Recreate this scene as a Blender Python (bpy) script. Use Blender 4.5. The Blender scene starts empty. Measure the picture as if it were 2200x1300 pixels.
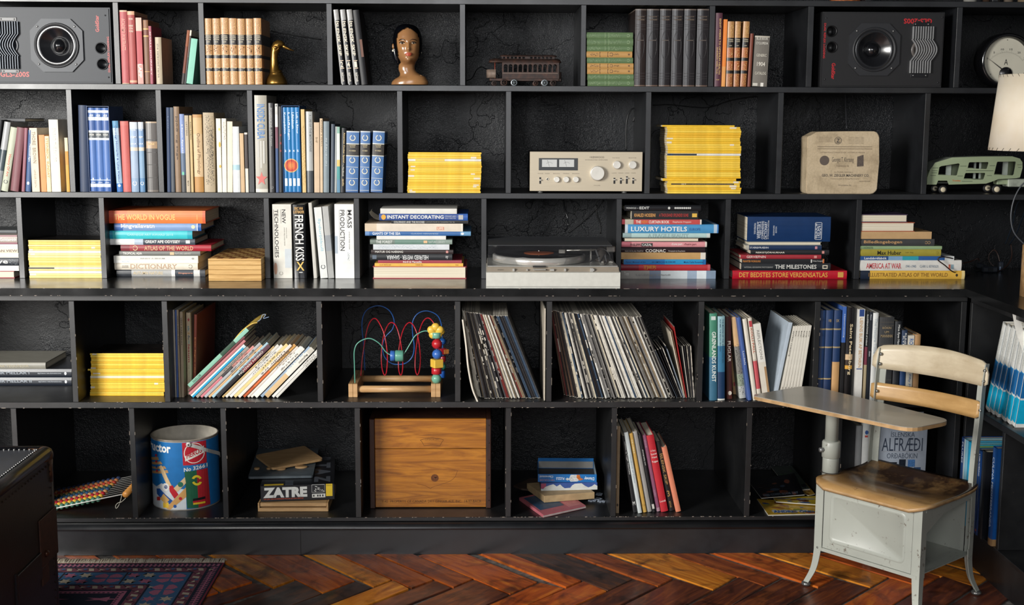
import bpy, bmesh, math, random
from mathutils import Vector, Matrix
random.seed(7)
S = bpy.context.scene
COL = S.collection
R_ = math.radians
# ---------------------------------------------------------------- camera
FPX = 2737.27
PIT, YAW, ROL = R_(8.3608), R_(1.27974), R_(.22784)
CAM = Vector((0, -4.35, 1.4574))
_cp, _sp, _cy, _sy = math.cos(PIT), math.sin(PIT), math.cos(YAW), math.sin(YAW)
FW = Vector((_sy*_cp, _cy*_cp, -_sp))
RT = Vector((_cy, -_sy, 0))
UP = RT.cross(FW)
_cr, _sr = math.cos(ROL), math.sin(ROL)
RT, UP = _cr*RT+_sr*UP, -_sr*RT+_cr*UP
cam = bpy.data.cameras.new('camera')
cam.lens = FPX*36/2200
cam.sensor_width = 36
cam.clip_start = .05
camo = bpy.data.objects.new('camera', cam)
COL.objects.link(camo)
m = Matrix((RT, UP, -FW)).transposed().to_4x4()
m.translation = CAM
camo.matrix_world = m
S.camera = camo
# ---------------------------------------------------------------- world and light
w = bpy.data.worlds.new('world')
S.world = w
w.use_nodes = True
w.node_tree.nodes['Background'].inputs[0].default_value = (.85, .92, 1, 1)
w.node_tree.nodes['Background'].inputs[1].default_value = .022
def area(name, loc, target, sx, sy, power, col):
    l = bpy.data.lights.new(name, 'AREA')
    l.shape = 'RECTANGLE'
    l.size, l.size_y, l.energy, l.color = sx, sy, power, col
    o = bpy.data.objects.new(name, l)
    COL.objects.link(o)
    o.location = loc
    o.rotation_euler = (Vector(target)-Vector(loc)).to_track_quat('-Z', 'Y').to_euler()
    return o
area('window_light', (-3.5, -4.1, 2.0), (.3, 0, .95), 1.5, 1.7, 360, (1, .98, .94))
area('added_fill_light', (-.5, -6.3, 2.3), (.2, 0, .8), 2.4, 1.5, 100, (.97, .98, 1))  # fill lamp added behind the camera to brighten rug and floor, not a window
S.view_settings.view_transform = 'Standard'
S.view_settings.look = 'None'
S.view_settings.exposure = 0.0
S.view_settings.gamma = 1
S.view_settings.use_curve_mapping = False

# ---------------------------------------------------------------- photo measurements to metres
def ray(x, y):
    return RT*((x-1100)/FPX)-UP*((y-650)/FPX)+FW
def onZ(x, y, z=0.):
    d = ray(x, y)
    return CAM+d*((z-CAM.z)/d.z)
def onY(x, y, Y=0.):
    d = ray(x, y)
    return CAM+d*((Y-CAM.y)/d.y)
def onX(x, y, X):
    d = ray(x, y)
    return CAM+d*((X-CAM.x)/d.x)
def yon(Y, Z, near=0.):
    """image row of a point (near, Y, Z)"""
    v = Vector((near, Y, Z))-CAM
    return 650-FPX*v.dot(UP)/v.dot(FW)
# ---------------------------------------------------------------- materials
def lin(h):
    r = []
    for i in (0, 2, 4):
        c = int(h[i:i+2], 16)/255
        r.append(c/12.92 if c <= .04045 else ((c+.055)/1.055)**2.4)
    return (*r, 1)
_mats = {}
def M(h, rough=.5, metal=0., var=.06, spec=.5, coat=0., scale=40., name=None):
    k = (h, rough, metal, var, spec, coat, scale)
    if k in _mats:
        return _mats[k]
    m = bpy.data.materials.new(name or 'paint_'+h)
    m.use_nodes = True
    nt = m.node_tree
    b = nt.nodes['Principled BSDF']
    b.inputs['Roughness'].default_value = rough
    b.inputs['Metallic'].default_value = metal
    b.inputs['Specular IOR Level'].default_value = spec
    b.inputs['Coat Weight'].default_value = coat
    b.inputs['Coat Roughness'].default_value = .1
    c = lin(h)
    b.inputs['Base Color'].default_value = c
    if var:
        n = nt.nodes.new('ShaderNodeTexNoise')
        n.inputs['Scale'].default_value = scale
        n.inputs['Detail'].default_value = 3
        tc = nt.nodes.new('ShaderNodeTexCoord')
        nt.links.new(tc.outputs['Object'], n.inputs['Vector'])
        mr = nt.nodes.new('ShaderNodeMapRange')
        mr.inputs[1].default_value, mr.inputs[2].default_value = .3, .7
        mr.inputs[3].default_value, mr.inputs[4].default_value = 1-var*2, 1+var
        nt.links.new(n.outputs[0], mr.inputs[0])
        x = nt.nodes.new('ShaderNodeMix')
        x.data_type = 'RGBA'
        x.blend_type = 'MULTIPLY'
        x.inputs[0].default_value = 1
        x.inputs[6].default_value = c
        nt.links.new(mr.outputs[0], x.inputs[7])
        nt.links.new(x.outputs[2], b.inputs['Base Color'])
    _mats[k] = m
    return m
class NT:
    """small node helper"""
    def __init__(s, name, rough=.5, metal=0., spec=.5):
        s.m = bpy.data.materials.new(name)
        s.m.use_nodes = True
        s.t = s.m.node_tree
        s.b = s.t.nodes['Principled BSDF']
        s.b.inputs['Roughness'].default_value = rough
        s.b.inputs['Metallic'].default_value = metal
        s.b.inputs['Specular IOR Level'].default_value = spec
        s.tc = s.t.nodes.new('ShaderNodeTexCoord')
    def n(s, typ, **kw):
        o = s.t.nodes.new('ShaderNode'+typ)
        for k, v in kw.items():
            if hasattr(o, k) and not k.startswith('i_'):
                setattr(o, k, v)
            else:
                o.inputs[k[2:].replace('_', ' ')].default_value = v
        return o
    def l(s, a, b):
        s.t.links.new(a, b)
    def coords(s, sc=(1, 1, 1), kind='Object', rot=(0, 0, 0)):
        mp = s.n('Mapping')
        mp.inputs['Scale'].default_value = sc
        mp.inputs['Rotation'].default_value = rot
        s.l(s.tc.outputs[kind], mp.inputs[0])
        return mp.outputs[0]
    def noise(s, vec, scale, detail=4, rough=.5, dist=0.):
        n = s.n('TexNoise')
        n.inputs['Scale'].default_value = scale
        n.inputs['Detail'].default_value = detail
        n.inputs['Roughness'].default_value = rough
        n.inputs['Distortion'].default_value = dist
        s.l(vec, n.inputs['Vector'])
        return n.outputs[0]
    def ramp(s, fac, stops):
        r = s.n('ValToRGB')
        e = r.color_ramp.elements
        while len(e) < len(stops):
            e.new(.5)
        for i, (p, c) in enumerate(stops):
            e[i].position = p
            e[i].color = lin(c) if isinstance(c, str) else (c, c, c, 1)
        s.l(fac, r.inputs[0])
        return r.outputs[0]
    def mix(s, a, b, fac, mode='MIX'):
        x = s.n('Mix')
        x.data_type = 'RGBA'
        x.blend_type = mode
        for i, v in ((0, fac), (6, a), (7, b)):
            if hasattr(v, 'links'):
                s.l(v, x.inputs[i])
            elif isinstance(v, str):
                x.inputs[i].default_value = lin(v)
            elif i:
                x.inputs[i].default_value = (v, v, v, 1)
            else:
                x.inputs[i].default_value = v
        return x.outputs[2]
    def bump(s, h, strength=.3, dist=.002):
        b = s.n('Bump')
        b.inputs['Strength'].default_value = strength
        b.inputs['Distance'].default_value = dist
        s.l(h, b.inputs['Height'])
        s.l(b.outputs[0], s.b.inputs['Normal'])
    def col(s, c):
        s.l(c, s.b.inputs['Base Color'])
        return s.m
def mat_shelf(name, base, rough, wear=.0):
    t = NT(name, rough, spec=.8)
    v = t.coords()
    n = t.noise(v, 9, 5, .6)
    c = t.ramp(n, [(.3, base[0]), (.7, base[1])])
    n3 = t.noise(v, 320, 2)
    r = t.n('MapRange')
    r.inputs[3].default_value, r.inputs[4].default_value = rough-.1, rough+.12
    t.l(n, r.inputs[0])
    t.l(r.outputs[0], t.b.inputs['Roughness'])
    if wear:
        v2 = t.coords((1, 1, 6))
        n2 = t.noise(v2, 70, 4, .7)
        s_ = t.ramp(n2, [(.70, 0.), (.74, 1.)])
        c = t.mix(c, '8a8478', t.mix(0., s_, wear))
    t.bump(n3, .12, .0006)
    return t.col(c)
SHELF = mat_shelf('black_satin_paint', ('151619', '1e2023'), .36)
SHELFW = mat_shelf('black_scuffed_paint', ('0f1012', '161718'), .4, .5)
TOPM = mat_shelf('black_gloss_worktop', ('0e0f10', '151617'), .2, .25)
def mat_wall():
    t = NT('black_textured_plaster', .36, spec=.42)
    v = t.coords()
    big = t.noise(v, 3.2, 3, .5, .6)
    fine = t.noise(v, 210, 3, .6, .6)
    med = t.noise(v, 70, 3, .55, .4)
    vo = t.n('TexVoronoi', feature='DISTANCE_TO_EDGE')
    vo.inputs['Scale'].default_value = 3.1
    vd = t.n('VectorMath', operation='ADD')
    nn = t.n('TexNoise')
    nn.inputs['Scale'].default_value = 9
    nn.inputs['Detail'].default_value = 5
    t.l(v, nn.inputs['Vector'])
    sc = t.n('VectorMath', operation='SCALE')
    sc.inputs[3].default_value = .35
    t.l(nn.outputs[1], sc.inputs[0])
    t.l(v, vd.inputs[0])
    t.l(sc.outputs[0], vd.inputs[1])
    t.l(vd.outputs[0], vo.inputs['Vector'])
    crack = t.ramp(vo.outputs[0], [(0, 0.), (.007, 1.)])
    msk = t.ramp(big, [(.42, .25), (.62, 1.)])
    h = t.mix(t.mix(fine, med, .5), 0., .35)
    h2 = t.mix(0., h, msk)
    h3 = t.mix(h2, t.mix(.5, crack, .3), .25)
    t.bump(h3, .85, .012)
    c = t.ramp(big, [(.3, '07090c'), (.7, '0c0f14')])
    r = t.ramp(big, [(.3, .5), (.7, .28)])
    t.l(r, t.b.inputs['Roughness'])
    return t.col(c)
WALL = mat_wall()
def mat_wood(name, stops, rough=.35, sc=(3, 40, 40), bumpy=.2, coat=.2, kind='Object', dist=1.2):
    t = NT(name, rough)
    v = t.coords(sc, kind)
    n = t.noise(v, 1., 6, .6, dist)
    c = t.ramp(n, stops)
    n2 = t.noise(v, 5, 3, .6)
    c = t.mix(c, t.ramp(n2, [(.3, .75), (.7, 1.)]), .5, 'MULTIPLY')
    t.bump(n2, bumpy, .0008)
    t.b.inputs['Coat Weight'].default_value = coat
    t.b.inputs['Coat Roughness'].default_value = .15
    return t.col(c)
# ---------------------------------------------------------------- objects
def tag(o, label=None, cat=None, group=None, kind=None):
    if label: o['label'] = label
    if cat: o['category'] = cat
    if group: o['group'] = group
    if kind: o['kind'] = kind
    return o
def thing(name, label, cat, loc=(0, 0, 0), rotz=0., group=None, mat=None):
    o = bpy.data.objects.new(name, None)
    o.empty_display_size = .02
    COL.objects.link(o)
    if mat is not None:
        o.matrix_world = mat
    else:
        o.location = loc
        o.rotation_euler = (0, 0, rotz)
    return tag(o, label, cat, group)
class B:
    """collects geometry, links it as one mesh object"""
    def __init__(s):
        s.bm = bmesh.new()
        s.mi = 0
        s.sm = False
    def face(s, vs):
        try:
            f = s.bm.faces.new(vs)
            f.material_index = s.mi
            f.smooth = s.sm
            return f
        except ValueError:
            return None
    def box(s, x0, x1, y0, y1, z0, z1, bev=0., mtx=None):
        vs = [s.bm.verts.new((x, y, z)) for z in (z0, z1) for y in (y0, y1) for x in (x0, x1)]
        F = [s.face([vs[i] for i in q]) for q in ((0, 2, 3, 1), (4, 5, 7, 6), (0, 1, 5, 4), (2, 6, 7, 3), (0, 4, 6, 2), (1, 3, 7, 5))]
        if bev:
            es = list({e for f in F for e in f.edges})
            r = bmesh.ops.bevel(s.bm, geom=es, offset=bev, segments=1, affect='EDGES')
            for f in r['faces']:
                f.material_index = s.mi
            vs = list({v for f in r['faces'] for v in f.verts} | {v for v in vs if v.is_valid})
        if mtx is not None:
            bmesh.ops.transform(s.bm, matrix=mtx, verts=[v for v in vs if v.is_valid])
        return s
    def grid(s, rings, close=True, cap=(True, True)):
        R = [[s.bm.verts.new(p) for p in r] for r in rings]
        n = len(R[0])
        for a, b in zip(R, R[1:]):
            for i in range(n if close else n-1):
                j = (i+1) % n
                s.face((a[i], a[j], b[j], b[i]))
        if close and cap[0] and n > 2: s.face(R[0][::-1])
        if close and cap[1] and n > 2: s.face(R[-1])
        return R
    def lathe(s, prof, c=(0, 0, 0), ax='Z', n=32, cap=(True, True), sm=True):
        o = s.sm
        s.sm = sm
        rings = []
        for r, h in prof:
            ring = []
            for i in range(n):
                a = 2*math.pi*i/n
                x, y = r*math.cos(a), r*math.sin(a)
                p = {'Z': (x, y, h), 'Y': (x, h, -y), 'X': (h, x, y)}[ax]
                ring.append((p[0]+c[0], p[1]+c[1], p[2]+c[2]))
            rings.append(ring)
        s.grid(rings, True, cap)
        s.sm = o
        return s
    def cyl(s, c, r, h, ax='Z', n=24, sm=True):
        return s.lathe([(r, 0), (r, h)], c, ax, n, sm=sm)
    def ball(s, c, rx, ry=None, rz=None, n=16, k=9, mtx=None):
        ry = ry or rx
        rz = rz or rx
        o = s.sm
        s.sm = True
        rings = []
        for j in range(1, k):
            t = math.pi*j/k
            rings.append([(rx*math.sin(t)*math.cos(2*math.pi*i/n), ry*math.sin(t)*math.sin(2*math.pi*i/n), -rz*math.cos(t)) for i in range(n)])
        R = s.grid(rings)
        a = Matrix.Translation(c) @ (mtx or Matrix())
        bmesh.ops.transform(s.bm, matrix=a, verts=[v for r in R for v in r])
        s.sm = o
        return s
    def tube(s, pts, r, n=8, cap=True):
        """pts list of vectors, r radius or list"""
        o = s.sm
        s.sm = True
        pts = [Vector(p) for p in pts]
        rings = []
        up = None
        for i, p in enumerate(pts):
            d = (pts[min(i+1, len(pts)-1)]-pts[max(i-1, 0)]).normalized()
            if up is None:
                up = Vector((0, 0, 1)) if abs(d.z) < .9 else Vector((0, 1, 0))
            a = d.cross(up).normalized()
            up = a.cross(d).normalized()
            rr = r[i] if isinstance(r, (list, tuple)) else r
            rings.append([p+(a*math.cos(2*math.pi*k/n)+up*math.sin(2*math.pi*k/n))*rr for k in range(n)])
        s.grid(rings, True, (cap, cap))
        s.sm = o
        return s
    def prism(s, poly, a0, a1, ax='Y'):
        """poly in the plane across ax, extruded from a0 to a1"""
        f = {'Y': lambda p, a: (p[0], a, p[1]), 'Z': lambda p, a: (p[0], p[1], a), 'X': lambda p, a: (a, p[0], p[1])}[ax]
        s.grid([[f(p, a0) for p in poly], [f(p, a1) for p in poly]])
        return s
    def obj(s, name, mats, parent=None, recalc=True, bev=0.):
        if recalc:
            bmesh.ops.recalc_face_normals(s.bm, faces=s.bm.faces)
        me = bpy.data.meshes.new(name)
        s.bm.to_mesh(me)
        s.bm.free()
        for m in (mats if isinstance(mats, (list, tuple)) else [mats]):
            me.materials.append(m)
        return link(name, me, parent)
def link(name, me, parent=None):
    o = bpy.data.objects.new(name, me)
    COL.objects.link(o)
    if parent is not None:
        o.parent = parent
    return o
def boxo(name, mat, parent, *b, bev=0.):
    return B().box(*b, bev=bev).obj(name, mat, parent)
def spl(pts, n=8):
    """catmull rom through pts"""
    P = [Vector(p) for p in pts]
    P = [P[0]*2-P[1]]+P+[P[-1]*2-P[-2]]
    out = []
    for i in range(1, len(P)-2):
        for k in range(n):
            t = k/n
            a, b, c, d = P[i-1:i+3]
            out.append(.5*((2*b)+(c-a)*t+(2*a-5*b+4*c-d)*t*t+(3*b-a-3*c+d)*t**3))
    out.append(P[-2])
    return out
def rrect(x0, x1, y0, y1, r, n=5):
    o = []
    for cx, cy, a0 in ((x1-r, y1-r, 0), (x0+r, y1-r, 90), (x0+r, y0+r, 180), (x1-r, y0+r, 270)):
        for k in range(n+1):
            a = R_(a0+90*k/n)
            o.append((cx+r*math.cos(a), cy+r*math.sin(a)))
    return o
_txt = {}
def textpts(s, bold=0.):
    k = (s, bold)
    if k not in _txt:
        c = bpy.data.curves.new('t', 'FONT')
        c.body = s
        c.resolution_u = 2
        c.offset = bold
        o = bpy.data.objects.new('t', c)
        COL.objects.link(o)
        me = bpy.data.meshes.new_from_object(o)
        v = [tuple(p.co[:2]) for p in me.vertices]
        f = [tuple(p.vertices) for p in me.polygons]
        bpy.data.objects.remove(o)
        bpy.data.curves.remove(c)
        bpy.data.meshes.remove(me)
        x0, x1 = min(p[0] for p in v), max(p[0] for p in v)
        y0, y1 = min(p[1] for p in v), max(p[1] for p in v)
        _txt[k] = ([((p[0]-x0)/(x1-x0+1e-9), (p[1]-y0)/(y1-y0+1e-9)) for p in v], f)
    return _txt[k]
def text(s, fn, mat, parent, bold=.012, name='lettering'):
    """fn maps unit square (u right, w up) to a local point"""
    v, f = textpts(s, bold)
    me = bpy.data.meshes.new(name)
    me.from_pydata([fn(*p) for p in v], [], f)
    me.materials.append(mat)
    return link(name, me, parent)
def ftext(s, x0, x1, z0, z1, y, mat, parent, bold=.012, name='lettering'):
    return text(s, lambda u, w: (x0+(x1-x0)*u, y, z0+(z1-z0)*w), mat, parent, bold, name)
ORD = ('zeroth first second third fourth fifth sixth seventh eighth ninth tenth eleventh twelfth thirteenth fourteenth fifteenth sixteenth seventeenth eighteenth nineteenth twentieth').split()
def ordn(n):
    if n <= 20: return ORD[n]
    tens = {2: 'twenty', 3: 'thirty', 4: 'forty', 5: 'fifty', 6: 'sixty', 7: 'seventy', 8: 'eighty'}
    if n % 10 == 0: return tens[n//10][:-1]+'ieth'
    return tens[n//10]+'-'+ORD[n % 10]
# ---------------------------------------------------------------- heights of the shelving (floor is 0)
PL, CF = -.230, -.250                # front planes of the low bookcase and of the worktop; the upper one is at 0
BK = .343                            # back wall
Z5, Z4, ZC, Z2, Z1, Z0 = .1247, .5197, .9002, 1.1943, 1.5557, 1.8236
TH = .018
# ---------------------------------------------------------------- setting
XL, XR = -2.35, 2.02
wall = B().box(XL-.1, XR+.1, BK, BK+.1, 0, 2.7).obj('wall_back', WALL)
tag(wall, kind='structure')
wr = B().box(XR, XR+.1, -5.5, BK, 0, 2.7).obj('wall_right', M('24262b', .6))
tag(wr, kind='structure')
# floor: herringbone planks over a dirty sub floor
t = NT('dusty_joint_filler', .8)
FILL = t.col(t.ramp(t.noise(t.coords(), 60, 4), [(.3, '444240'), (.7, '7c7670')]))
fl = B().box(-3.2, XR+.1, -5.5, BK+.1, -.05, -.007).obj('floor', FILL)
tag(fl, kind='structure')
def plank_mat(i, a, b, c):
    t = NT('herringbone_oak_%d' % i, .3)
    oi = t.n('ObjectInfo')
    ad = t.n('VectorMath', operation='ADD')
    mp = t.n('VectorMath', operation='SCALE')
    mp.inputs[0].default_value = (31, 17, 7)
    t.l(oi.outputs['Random'], mp.inputs[3])
    t.l(t.coords((3.5, 26, 5)), ad.inputs[0])
    t.l(mp.outputs[0], ad.inputs[1])
    n = t.noise(ad.outputs[0], 1., 7, .62, 1.6)
    col = t.ramp(n, [(.25, a), (.5, b), (.75, c)])
    ad2 = t.n('VectorMath', operation='ADD')
    t.l(t.coords((1, 1, 1)), ad2.inputs[0])
    t.l(mp.outputs[0], ad2.inputs[1])
    blot = t.ramp(t.noise(ad2.outputs[0], 9, 5, .6, .8), [(.34, .2), (.50, 1.)])
    col = t.mix(col, blot, .85, 'MULTIPLY')
    fine = t.noise(ad.outputs[0], 9, 3)
    t.bump(fine, .25, .001)
    t.b.inputs['Coat Weight'].default_value = .35
    t.b.inputs['Coat Roughness'].default_value = .2
    t.l(t.ramp(t.noise(ad2.outputs[0], 14, 4), [(.3, .28), (.7, .55)]), t.b.inputs['Roughness'])
    return t.col(col)
PM = [plank_mat(0, '5a2310', '93471c', 'c06a28'), plank_mat(1, '8a4412', 'cf7c22', 'e8a23a'),
      plank_mat(2, '3a1c18', '5e2e1c', '965022'), plank_mat(3, '742c10', 'b9571a', 'dc8428'), plank_mat(4, '241a1a', '43302a', '784422')]
def planks():
    """herringbone: back planks end at A (near) and B (far right); front planks lean on their neighbours"""
    r = random.Random(3)
    T = [((474, 1272), (547, 1250)), ((587, 1264), (637, 1245)), ((693, 1274), (765, 1247)), ((802, 1262), (846, 1245)), ((884, 1265), (934, 1246)), ((974, 1263), (1018, 1244)), ((1096, 1278), (1160, 1250)),
         ((1216, 1264), (1254, 1248)), ((1306, 1270), (1361, 1244)), ((1414, 1261.5), (1450.5, 1243)), ((1533, 1269), (1586.5, 1238.5)), ((1643, 1259.5), (1678.5, 1240.6))]
    P = [(onZ(*a_), onZ(*b_)) for a_, b_ in T]
    left, right = [], []
    A_, B_ = P[0]
    for i in range(13):
        w_ = .115+.03*((i*7) % 3)/2
        dx = .14+.04*((i*5) % 3)/2
        left.insert(0, (Vector((A_.x-dx*(i+1), -.575, 0)), Vector((A_.x-dx*(i+1)+w_*.69, -.575+w_*.72, 0))))
    A_, B_ = P[-1]
    for i in range(5):
        w_ = .11+.03*((i*7) % 3)/2
        right.append((Vector((A_.x+.165*(i+1), -.56, 0)), Vector((A_.x+.165*(i+1)+w_*.69, -.56+w_*.72, 0))))
    P = left+P+right
    d = Vector((-.655, .755, 0)).normalized()
    tb = dict(zip(range(13, 25), (3, 1, 3, 1, 0, 0, 3, 3, 4, 0, 1, 0)))
    tf = dict(zip(range(13, 25), (2, 4, 4, 1, 2, 2, 3, 3, 2, 2, 2, 2)))
    tb.update({25: 3, 26: 1, 27: 3, 12: 0})
    def quad(c4, tn):
        c0 = sum(c4, Vector())/4
        k_ = [c0+(p-c0)*max(.0, 1-.0035/max(.02, (p-c0).length)*1.0) for p in c4]
        g_ = r.uniform(.003, .007)
        n4 = len(c4)
        k_ = []
        for i in range(n4):
            p0, p1, p2 = c4[i-1], c4[i], c4[(i+1) % n4]
            k_.append(p1+((p0-p1).normalized()+(p2-p1).normalized())*g_)
        e = (k_[1]-k_[2]) if (k_[1]-k_[2]).length > (k_[0]-k_[1]).length else (k_[0]-k_[1])
        an = math.atan2(e.y, e.x)
        mt = Matrix.Translation(c0) @ Matrix.Rotation(an, 4, 'Z')
        im = mt.inverted()
        L_ = [im @ p for p in k_]
        b = B()
        b.prism([(p.x, p.y) for p in L_], -.007, -.0015+r.random()*.003, 'Z')
        bmesh.ops.bevel(b.bm, geom=b.bm.edges[:], offset=.0013, segments=1, affect='EDGES')
        o = b.obj('floor_plank', PM[tn], fl)
        o.matrix_world = mt
    for row in range(4):
        off = Vector((.0, -.745*row, 0))
        for i, (A_, B_) in enumerate(P):
            A2, B2 = A_+off, B_+off
            L_ = .47
            if A2.x < -3 or B2.x > XR-.06: continue
            quad([A2, B2, B2+d*L_, A2+d*L_], tb.get(i, r.choice([0, 1, 3, 0, 2])) if row == 0 else r.choice([0, 1, 2, 3, 4]))
            if i+1 < len(P):
                e = (A2-B2).normalized()
                N_ = P[i+1][0]+off
                Lf = .46
                quad([B2, N_, N_+e*Lf, B2+e*(Lf+.0)], tf.get(i, r.choice([0, 2, 2, 3])) if row == 0 else r.choice([0, 1, 2, 3, 4]))
planks()
# baseboard with rounded moulding
bb = B()
bb.box(-2.3, 1.60, PL-.012, PL+.01, 0, .090)
bb.box(-2.3, 1.60, PL-.004, PL+.01, .0901, .107)
pr = [(PL-.004, .090), (PL-.0262, .0905), (PL-.0272, .0935), (PL-.0262, .0975), (PL-.0225, .103), (PL-.0165, .1075), (PL-.010, .110), (PL-.004, .1105)]
bb.sm = True
bb.prism(pr, -2.3, 1.60, 'X')
bs = bb.obj('baseboard_back', SHELF)
tag(bs, kind='structure')
boxo('board_joint', M('0b0b0c', .7), bs, -.612, -.610, PL-.0125, PL-.011, .002, .098)
bb = B().box(1.601, 1.615, -3.2, PL-.013, 0, .1105)
tag(bb.obj('baseboard_right', SHELFW), kind='structure')
# upper bookcase
ub = thing('bookcase', 'black open bookcase covering the whole upper wall above the worktop', 'bookcase', (0, 0, ZC))
def sh(name, x0, x1, y0, y1, z0, z1, par, mat=SHELF, bev=.0008):
    o = boxo(name, mat, par, x0, x1, y0, y1, z0-(par.location.z if par else 0), z1-(par.location.z if par else 0), bev=bev)
    return o
XE = 2.0
for z in (Z0+TH, Z1, Z2):
    sh('shelf', -2.3, XE, 0, BK-.001, z-TH-.0005, z, ub)
D1 = [(-1.232, -1.214), (-.95, -.932), (-.525, -.507), (-.081, -.063), (.325, .342), (.757, .775), (1.089, 1.108), (1.593, 1.611)]
D2 = [(-1.399, -1.381), (-1.101, -1.083), (-.796, -.778), (-.293, -.275), (.074, .092), (.548, .566), (.998, 1.016), (1.5, 1.518)]
D3 = [(-1.584, -1.566), (-1.306, -1.288), (-.749, -.731), (-.443, -.425), (-.009, .009), (.454, .472), (.829, .847), (1.281, 1.299)]
D4 = [(-1.348, -1.33), (-1.048, -1.03), (-.547, -.529), (-.095, -.077), (.206, .224), (.706, .724), (1.09, 1.108)]
D5 = [(-1.553, -1.535), (-1.168, -1.15), (-.868, -.85), (-.427, -.409), (.073, .091), (.425, .443), (.876, .894), (1.178, 1.196)]
for dd, z0, z1 in ((D1, Z1, Z0), (D2, Z2, Z1-TH), (D3, ZC, Z2-TH)):
    for x0, x1 in [(-2.0, -1.982)]+dd:
        sh('divider', x0, x1, .001, BK-.002, z0+.0003, z1-.0008, ub)
for x0, x1 in ((-1.4, -1.382), (-.7, -.682), (0.02, .038), (.55, .568), (1.28, 1.298), (1.71, 1.728)):
    sh('divider', x0, x1, .001, BK-.002, Z0+TH+.0005, Z0+.3, ub)
sh('shelf', -2.3, XE, 0, BK-.001, Z0+.3006, Z0+.3186, ub)
# worktop, continuous round the corner
CW = 1.579
wt = B()
wt.prism([(-2.3, CF), (CW, CF), (CW, -3.2), (2.0, -3.2), (2.0, BK-.001), (-2.3, BK-.001)], ZC-.0245, ZC, 'Z')
wt = wt.obj('worktop', TOPM)
tag(wt, 'glossy black worktop running under the upper bookcase and round the right corner', 'worktop')
# low bookcase
lb = thing('low_bookcase', 'black scuffed low bookcase under the worktop', 'bookcase', (0, 0, Z5))
lz = lb.location.z
sh('apron', -2.3, 1.594, PL+.001, PL+.02, ZC-.044, ZC-.0255, lb, SHELFW)
sh('shelf', -2.3, 1.594, PL, BK-.002, Z4-TH-.002, Z4, lb, SHELFW)
sh('shelf', -2.3, 1.594, PL, BK-.002, Z5-.0135, Z5, lb, SHELFW)
for dd, z0, z1 in ((D4, Z4, ZC-.0447), (D5, Z5, Z4-TH-.0025)):
    for x0, x1 in [(-2.0, -1.982)]+dd+[(1.575, 1.593)]:
        sh('divider', x0, x1, PL+.001, BK-.003, z0+.0003, z1-.0005, lb, SHELFW)
# corner bookcase, open to the left, below the worktop's right wing
XW = 1.597
cb = thing('corner_bookcase', 'black low bookcase under the worktop wing at the right corner', 'bookcase', (0, 0, Z5))
sh('apron', XW, XW+.018, -3.2, PL-.02, ZC-.044, ZC-.0255, cb, SHELFW)
sh('shelf', XW, 1.99, -3.2, -.262, Z4-TH-.002, Z4, cb, SHELFW)
sh('shelf', XW, 1.99, -3.2, -.262, Z5-.0135, Z5, cb, SHELFW)
sh('back_panel', 1.991, 1.999, -3.2, -.262, Z5-.0135, ZC-.0447, cb, SHELFW)
sh('divider', 1.598, 1.99, -.261, -.243, Z5-.0135, ZC-.0447, cb, SHELFW)
for y in (-.577, -1.1, -1.65):
    sh('divider', XW+.001, 1.99, y, y+.018, Z5+.0003, Z4-TH-.0025, cb, SHELFW)
for y in (-1.05, -1.6):
    sh('divider', XW+.001, 1.99, y, y+.018, Z4+.0003, ZC-.0447, cb, SHELFW)
# chipped paint along worn front edges
def chips(par, edges, n, sd, name='chipped_paint'):
    r = random.Random(sd)
    b = B()
    for _ in range(n):
        (x0, x1, y, z) = r.choice(edges)
        x = r.uniform(x0, x1)
        l = r.uniform(.001, .008)*(2.5 if r.random() < .12 else 1)
        h = r.uniform(.0005, .0014)
        zz = z-par.location.z
        pts = [(x, y-.0006, zz-h*r.random()), (x+l*.5, y-.0006, zz-h), (x+l, y-.0006, zz-h*.4), (x+l, y-.0006, zz+.0004), (x+l*.4, y-.0006, zz+.0004), (x, y-.0006, zz+.0004)]
        b.prism([(p[0], p[2]) for p in pts], y-.0007, y+.0015, 'Y')
    o = b.obj(name, M('a3968a', .8), par)
    tag(o, kind='stuff')
chips(lb, [(-1.3, 1.0, PL, Z5)]*5+[(-1.3, .9, PL, Z4)]*2+[(-1.6, 1.1, PL, Z4-TH-.001)], 300, 5)
chips(wt, [(-2., 1.57, CF, ZC-.0235)]*2+[(-2., 1.57, CF, ZC)], 90, 6)
b = B()
r = random.Random(8)
for x0, x1 in D4+D5[1:]:
    z0, z1 = (Z4, ZC-.05) if (x0, x1) in D4 else (Z5, Z4-.02)
    for _ in range(7):
        x = r.choice((x0, x1))
        z = r.uniform(z0+.02, z1)-lz
        h = r.uniform(.002, .014)
        b.box(x-.0006, x+.0006, PL+.0003, PL+.002, z, z+h)
o = b.obj('chipped_paint', M('8d8276', .8), lb)
tag(o, kind='stuff')
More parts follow.
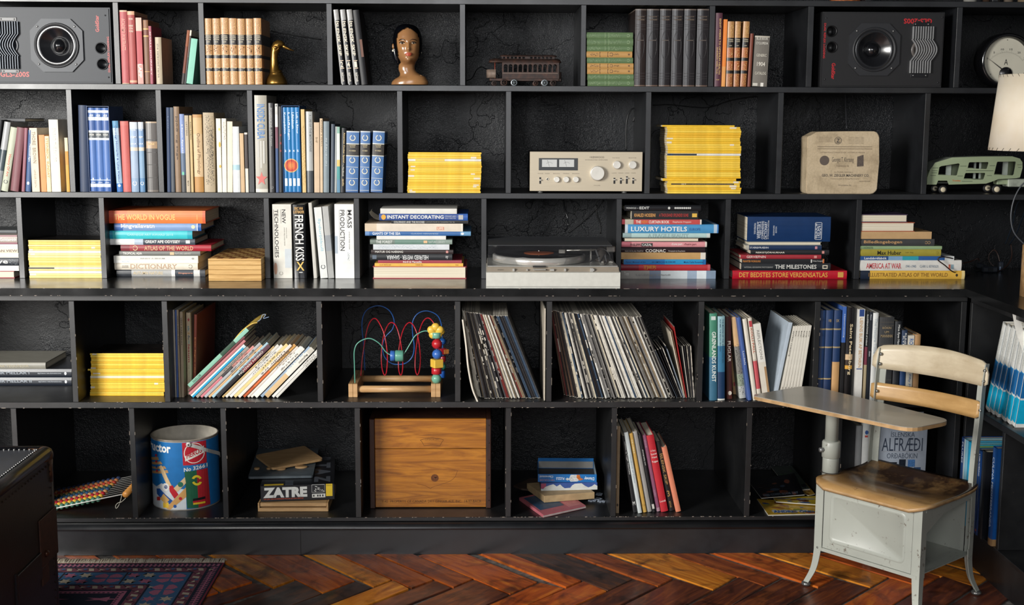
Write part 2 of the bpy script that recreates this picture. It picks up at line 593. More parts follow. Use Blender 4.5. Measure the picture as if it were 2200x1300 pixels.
# ---------------------------------------------------------------- books
PAGE = M('e6dcc4', .8, var=.04, scale=8)
def page_mat():
    t = NT('page_edges', .85)
    n = t.noise(t.coords((900, 2, 2)), 1, 2)
    t.bump(n, .3, .0005)
    return t.col(t.ramp(n, [(.35, 'cbbf a5'.replace(' ', '')), (.65, 'ece4d0')]))
PAGES = page_mat()
def cover(t, D, H, segs, hard, rough):
    b = .0022 if hard else .0007
    b = min(b, t*.22)
    bl = min(.003, t*.14) if hard else .0003
    n = 6 if t > .012 and hard else 3
    outer = [(0, D)]
    for i in range(n+1):
        u = i/n
        outer.append((t*u, bl*(2*u-1)**2))
    outer.append((t, D))
    inner = [(t-b, D), (t-b, bl+b), (b, bl+b), (b, D)]
    P = outer+inner
    bb = B()
    cuts = [0]
    mats = []
    for f, h in segs:                       # from the head down
        mats.append(M(h, rough, var=.05, scale=30))
        cuts.append(f)
    cuts[-1] = 1
    rings = [[bb.bm.verts.new((x, y, H*(1-c))) for x, y in P] for c in cuts]
    N = len(P)
    for k in range(len(rings)-1):
        bb.mi = k
        for i in range(N):
            bb.face((rings[k][i], rings[k][(i+1) % N], rings[k+1][(i+1) % N], rings[k+1][i]))
    bb.mi = 0
    # caps as quads between outer and inner
    def cap(r, mi):
        bb.mi = mi
        o = r[:n+3]
        q = r[n+3:]
        bb.face((o[0], o[1], q[2], q[3]))
        bb.face((o[n+1], o[n+2], q[0], q[1]))
        bb.face(tuple(o[1:n+2])+(q[1], q[2]))
    cap(rings[0], 0)
    cap(rings[-1], len(segs)-1)
    return bb, mats, b, bl
def book(root, t, D, H, segs, hard=True, rough=.45, flip=False, titles=(), fr=None):
    """root empty at the lower left spine corner; local x thickness, y depth, z towards the head"""
    if isinstance(segs, str): segs = [(1, segs)]
    bb, mats, b, bl = cover(t, D, H, segs, hard, rough)
    if flip:
        for v in bb.bm.verts: v.co.y = D-v.co.y
    c = bb.obj('cover', mats, root)
    e = .003 if hard else .0004
    y0, y1 = bl+b+.0003, D-(.003 if hard else .0003)
    if flip: y0, y1 = D-y1, D-y0
    boxo('page_block', PAGES, root, b+.0002, t-b-.0002, y0, y1, e, H-e)
    for ti, tt in enumerate(titles):
        tt = list(tt)
        if len(tt) == 4: tt += [.22, .78]
        if len(tt) == 6: tt += ['D']
        s, f0, f1, col, g0, g1, mode = tt
        mt = M(col, .5, var=0)
        y = -.0004-ti*.00003
        if s in SHAPES:
            SHAPES[s](root, t, H, f0, f1, col, g0, g1, y)
            continue
        if mode == 'D':
            text(s, lambda u, w: (t*(g0+(g1-g0)*w), y, H*(1-(f0+(f1-f0)*u))), mt, root, .014)
        elif mode == 'U':
            text(s, lambda u, w: (t*(g1-(g1-g0)*w), y, H*(1-(f1-(f1-f0)*u))), mt, root, .014)
        elif mode == 'H':
            text(s, lambda u, w: (t*(g0+(g1-g0)*u), y, H*(1-(f1-(f1-f0)*w))), mt, root, .014)
    return root
def patch(name, col, root, t, H, poly, y=-.0003):
    o = B().prism([(t*g, H*(1-f)) for g, f in poly], y, .0002, 'Y').obj(name, M(col, .5, var=.03), root)
    return o
def _rect(root, t, H, f0, f1, col, g0, g1, y):
    patch('spine_label', col, root, t, H, [(g0, f1), (g1, f1), (g1, f0), (g0, f0)], y+.0001)
def _star(root, t, H, f0, f1, col, g0, g1, y):
    c = ((g0+g1)/2, (f0+f1)/2)
    P = []
    for k in range(10):
        r = 1 if k % 2 == 0 else .42
        a = math.pi*k/5+math.pi/2
        P.append((c[0]+r*math.cos(a)*(g1-g0)/2, c[1]-r*math.sin(a+math.pi)*(f1-f0)/2*-1))
    patch('star_emblem', col, root, t, H, P, y)
def _disc(root, t, H, f0, f1, col, g0, g1, y):
    c = ((g0+g1)/2, (f0+f1)/2)
    patch('round_emblem', col, root, t, H, [(c[0]+math.cos(a*.39270)*(g1-g0)/2, c[1]+math.sin(a*.39270)*(f1-f0)/2) for a in range(16)], y)
def _ring(root, t, H, f0, f1, col, g0, g1, y):
    b = B()
    c = (t*(g0+g1)/2, H*(1-(f0+f1)/2))
    rr = min(t*(g1-g0), H*(f1-f0))/2
    A = []
    for k in range(17):
        a = 2*math.pi*k/18+1.9
        A.append([(c[0]+math.cos(a)*r, -.0005, c[1]+math.sin(a)*r) for r in (rr, rr*.72)])
    b.grid(A, False)
    b.obj('wreath_emblem', M(col, .4, var=0), root)
SHAPES = {'#rect': _rect, '#star': _star, '#disc': _disc, '#ring': _ring}
def _flecks(root, t, H, f0, f1, col, g0, g1, y):
    """printed ornament: many small leaf shapes in one mesh"""
    r = random.Random(int(f0*1000)+int(t*1e5))
    b = B()
    n = max(6, int((f1-f0)*H/.0022))
    for i in range(n):
        z = H*(1-(f0+(f1-f0)*(i+.5)/n))
        for k in range(2):
            x = t*(g0+(g1-g0)*r.random())
            a = r.random()*6.28
            s = .0011+r.random()*.0011
            vs = [b.bm.verts.new((x+s*math.cos(a+d)*q, -.0003, z+s*math.sin(a+d)*q)) for d, q in ((0, 1), (1.57, .4), (3.14, 1), (4.71, .4))]
            b.face(vs)
    b.obj('gilt_ornament', M(col, .45, var=0), root, recalc=False)
SHAPES['#orn'] = _flecks
def _emb(root, t, H, f0, f1, col, g0, g1, y):
    """slice of a round emblem that runs over four spines; g0 is the index of the spine"""
    for j, (rk, cc) in enumerate(((1.72, 'e6c66e'), (1.58, 'cf8a6a'), (1.48, 'c2432c'), (1.0, 'd8662c'), (.6, 'e0823c'))):
        R = rk*t
        xs = [t*(.02+.96*q/8)+g0*t-1.85*t for q in range(9)]
        xs = [x for x in xs if abs(x) < R]
        if len(xs) < 2: continue
        zc = H*(1-(f0+f1)/2)
        lo = [(x-g0*t+1.85*t, zc-math.sqrt(R*R-x*x)) for x in xs]
        hi = [(x-g0*t+1.85*t, zc+math.sqrt(R*R-x*x)) for x in xs][::-1]
        B().prism(lo+hi, y-.00004*j, .0003, 'Y').obj('emblem_slice', M(cc, .5, var=.03), root)
SHAPES['#emb'] = _emb
def lines(root, t, H, fs, col, h=.0007):
    b = B()
    for f in fs:
        z = H*(1-f)
        b.box(t*.03, t*.97, -.0004, .0006, z-h/2, z+h/2)
    b.obj('spine_lines', M(col, .4, var=0), root)
class Bay:
    """a compartment: counts its books and labels them"""
    def __init__(s, z, y, where, group=None):
        s.z, s.y, s.where, s.group, s.items = z, y, where, group or 'books '+where, []
    def V(s, x0, x1, yt, segs, desc, tx0=None, t=(), h='h', yc=None, D=None, rough=.5, ls=None, lc='cbb26a', left=None, z=None, name=None):
        """a standing book: photo columns x0,x1 at its foot, row yt of its head, tx0 column of the head's left corner"""
        z = s.z if z is None else z
        Y = onZ((x0+x1)/2, yc, z).y if yc else s.y
        X0, X1 = [onX0(x, Y, z) for x in (x0, x1)]
        if tx0 is None:
            Zt = onY(x0, yt, Y).z
            lean = 0.
        else:
            q = onY(tx0, yt, Y)
            Zt = q.z
            lean = math.atan2(q.x-X0, Zt-z)
        th = (X1-X0)*math.cos(lean)-.0006
        H = (Zt-z)/math.cos(lean)-.0005
        if lean > 0: H -= th*math.tan(lean)*.5
        D = D or min(.21 if s.y > -.1 else .26, H*.72)
        p = Vector((X0, Y, z+.0006))
        if lean > 0: p.z += th*math.sin(lean)
        mt = Matrix.Translation(p) @ Matrix.Rotation(lean, 4, 'Y')
        root = thing(name or ('hardcover_book' if h == 'h' else 'paperback_book'), None, 'book', mat=mt, group=s.group)
        yb = yon(Y, z)
        tt = []
        for e in t:
            e = list(e)
            e[1], e[2] = (e[1]-yt)/(yb-yt), (e[2]-yt)/(yb-yt)
            tt.append(e)
        book(root, th, D, H, segs, h == 'h', rough, False, tt)
        if ls: lines(root, th, H, ls, lc)
        s.items.append((root, desc, x0 if left is None else left))
        return root, th, H, D
    def done(s, kind='book', side='from left'):
        s.items.sort(key=lambda q: q[2])
        n = len(s.items)
        for i, (r, d, _) in enumerate(s.items):
            k = ('leftmost' if i == 0 and n > 2 else ordn(i+1)+' from left') if i < n-1 or n < 3 else 'rightmost'
            r['label'] = '%s, %s %s' % (d, k, s.where)
            if len(r['label'].split()) > 16: r['label'] = r['label'].replace(' from left', ' one').replace(' from top of', ' down in').replace(' and white', '/white')
def onX0(x, Y, z):
    """world x of photo column x at depth Y and height z"""
    a = onY(x, yon(Y, z), Y)
    return onY(x, yon(Y, z, a.x), Y).x
class Stack:
    def __init__(s, z, y, where, group=None, yc=None, xr=1000):
        s.z, s.where, s.group, s.items = z, where, group or 'books '+where, []
        s.y = onZ(xr, yc, z).y if yc else y
        s.top = z+.0003
    def H(s, x0, x1, y0, y1, segs, desc, t=(), h='h', flip=False, D=None, rough=.45, dy=0., rot=0., name=None, ls=None, lc='d8c080', under=False):
        """a lying book: photo columns x0..x1, rows y0 (top)..y1; called from the bottom of the pile upwards"""
        Y = s.y+dy
        xm = (x0+x1)/2
        Z0_, Z1_ = onY(xm, y1, Y).z, onY(xm, y0, Y).z
        th = Z1_-Z0_-.0003
        X0, X1 = onY(x0, (y0+y1)/2, Y).x, onY(x1, (y0+y1)/2, Y).x
        L = X1-X0
        D = D or min(.24, L*.74)
        z = s.top
        s.top = z+th+.0003
        p = Vector((X1, Y, z))
        mt = Matrix.Translation(p) @ Matrix.Rotation(R_(rot), 4, 'Z') @ Matrix.Rotation(-math.pi/2, 4, 'Y')
        root = thing(name or ('hardcover_book' if h == 'h' else 'paperback_book'), None, 'book', mat=mt, group=s.group)
        tt = []
        for e in t:
            e = list(e)
            e[1], e[2] = (e[1]-x0)/(x1-x0), (e[2]-x0)/(x1-x0)
            tt.append(e)
        book(root, th, D, L, segs, h == 'h', rough, flip, tt)
        if ls: lines(root, th, L, ls, lc)
        s.items.append((root, desc))
        return root, th, L, D
    def done(s):
        n = len(s.items)
        for i, (r, d) in enumerate(s.items):
            k = n-i
            w = 'topmost' if k == 1 else ('bottom one' if k == n else ordn(k)+' from top')
            r['label'] = '%s, %s %s' % (d, w, s.where)
# ================================================================ top row
UY = .004
TAN, BLK = 'b98a58', '2a2524'
def gilt(n0, n1, n2):
    return [(.245, TAN), (.40, BLK), (.555, TAN), (.605, BLK), (.75, TAN), (.80, BLK), (1, TAN)]
b1 = Bay(Z1, UY, 'right of the left loudspeaker')
b1.V(262, 278, 22, [(.02, 'd8b79a'), (.99, 'b2585a'), (1, 'd8b79a')], 'tall faded red cloth book', t=[('ACADEMY PORTRAITS', 40, 110, 'cf8f80')])
b1.V(278.7, 294, 24, [(.05, 'd9ab8a'), (.95, 'a84f4c'), (.98, 'd6a588'), (1, 'a84f4c')], 'red book with cream bands and short title', t=[('THE BOOK', 39, 43, 'ecd9c4', .2, .8, 'H'), ('HAND', 54, 58, 'ecd9c4', .2, .8, 'H'), ('OF THE', 60, 64, 'ecd9c4', .25, .75, 'H'), ('WORLD', 66, 70, 'ecd9c4', .2, .8, 'H')])
b1.V(296.5, 309, 38, [(.2, 'd9b4a4'), (.7, 'b0444a'), (1, 'c8968c')], 'scuffed red and white thin book', t=[('LAPP', 140, 170, 'efe4da')], h='p')
b1.V(311.8, 322.7, 43, [(.13, '8d6447'), (.15, 'd8b070'), (.24, '7a4a3c'), (.26, 'd8b070'), (.8, '7e5a45'), (.81, 'c9a066'), (1, '7e5a45')], 'brown book with thin gilt bands')
b1.V(323.4, 329.4, 56, '9a4456', 'thin plum coloured book', t=[('SMALL JOURNEY', 68, 165, 'e4c8c4', .2, .8)], h='p')
b1.V(336, 349.5, 80, 'b9ab93', 'short thick beige book', t=[('the selected verse', 94, 170, '8d8270', .3, .6)], D=.15)
b1.V(389.5, 396, 65, [(.3, '8c4a24'), (.8, '6d3218'), (1, '2b2220')], 'brown and orange leaning book', tx0=402)
b1.V(396.2, 400, 65, [(.1, 'd6cdbb'), (.5, '4a3f39'), (1, '1c1b1d')], 'thin black book with white marks leaning', tx0=408.5, h='p')
b1.V(400.4, 414.5, 83, '7fc1ab', 'leaning mint green book', tx0=411, h='p', D=.12)
b1.done()
b2 = Bay(Z1, UY, 'beside the brass bird', 'gilt tan leather volumes on the top row')
for i, (a, c, yt) in enumerate([(442.8, 458.5, 39.5), (459.6, 476.3, 39.5), (476.9, 493.9, 38.3), (494.5, 511.7, 39.2), (512.5, 529.3, 40), (530.6, 546.3, 40), (547.4, 564, 39)]):
    r_ = b2.V(a, c, yt, gilt(0, 0, 0), 'tan gilt volume with black bands', t=[('#orn', 42, 70, 'e6c27c', .12, .88, ''), ('#orn', 98, 114, 'c07f58', .15, .85, ''), ('#orn', 98, 114, 'ecd192', .15, .85, ''), ('#orn', 128, 142, 'ecd192', .15, .85, ''), ('#orn', 154, 178, 'e6c27c', .15, .85, ''),
        ('SVENSKA', 76.5, 79, 'd9cdb0', .12, .88, 'H'), ('FOLKETS', 80.5, 83, 'd9cdb0', .12, .88, 'H'), ('HISTORIA', 84.5, 87, 'd9cdb0', .12, .88, 'H'), ('BAND', 89.5, 92, 'd9cdb0', .3, .7, 'H'), ('ALLMAN', 118, 120.5, 'cbbf9f', .15, .85, 'H'), ('1800 - 1850', 147, 149.5, 'cbbf9f', .1, .9, 'H')], D=.18, rough=.35)
    lines(r_[0], r_[1], r_[2], [.24, .405, .55, .61, .745, .805, .97], 'e0c184')
b2.done()
b3 = Bay(Z1, UY, 'left of the head bust')
for i, (a, c, tx, n) in enumerate([(733.5, 744.2, 715.8, '2'), (748, 759, 730, '4'), (763, 774.7, 743.8, '1')]):
    b3.V(a, c, 21, [(.14, '9d9c99'), (1, '1b1b1e')], 'black and silver volume leaning left', tx0=tx, rough=.25, D=.16,
         t=[('#rect', 44, 182, 'aaa9a6', .0, .24, ''), ('ÍSLENSK SKIP', 46, 121, 'f1e6cf', .2, .92), ('#rect', 131, 132.5, 'e2cdb2', .2, .95, ''), (n, 134, 146, 'f1e3cc', .3, .8, 'H'), ('#rect', 147.5, 149, 'e2cdb2', .2, .95, ''), ('BÁTAR', 158, 178, 'd8d3c6', .3, .8)])
b3.V(776.5, 790, 22, '17171a', 'plain black book leaning left', tx0=757.5, D=.2, t=[('#rect', 86, 124, '6b4636', .55, .95, '')])
b3.done()
# nine old volumes lying
s1 = Stack(Z1, UY, 'of the old green and tan pile')
ys = [69.3, 83, 97.7, 110.2, 123.4, 135.7, 146.6, 159, 172, 185]
cs = 'GGGTGTTGG'
xs = [(1260, 1360), (1261, 1360.5), (1261, 1359.5), (1260, 1358.5), (1261, 1360), (1261.5, 1361), (1261.5, 1361), (1262, 1361.5), (1262.5, 1362)]
for i in range(8, -1, -1):
    g = cs[i] == 'G'
    c = '5d7550' if g else 'b98e54'
    d = '8aa077' if g else '6a4c2c'
    tt = [('#orn', 1266, 1290, d, .2, .8, ''), ('#orn', 1310, 1335, d, .2, .8, ''), ('#rect', 1300, 1301, d, .1, .9, ''), ('#rect', 1308, 1309, d, .1, .9, ''), ('#ring', 1344, 1356, d, .25, .75, '')] if g else \
         [('#ring', 1309, 1317, d, .2, .8, ''), ('#orn', 1318, 1330, d, .4, .6, ''), ('#rect', 1288, 1289, d, .1, .9, ''), ('#rect', 1305, 1306, d, .1, .9, ''), ('#orn', 1268, 1286, d, .3, .7, ''), ('#disc', 1349, 1353, d, .35, .65, '')]
    s1.H(*xs[i], ys[i], ys[i+1], c, 'small sage green cloth volume' if g else 'small tan cloth volume', tt, D=.12)
s1.done()
b4 = Bay(Z1, UY, 'between green pile and the divider', 'six large black leather volumes')
for i, (a, c) in enumerate([(1362.6, 1386.2), (1387.2, 1413.4), (1415.2, 1439.6), (1441, 1465.3), (1467, 1492.5), (1494.8, 1519.8)]):
    r_ = b4.V(a, c, 19.3, [(.015, '6e625a'), (.985, '262325' if i else '2b2220'), (1, '6e5a4e')], 'large scuffed black leather volume', rough=.28, D=.22,
         t=[('REYKJAVÍK', 34, 37.5, '6d5c4b', .2, .85, 'H'), ('ALMANAK', 40, 43.5, '6d5c4b', .2, .85, 'H'), ('#rect', 85, 86.5, '5d5249', .25, .8, '')])
    root, th, H, D = r_
    b = B()
    for rr in (1, .92):
        pts = [(th*.5+th*.36*rr*math.cos(a), -.0002, H*.53+H*.185*rr*math.sin(a)) for a in [k*math.pi/12 for k in range(25)]]
        b.tube(pts, .00035, 4, False)
    b.obj('embossed_oval', M('3a3638', .3), root)
    lines(root, th, H, [.09, .13, .2, .22, .26, .83, .87, .9], '3b3536')
b4.done()
b5 = Bay(Z1, UY, 'left of the right loudspeaker')
b5.V(1534.5, 1549.6, 27.7, '5a3542', 'tall plum book with gold title', tx0=1538, t=[('EIGHT WEEKS TO OPTIMUM HEALTH', 40, 158, 'd9b777', .55, .8), ('ANDREW WEIL, M.D.', 100, 158, 'd9b777', .2, .42), ('knopf', 168, 171, 'd9b777', .25, .7, 'H')])
b5.V(1550, 1558, 41.6, [(.7, 'ee8a3c'), (1, 'e9a25a')], 'thin bright orange book', tx0=1555.5, h='p')
for a, c, tx in ((1560, 1574, 1564.3), (1576.2, 1588.4, 1580.5), (1590.4, 1603.6, 1598.3)):
    r_ = b5.V(a, c, 46, [(.25, TAN), (.40, BLK), (.555, 'b0683e'), (.605, BLK), (.75, 'b0683e'), (.80, BLK), (1, 'a5683f')], 'short gilt tan and rust volume', tx0=tx, D=.17, rough=.35,
         t=[('#orn', 52, 76, 'e3bd74', .12, .88, ''), ('#orn', 105, 120, 'ecd192', .15, .85, ''), ('#orn', 134, 148, 'ecd192', .15, .85, ''), ('#orn', 160, 180, 'e3bd74', .15, .85, ''), ('SVENSKA', 83, 85.5, 'd9cdb0', .12, .88, 'H'), ('FOLKETS', 87, 89.5, 'd9cdb0', .12, .88, 'H'), ('BAND', 96, 98, 'd9cdb0', .3, .7, 'H')])
    lines(r_[0], r_[1], r_[2], [.24, .405, .55, .61, .745, .805], 'd8b070')
b5.V(1606.2, 1613, 72, '7c4030', 'narrow rust red book', tx0=1613)
b5.V(1616.2, 1648, 77, [(.03, 'b8b2a4'), (1, '77726a')], 'thick grey book with white lettering and 1904', tx0=1623, rough=.7, D=.15,
     t=[('BLUE BOOK', 80, 85.5, 'd8d4c8', .1, .88, 'H'), ('CYCLOPEDIA', 90, 95, 'd8d4c8', .08, .9, 'H'), ('GENERIC', 115, 121, 'cfcabb', .15, .85, 'H'), ('1904', 132, 141, 'e4dfd2', .22, .78, 'H'), ('CATALOG', 153, 159, 'cfcabb', .12, .88, 'H'), ('#rect', 177, 183, 'cfcbc0', .02, .35, ''), ('#rect', 176, 184, 'e6e3da', .55, .75, '')])
b5.done()
# ================================================================ second row
c0 = Bay(Z2, UY, 'at second row left edge')
c0.V(-22, -13, 258, '1d1f22', 'black book leaning right', tx0=-4, left=-22)
c0.V(-12.5, 1, 262, [(.4, 'a6a8a8'), (.7, '3e4a50'), (1, '8a8c8d')], 'silver grey book with dark picture leaning right', tx0=9.5, rough=.3)
c0.V(2, 17, 273.5, 'b9bda8', 'pale green book with orange script title', tx0=23, t=[('History Of Art', 333, 382, 'c8552c', .3, .75), ('#ring', 388, 400, '2c2c2a', .2, .8, '')])
c0.V(22, 39.5, 274, '7a4a50', 'mauve brown rounded book leaning right', tx0=36)
c0.V(46, 53, 275, '8f5a66', 'thin mauve book', tx0=52.5)
c0.V(54.5, 65.5, 279.5, '3d5a86', 'blue book with white title and round logo', tx0=60.5, t=[('Mánaskinið fagra', 310, 349, 'dfe4ea', .3, .7), ('#disc', 393, 400, 'e8e8e8', .25, .75, '')])
c0.V(69.5, 86, 275, 'd6c8b2', 'cream book with brown vertical title', t=[('THORE  BROWN', 283, 352, '84775f', .3, .75), ('LOVE OR DEATH', 367, 405, '9a8d75', .35, .6)], h='p')
c0.V(89, 101, 290, 'd98f4e', 'short orange book', h='p')
c0.V(101.5, 110.5, 292.5, 'ecd9ac', 'short cream book titled in gold', t=[('STEINBECK  SUNDAY', 297, 384, 'b5873c', .25, .8)], h='p')
c0.V(111, 131, 257, 'ece7da', 'tall white book', t=[('SINBAD THE SAILOR', 275, 350, 'c9c3b4', .35, .7)], D=.17)
c0.V(143.5, 150.5, 296, [(.25, 'd6c6a6'), (.5, 'c98a1c'), (1, 'd29a2a')], 'thin amber paperback against the divider', h='p')
c0.done()
bt = thing('hardcover_book', 'dark grey book lying across tops of the left edge books', 'book', mat=Matrix.Translation((onX0(66, .1, Z2), .08, onY(20, 262, .08).z)) @ Matrix.Rotation(-math.pi/2, 4, 'Y'))
book(bt, .012, .2, .26, '4d4e50', True)
c1 = Bay(Z2, UY, 'in the blue books compartment')
c1.V(172, 190.6, 226, '1c3050', 'dark navy cloth folder', tx0=167.5, h='h', D=.2)
# slipcase with three volumes
def slipcase(bay, x0, x1, tx0, yt, col, desc, vols, D=.17):
    z = bay.z
    X0, X1 = onX0(x0, UY, z), onX0(x1, UY, z)
    Zt = onY(tx0, yt, UY)
    lean = math.atan2(Zt.x-X0, Zt.z-z)
    W, H = (X1-X0)-.001, Zt.z-z-.001
    mt = Matrix.Translation((X0, UY, z+.0008+(W*math.sin(lean) if lean > 0 else 0))) @ Matrix.Rotation(lean, 4, 'Y')
    root = thing('slipcase', None, 'slipcase', mat=mt)
    b = B()
    k = .0016
    for q in ((0, k, 0, D, 0, H), (W-k, W, 0, D, 0, H), (k, W-k, 0, D, 0, k), (k, W-k, 0, D, H-k, H), (k, W-k, D-k, D, k, H-k)):
        b.box(*q)
    b.obj('case', M(col, .4), root)
    bay.items.append((root, desc, x0))
    n = len(vols)
    w = (W-2*k-.001)/n
    for i, v in enumerate(vols):
        m2 = mt @ Matrix.Translation((k+.0005+w*i, .0035, k+.0002))
        r = thing('hardcover_book', v[0], 'book', mat=m2, group=v[4] if len(v) > 4 else None)
        hh = H-2*k-.004
        book(r, w-.0005, D-.01, hh, v[1], True, .4, False, v[2])
        if v[3]: lines(r, w-.0005, hh, v[3], 'c9d3e2')
    return mt, W, H
blu = [(.03, '3d62a0'), (.06, 'dfe6ee'), (.11, '4a6ca8'), (.15, 'dfe6ee'), (.27, '3f5f9c'), (.295, 'e3e8ee'), (.36, '5e6468'), (.385, 'e3e8ee'), (.86, '4a70b0'), (.87, 'c9d6e6'), (.91, '3f66a4'), (.95, 'dfe6ee'), (1, '3a62a6')]
nm = ['left', 'middle', 'right']
slipcase(c1, 192, 240, 185.3, 228, '23406e', 'navy slipcase holding three banded volumes',
    [('%s of three blue volumes with silver bands in slipcase' % nm[i], blu, [('Æfi', .08, .105, 'e6edf4', .2, .8, 'H'), ('SAGA', .31, .33, 'f0eee4', .15, .85, 'H'), ('%d' % (i+1), .84, .86, 'e6edf4', .4, .6, 'H'), ('Jón', .885, .905, 'e6edf4', .2, .8, 'H')], None, 'three blue volumes in the navy slipcase') for i in range(3)])
c1.V(251.3, 264, 259.8, [(.1, '5b93b8'), (.2, 'b8cfdf'), (.88, '9db9d2'), (1, '2d6bb0')], 'light blue book with handwritten title', tx0=240.3, t=[('Ótrúlegt Himnaríki & Ljósa Klettur', 270, 395, '27508e', .3, .75), ('#disc', 398, 404, 'e8eef4', .25, .75, '')])
c1.V(264.8, 282, 260.4, [(.06, 'c96a62'), (1, 'c2605a')], 'plain salmon red cloth book', tx0=257.3)
c1.V(282.8, 298.6, 262.2, [(.1, 'd5dbe2'), (.36, '9db2cf'), (.41, 'd8cdbb'), (.8, '9fb1c8'), (1, '8ea6c0')], 'pale blue book with white oval emblem', tx0=277.6, t=[('TOLKIEN', 278, 281, 'eef1f4', .15, .85, 'H'), ('REIM', 293, 297, 'eef1f4', .15, .85, 'H'), ('LEIKUR', 308, 311, 'eef1f4', .1, .9, 'H'), ('#ring', 390, 402, 'e8ecf0', .2, .8, '')])
c1.V(301, 312.2, 262.2, [(.1, 'cfd6de'), (.36, '7f9ec2'), (.41, 'd8cdbb'), (.8, '7f9fbb'), (1, '5d87ae')], 'blue book with white oval emblem', tx0=296, t=[('TOLKIEN', 278, 281, 'eef1f4', .15, .85, 'H'), ('REIM', 293, 297, 'eef1f4', .15, .85, 'H'), ('LEIKUR', 308, 311, 'eef1f4', .1, .9, 'H'), ('#ring', 390, 402, 'e8ecf0', .15, .85, '')])
c1.V(316.8, 340.4, 261.3, [(.02, 'b09a80'), (.28, '55504c'), (.38, 'ab8d6c'), (.97, '4b4744'), (1, '6b625a')], 'worn grey leather binding with gilt label', tx0=312.2, rough=.35, t=[('SAGNIR', 308, 312, 'e8c88c', .2, .8, 'H')])
lines(c1.items[-1][0], .034, .23, [.235, .42, .6, .79], '2a2624', .002)
c1.done()
c2 = Bay(Z2, UY, 'in the cream books compartment')
c2.V(359.5, 367.5, 231, '23395c', 'navy book against the divider', tx0=356.8, t=[('Lysti', 250, 276, '7284a4', .35, .65)])
c2.V(368, 376, 231, '4a5058', 'slate grey book', tx0=364.8)
c2.V(377.3, 389.5, 229, '8a7158', 'worn brown book with dark title', tx0=372, t=[('þjóð og saga', 250, 345, '4a382a', .3, .7)])
c2.V(390.5, 400.5, 245, [(.5, '8497c4'), (.78, '5b6c84'), (1, '4a4b4c')], 'blue to grey faded book', tx0=385, t=[('Hinn fyrsti', 268, 330, 'e6e9f0', .35, .7), ('#disc', 370, 378, '6fc0a0', .2, .7, '')])
c2.V(401, 409.3, 248, 'b8a88e', 'slim cream paperback', tx0=396, t=[('LETTERS', 262, 292, '6d5f4a', .3, .7), ('MAX', 390, 402, '6d5f4a', .3, .7)], h='p')
c2.V(411, 416.6, 248, 'c2a873', 'thin sand coloured paperback', tx0=406, t=[('KARA ROMAN', 262, 300, '54452c', .3, .7)], h='p')
c2.V(418.6, 438, 246, [(.04, 'b98a52'), (.25, 'cdab78'), (.8, 'd2b48a'), (1, 'b58444')], 'tan book titled in brown script', tx0=413, t=[('Outline of Physiology', 286, 376, '7a5b34', .35, .75)])
c2.V(439.3, 462.6, 242, 'b09f82', 'beige book with black drawn figures', tx0=435.3, t=[('#orn', 246, 400, '3b342c', .2, .9, ''), ('#orn', 272, 395, '3b342c', .35, .9, ''), ('#orn', 280, 345, '3b342c', .5, .9, '')])
c2.V(467.6, 477.4, 254.6, 'e9e3d2', 'white book with yellow flowers', tx0=463.8, t=[('#disc', 305, 317, 'e8b53c', .5, .95, ''), ('#disc', 275, 281, 'e9c46a', .5, .9, ''), ('#disc', 355, 362, 'e6b040', .5, .95, '')], h='p')
c2.V(478, 487.6, 254.6, 'e6e1d3', 'white paperback with grey specks', tx0=476, h='p', t=[('#orn', 262, 300, '9a948a', .3, .9, '')])
c2.V(488.6, 500.2, 261, 'ebdcc4', 'ivory paperback', tx0=487.8, h='p')
c2.V(500.8, 516.6, 272, [(.58, 'e4e9ea'), (.66, 'a9cad6'), (1, 'e2e6e6')], 'wide white book with pale blue smudge', D=.18)
c2.V(518, 526.4, 286.5, 'cbab82', 'small tan book', h='p')
c2.V(528.2, 534.6, 285, [(.03, 'e4ddcf'), (.6, '3a2f2c'), (1, 'ddd8ca')], 'thin white and black book against the divider', h='p', t=[])
c2.done()
c3 = Bay(Z2, UY, 'right of the cream books')
c3.V(549.4, 575.6, 204.8, [(.965, 'a8a395'), (1, 'd8d4c8')], 'tall grey book with blue title and red star', tx0=546, rough=.4, t=[('INSIDE CUBA', 224, 299, '4d7fb8', .2, .82), ('#rect', 303, 338, 'c8c6be', .2, .34, ''), ('#rect', 303, 362, 'c8c6be', .42, .56, ''), ('#rect', 303, 352, 'c8c6be', .66, .8, ''), ('#star', 370, 401, 'cf7068', .02, 1., ''), ])
c3.V(579, 590.4, 221.4, '403f40', 'charcoal book with grey lettering', tx0=575.4, rough=.3, t=[('POSSESSIONS', 232, 274, 'b9b8b4', .35, .75), ('John Kenyon', 278, 314, 'a5a4a0', .35, .75), ('#ring', 400, 408, '8a8a88', .3, .8, '')])
c3.V(593, 599, 223, [(.12, 'c9c8c4'), (.26, 'dfdfdc'), (.5, '7b4a5a'), (1, '2f4b78')], 'narrow white red and blue book', tx0=590.5, h='p', t=[('Æ', 225, 229, '2a2a2a', .2, .8, 'H')])
c3.V(599.6, 608.2, 229, '191a1e', 'black book with red dots', tx0=598, t=[('#disc', 288, 293, '8c2f2c', .3, .7, ''), ('#disc', 305, 311, '8c2f2c', .3, .7, ''), ('#disc', 322, 327, '8c2f2c', .3, .7, '')])
CB = '1c77b4'
def cb(i, s, a, n):
    g = [(s, .06, a, 'e4eef6', .2, .8, 'D'), (str(n), .50, .525, 'f2f4f4', .3, .75, 'H'), ('#rect', .84, .93, 'dfe9ee', .2, .85, '')]
    g.append(('#emb', .60, .775, 'c2432c', i, 0, ''))
    return g
nm4 = ['Kompásinn', 'Leiðsögn', 'Lífsháttum', 'Lofa og Rímur']
